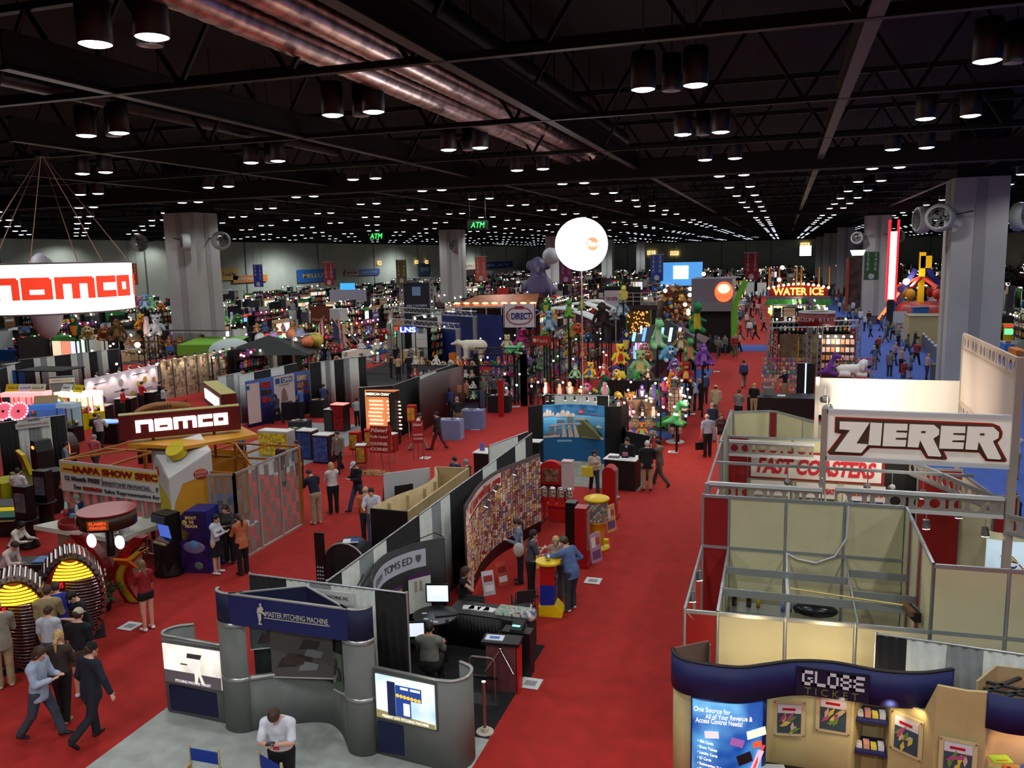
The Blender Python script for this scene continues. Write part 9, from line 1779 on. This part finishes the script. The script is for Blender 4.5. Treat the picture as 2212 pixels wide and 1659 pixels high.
man(170,1068,'h',1.74,120,'person with grey hair and blue shirt sitting inside the glass room',top=(30,50,110),bottom=(30,30,36),hair='grey',la='desk',ra='desk',res=M1)
man(470,1240,'f',1.72,-80,'person in white waistcoat and long dark skirt beside the moon cabinets',top=(200,205,215),bottom=(14,14,16),kind='skirt',hair='black',style='long',fem=True,la='hold',ra='hold',res=N,shoe=(225,225,228))
man(498,1216,'f',1.74,190,'person with long brown hair and grey cardigan standing between two others',top=(62,60,58),bottom=(14,14,16),hair='brown',style='long',fem=True,la='bent',ra='down',res=N)
man(527,1242,'f',1.74,70,'person in orange jacket and black trousers with a dark ponytail',top=(190,108,70),bottom=(14,14,16),hair='brown',style='pony',fem=True,la='hold',ra='down',jacket=True,res=N)
man(685,1132,'f',1.86,60,'person in navy polo and khaki trousers playing pinball',top=(22,26,50),sleeve='short',bottom=(165,146,118),hair='brown',la='type',ra='type',lean=22,head=25,res=N,shoe=(200,190,180))
man(722,1110,'f',1.78,50,'person in white sweater and black trousers watching the pinball player',top=(215,208,205),bottom=(20,20,24),hair='blond',style='bob',fem=True,la='cross',ra='cross',res=N,wide=1.1)
man(735,1022,'f',1.8,175,'person in grey suit jacket and white shirt walking down the side aisle',top=(128,122,112),bottom=(26,26,30),jacket=True,collar=(225,222,215),hair='brown',legs=WALK,res=M1,wide=1.1)
man(776,1104,'f',1.84,150,'person in white cap, black jacket and blue jeans looking down',top=(20,22,26),bottom=(52,66,92),kind='jeans',jacket=True,hat=('cap',(190,195,200)),head=35,la='bent',ra='bent',res=N,legs=WALK2)
man(520,920,'h',1.78,170,'person in grey blue shirt standing right behind the corner tower sign',top=(100,116,150),bottom=(30,30,36),hair='black',skin='m',res=M1)
man(643,950,'h',1.76,170,'person in blue shirt standing before the blue fronted kiosks',top=(40,56,110),bottom=(24,24,28),hair='brown',res=M1);man(606,956,'h',1.7,170,'person with brown hair below the yellow fronted kiosk',top=(60,50,60),bottom=(24,24,28),hair='brown',res=M1)
man(802,1052,'h',1.8,200,'person in white shirt with thin dark stripes next to the wooden enclosure',top=(210,215,225),sleeve='short',bottom=(70,84,120),kind='jeans',hair='black',la='type',ra='type',res=M1);man(788,1052,'h',1.78,20,'bald person half hidden behind the striped shirt',top=(200,110,70),bottom=(30,30,36),hair='bald',style='bald',res=M1);man(832,1030,'h',1.76,-60,'person in dark shirt with orange trim beside the white board',top=(20,20,30),sleeve='short',bottom=(24,24,28),hair='grey',la='type',ra='bent',res=M1)
man(984,986,'h',1.74,160,'person in navy and white top sitting beyond the wooden enclosure',top=(40,50,100),bottom=(30,30,36),hair='black',res=M1);man(1010,992,'h',1.74,90,'grey haired person in dark shirt talking beyond the wooden enclosure',top=(30,34,50),bottom=(24,24,28),hair='grey',res=M1)
man(948,972,'f',1.8,90,'person in dark suit jacket and reddish trousers walking up the side aisle',top=(24,26,36),bottom=(110,36,30),jacket=True,hair='black',legs=WALK,res=M1);man(905,974,'f',1.8,-70,'striding person in white shirt and khaki trousers behind the red sign',top=(205,208,215),bottom=(170,140,110),legs=(26,4,-22,14),res=M1)
man(990,935,'f',1.78,40,'person in dark green polo and khaki trousers at the blue draped tables',top=(24,34,34),sleeve='short',bottom=(120,104,76),hair='grey',la='type',res=M1);man(975,905,'f',1.7,70,'person in bright blue dress shirt by the brown curved wall',top=(34,60,120),bottom=(20,20,26),hair='brown',style='bob',fem=True,res=L1_)
man(1045,880,'f',1.78,200,'person in green patterned shirt standing behind the blue tables',top=(110,125,110),sleeve='short',bottom=(60,56,44),hair='grey',ra='bent',res=L1_);man(1068,876,'f',1.74,20,'person in grey shirt with back to the aisle by the toy rack',top=(84,86,92),sleeve='short',bottom=(20,20,24),hair='black',res=L1_)
man(998,1228,1.32,1.74,-70,'seated person with short dark hair in black sleeveless top, hands at the mouth',top=(14,14,16),sleeve='none',bottom=(16,16,18),hair='brown',style='bob',fem=True,la='chin',ra='chin',sit=True,res=N)
t,W=man(1125,1260,'f',1.78,110,'person in denim shirt with a cream shoulder bag looking at the product wall',top=(110,130,160),bottom=(24,24,36),hair='brown',style='pony',fem=True,la='bent',ra='down',res=N);bag((W['hip'].x+.05,W['hip'].y-.28,1.02),(.15,.08,.2),(200,190,175),'cream cloth shoulder bag on the person in the denim shirt',(W['hip'].x,W['hip'].y,1.55))
man(1148,1288,'f',1.74,-60,'person in black and white flowered blouse beside the toy vending machine',top=(70,74,84),sleeve='short',bottom=(14,14,16),hair='black',style='long',fem=True,la='hold',ra='hold',res=N,wide=1.15)
man(1201,1156,'h',1.68,190,'person with blond hair tied up and tan top behind the man in the cap',top=(170,140,120),sleeve='none',bottom=(70,80,100),hair='blond',style='bob',fem=True,la='bent',res=N)
man(1236,1320,'f',1.86,65,'person in blue hooded sweatshirt, grey green cap and dark jeans leaning on the toy machine',top=(84,112,160),bottom=(50,56,66),kind='jeans',hat=('cap',(84,88,72)),la='reach',ra='hip',lean=16,legs=(4,4,8,8),res=N,wide=1.15,shoe=(200,205,210),jacket=True)
man(925,1356,1.34,1.82,10,'seated person in grey green polo seen from behind at the second screen',top=(112,116,108),sleeve='short',bottom=(20,20,22),hair='black',skin='m',la='type',ra='type',sit=True,res=N,wide=1.15)
t,W=man(600,1508,'h',1.84,195,'person in white polo and black trousers looking down at a small device',top=(222,226,236),sleeve='short',bottom=(12,12,14),hair='brown',la='hold',ra='hold',head=48,lean=10,res=.0095,wide=1.08)
q=(W['hand1']+W['hand-1'])/2;tt=thing('handheld_device','small black organiser held by the person in the white polo','device',(q.x,q.y,q.z+.02),.3);bx(-.06,.06,-.045,.045,0,.02).build('case',BLACK,tt);bx(-.04,.04,-.03,.03,.02,.022).build('screen',mat((60,70,80),.2),tt)
q=W['chest'];tt=thing('name_badge','white name badge with blue and red stripes on the white polo','badge',(q.x+.02,q.y-.03,q.z-.14),.26);bx(-.05,.05,-.01,.0,-.08,.08).build('badge_card',mat((215,220,210),.5),tt);bx(-.05,.05,-.014,-.01,-.08,-.03).build('red_stripe',mat((200,40,80),.5),tt);bx(-.05,.05,-.014,-.01,-.03,.0).build('blue_stripe',mat((60,60,150),.5),tt)
man(1356,1050,'f',1.86,170,'person in black suit, blue tie and white shirt behind the mural counter',top=(16,16,20),bottom=(18,18,22),jacket=True,collar=(190,205,235),hair='black',res=M1,wide=1.1)
man(1398,1060,'f',1.84,10,'white haired person in black blazer and khaki trousers with back to the camera',top=(18,20,28),bottom=(178,150,118),jacket=True,hair='white',la='bent',ra='bent',res=M1,wide=1.15)
man(1425,1050,'f',1.8,70,'person in grey brown suit with raised hand beside the black blazer',top=(112,98,82),bottom=(92,78,66),jacket=True,collar=(190,195,205),hair='black',la='chin',ra='bent',res=M1,legs=WALK2)
t,W=man(1284,1066,'f',1.66,200,'person in cream cardigan with a strap across the chest crossing the marbled floor',top=(190,178,158),bottom=(50,40,56),collar=(225,228,238),hair='black',style='bob',fem=True,skin='m',la='bent',res=M1,legs=WALK);bag((W['hip'].x-.2,W['hip'].y-.18,.85),(.2,.14,.17),(215,200,60),'bright yellow shopping bag with a red base',(W['hip'].x-.05,W['hip'].y,1.3),'shopping_bag')
t,W=man(1528,988,'f',1.84,30,'bald person in pale blue shirt and black trousers with a briefcase',top=(176,184,205),sleeve='short',bottom=(16,16,18),hair='grey',style='bald',res=M1);tt=thing('briefcase','black briefcase carried by the bald person','briefcase',(W['hand-1'].x,W['hand-1'].y,.32),.5);bx(-.22,.22,-.05,.05,0,.32).build('case',BLACK,tt);MB().tube([(-.06,0,.32),(-.06,0,.37),(.06,0,.37),(.06,0,.32)],.012).build('handle',BLACK,tt)
man(1556,976,'f',1.7,-160,'person in dark patterned blouse and knee length trousers beside the bald person',top=(74,50,48),sleeve='short',bottom=(26,30,50),kind='shorts',hair='red',fem=True,style='bob',res=M1);man(1538,955,'f',1.8,20,'person in navy shirt mostly hidden behind the bald person',top=(30,40,70),bottom=(150,150,160),hair='grey',res=L1_)
man(1545,905,'f',1.8,5,'person in wide brimmed straw hat and tan jacket walking away',top=(190,175,140),bottom=(150,110,80),hat=('wide',(205,185,130)),jacket=True,res=M1,wide=1.1,legs=WALK)
t,W=man(1606,838,'f',1.8,8,'person in blue shirt with a black shoulder bag walking up the red aisle',top=(70,84,150),bottom=(150,125,100),hair='black',legs=WALK2,res=M1);bag((W['hip'].x+.05,W['hip'].y-.22,1.0),(.22,.1,.18),(14,14,16),'black bag slung behind the person in the blue shirt',(W['hip'].x-.1,W['hip'].y-.05,1.5))
man(1596,842,'h',1.78,-20,'person in black and white checked shirt by the cream panels',top=(120,122,125),sleeve='short',bottom=(26,26,34),hair='brown',la='bent',ra='bent',res=M1,wide=1.1);man(1629,828,'h',1.78,-10,'person in black t-shirt and khaki trousers next to the checked shirt',top=(14,14,16),sleeve='short',bottom=(180,160,120),hair='blond',res=M1)
man(1500,888,'f',1.8,100,'person in white shirt and dark tie by the lit toy stand',top=(205,205,215),bottom=(30,30,40),hair='red',collar=(40,40,60),res=L1_);man(1513,886,'f',1.74,80,'person in black top and black trousers in the group by the toy stand',top=(20,20,24),sleeve='short',bottom=(18,18,24),hair='blond',style='bob',fem=True,res=L1_);man(1492,893,'f',1.7,60,'person in black sleeveless top and grey skirt in the group by the toy stand',top=(18,18,20),sleeve='none',bottom=(140,125,110),kind='skirt',hair='brown',style='long',fem=True,res=L1_);man(1522,872,'f',1.78,20,'person in blue shirt at the rear of the group by the toy stand',top=(60,80,120),bottom=(60,40,40),hair='black',res=L1_)
man(1697,798,'h',1.8,60,'bald person in black polo inside the packet rack stand',top=(16,20,34),sleeve='short',bottom=(160,140,104),hair='bald',style='bald',la='reach',res=M1)
man(1790,752,1.5,1.78,-60,'person in pale blue shirt seated inside the truss stand',top=(110,140,190),bottom=(30,30,40),hair='brown',la='type',ra='type',lean=20,sit=True,res=L1_)
for px,py,h,rz,c,b,hr,lab in((262,840,1.72,-60,(190,28,34),(20,20,24),'black','person in red shirt behind the black counter, nearer the claws'),(303,824,1.78,-20,(190,28,34),(20,20,24),'black','person in red polo with white badge behind the black counter'),(342,824,1.72,-40,(20,22,24),(20,20,24),'black','dark haired person sitting beside the red shirts'),(350,835,1.6,-30,(190,200,215),(20,20,24),'brown','person in pale shirt next to the shelved display wall'),(596,850,1.66,80,(50,60,90),(16,16,20),'black','long haired person at the round glass table in the OPEN stand'),(649,836,1.8,90,(80,110,170),(20,20,26),'brown','person in blue shirt typing in the OPEN stand'),(698,830,1.7,20,(70,80,120),(16,16,20),'brown','person in blue top and black trousers at the corner of the OPEN stand'),(703,803,1.78,-20,(215,215,215),(26,26,30),'white','white haired person in white shirt before the striped curtain'),(712,808,1.78,10,(200,195,170),(20,20,24),'grey','person in cream shirt before the striped curtain'),(739,805,1.74,180,(190,195,215),(110,40,44),'blond','person in white cardigan and red tie at the red draped table'),(770,860,1.5,30,(185,195,205),(24,24,28),'black','person in white shirt leaning at the curtain end beside the price wall'),(212,893,1.8,20,(215,218,225),(20,20,26),'grey','person in white shirt with black shoulder strap by the claw machines'),(205,893,1.7,60,(30,30,40),(20,20,26),'brown','person in dark jacket beside the black shoulder strap'),(200,937,1.78,10,(190,90,96),(60,50,50),'grey','person in salmon pink shirt behind the glass room'),(137,955,1.76,-40,(120,135,155),(40,44,50),'black','person in grey blue t-shirt at the orange ringed game'),(1240,775,1.78,160,(190,195,215),(30,34,50),'grey','person in white and blue shirt on the red carpet behind the mural'),(1236,782,1.72,150,(70,90,140),(26,30,44),'bald','person in blue sweater just in front of the white and blue shirt'),(1205,812,1.72,20,(70,66,62),(30,30,36),'brown','person in grey brown shirt with back turned below the red hanging sign'),(1148,816,1.64,10,(24,22,26),(24,22,26),'blond','person with long fair hair and black top near the small rack'),(1176,816,1.64,10,(24,22,26),(24,22,26),'blond','second person with long fair hair sitting beside the first'),(1133,770,1.7,180,(40,26,24),(20,20,26),'blond','person in black behind the small toy rack'),(1097,795,1.76,60,(36,30,34),(20,20,26),'brown','person in dark brown jacket beside the orange toy wall'),(1294,745,1.8,20,(130,108,90),(50,40,34),'brown','broad person in tan shirt on the far side aisle'),(1352,738,1.76,60,(150,110,160),(60,60,60),'black','person in lilac top on the far side aisle'),(1348,705,1.76,100,(190,165,165),(50,50,60),'brown','person in pale pink shirt by the golden lattice'),(1356,742,1.8,10,(175,180,190),(60,62,70),'black','person in pale grey shirt by the black stage railing'),(859,768,1.8,20,(175,150,120),(22,22,24),'brown','person in tan shirt with back turned in the arcade stand'),(883,765,1.8,40,(26,32,30),(20,22,22),'black','person in dark green suit in the arcade stand'),(843,765,1.76,-60,(24,26,34),(20,20,24),'black','person in navy jacket in the arcade stand'),(842,722,1.6,180,(190,60,54),(190,170,140),'grey','person in red polo sitting on the stand edge'),(675,717,1.74,40,(90,110,140),(30,30,36),'grey','person in blue grey shirt beside the flags'),(690,753,1.7,30,(110,130,165),(30,30,36),'grey','person in pale blue shirt in front of the red toy rack'),(2197,932,1.82,20,(205,208,222),(150,135,100),'brown','person in white shirt and tan trousers on the blue carpet at the frame edge'),(2200,1062,1.82,60,(20,20,24),(20,20,24),'brown','person in black suit on the blue carpet beyond the tower pole')):
 man(px,py,'h',h,rz,lab,top=c,bottom=b,hair=hr,style='bald' if hr=='bald' else 'long' if 'long' in lab else 'short',fem='long' in lab,jacket='jacket' in lab or 'suit' in lab,sleeve='short' if px%2 else 'long',la=('down','bent','hold')[px%3],ra=('bent','down','type')[py%3],res=M1 if py>830 else L1_,legs=WALK if px%4==0 else(0,0,0,0))
ARCH=[]
NCOL=[((205,208,215),'white shirt'),((30,32,44),'navy jacket'),((120,100,80),'brown jacket'),((90,110,150),'blue shirt'),((24,24,26),'black top'),((150,40,44),'red top'),((110,120,105),'olive shirt'),((190,150,150),'pink shirt'),((130,132,138),'grey shirt')]
def crowd(px,py,where,grp):
 i=len(CRW)%8;P=G(px,py);r_=rc.random();ci,cn=rc.choice(NCOL);bc=rc.choice(((24,26,34),(60,60,70),(110,96,76),(18,18,20),(50,60,90)))
 if len(ARCH)<8:
  t,W=person((P.x,P.y,.03),rc.uniform(0,6.28),'person in %s %s'%(cn,where),h=rc.uniform(1.68,1.84),top=ci,bottom=bc,hair=('brown','black','grey','blond')[i%4],fem=i%3==2,style='long' if i%3==2 else 'short',jacket=i%4==1,la=('down','bent','swingf','hold')[i%4],ra=('swingb','down','bent','down')[i%4],legs=(WALK,(0,0,0,0),WALK2,(4,4,-4,4))[i%4],res=.032,face=False,kind='trousers' if i!=5 else 'skirt',skin=('l','m','l','l','d')[i%5])
  t['group']=grp+', '+cn;ARCH.append([(t,-1)]+[(c,0)for c in COL.objects if c.parent==t])
 else:
  r=dup(ARCH[i],(P.x,P.y,.03),rc.uniform(0,6.28),'person in %s %s'%(cn,where),grp+', '+cn,rc.uniform(.95,1.05))
  for c in COL.objects:
   if c.parent==r and c.name.split('.')[0]in('shirt','jacket','trousers','skirt'):c.material_slots[0].link='OBJECT';c.material_slots[0].material=cloth(ci if c.name[0]in 'sj' and c.name[:2]!='sk' else bc)
 CRW.append(1)
CRW=[];rc=random.Random(12)
for px,py in((1485,790),(1497,800),(1508,782),(1520,795),(1532,770),(1545,762),(1552,775),(1560,752),(1566,766),(1573,745),(1580,768),(1588,772),(1596,762),(1598,700),(1560,738),(1572,728),(1582,735),(1590,722),(1600,735),(1612,712),(1618,730),(1627,720),(1632,735),(1592,690),(1604,684),(1612,676),(1621,690),(1629,672),(1636,682),(1641,664),(1614,660),(1624,652),(1634,648),(1642,655),(1648,642),(1640,636),(1652,632),(1645,700),(1650,716)):crowd(px,py,'in the crowd on the red main aisle','crowd on the red main aisle')
for px,py in((1888,800),(1897,770),(1921,815),(1932,790),(1945,806),(1958,770),(1965,818),(1978,790),(2001,822),(1912,742),(1917,728),(1928,735),(1940,750),(1903,716),(1962,745),(1975,760),(1867,716),(1876,704),(1858,702),(1880,730),(1848,700),(1856,690),(1842,680),(1834,690),(1822,680),(1813,676),(1826,664),(1835,655),(1816,655),(1806,662),(1846,668),(1860,660),(1800,650),(1811,642),(1822,640),(1832,634),(1803,636),(1892,785),(1950,835),(1850,735)):crowd(px,py,'strolling on the blue avenue','crowd on the blue avenue')
for i in range(34):px=rc.uniform(560,1480);py=rc.uniform(672,760);crowd(px,py,'among the distant toy stands','visitors among the distant stands')
for i in range(16):px=rc.uniform(440,1300);py=rc.uniform(740,800);crowd(px,py,'among the middle rows of stands','visitors among the middle rows')
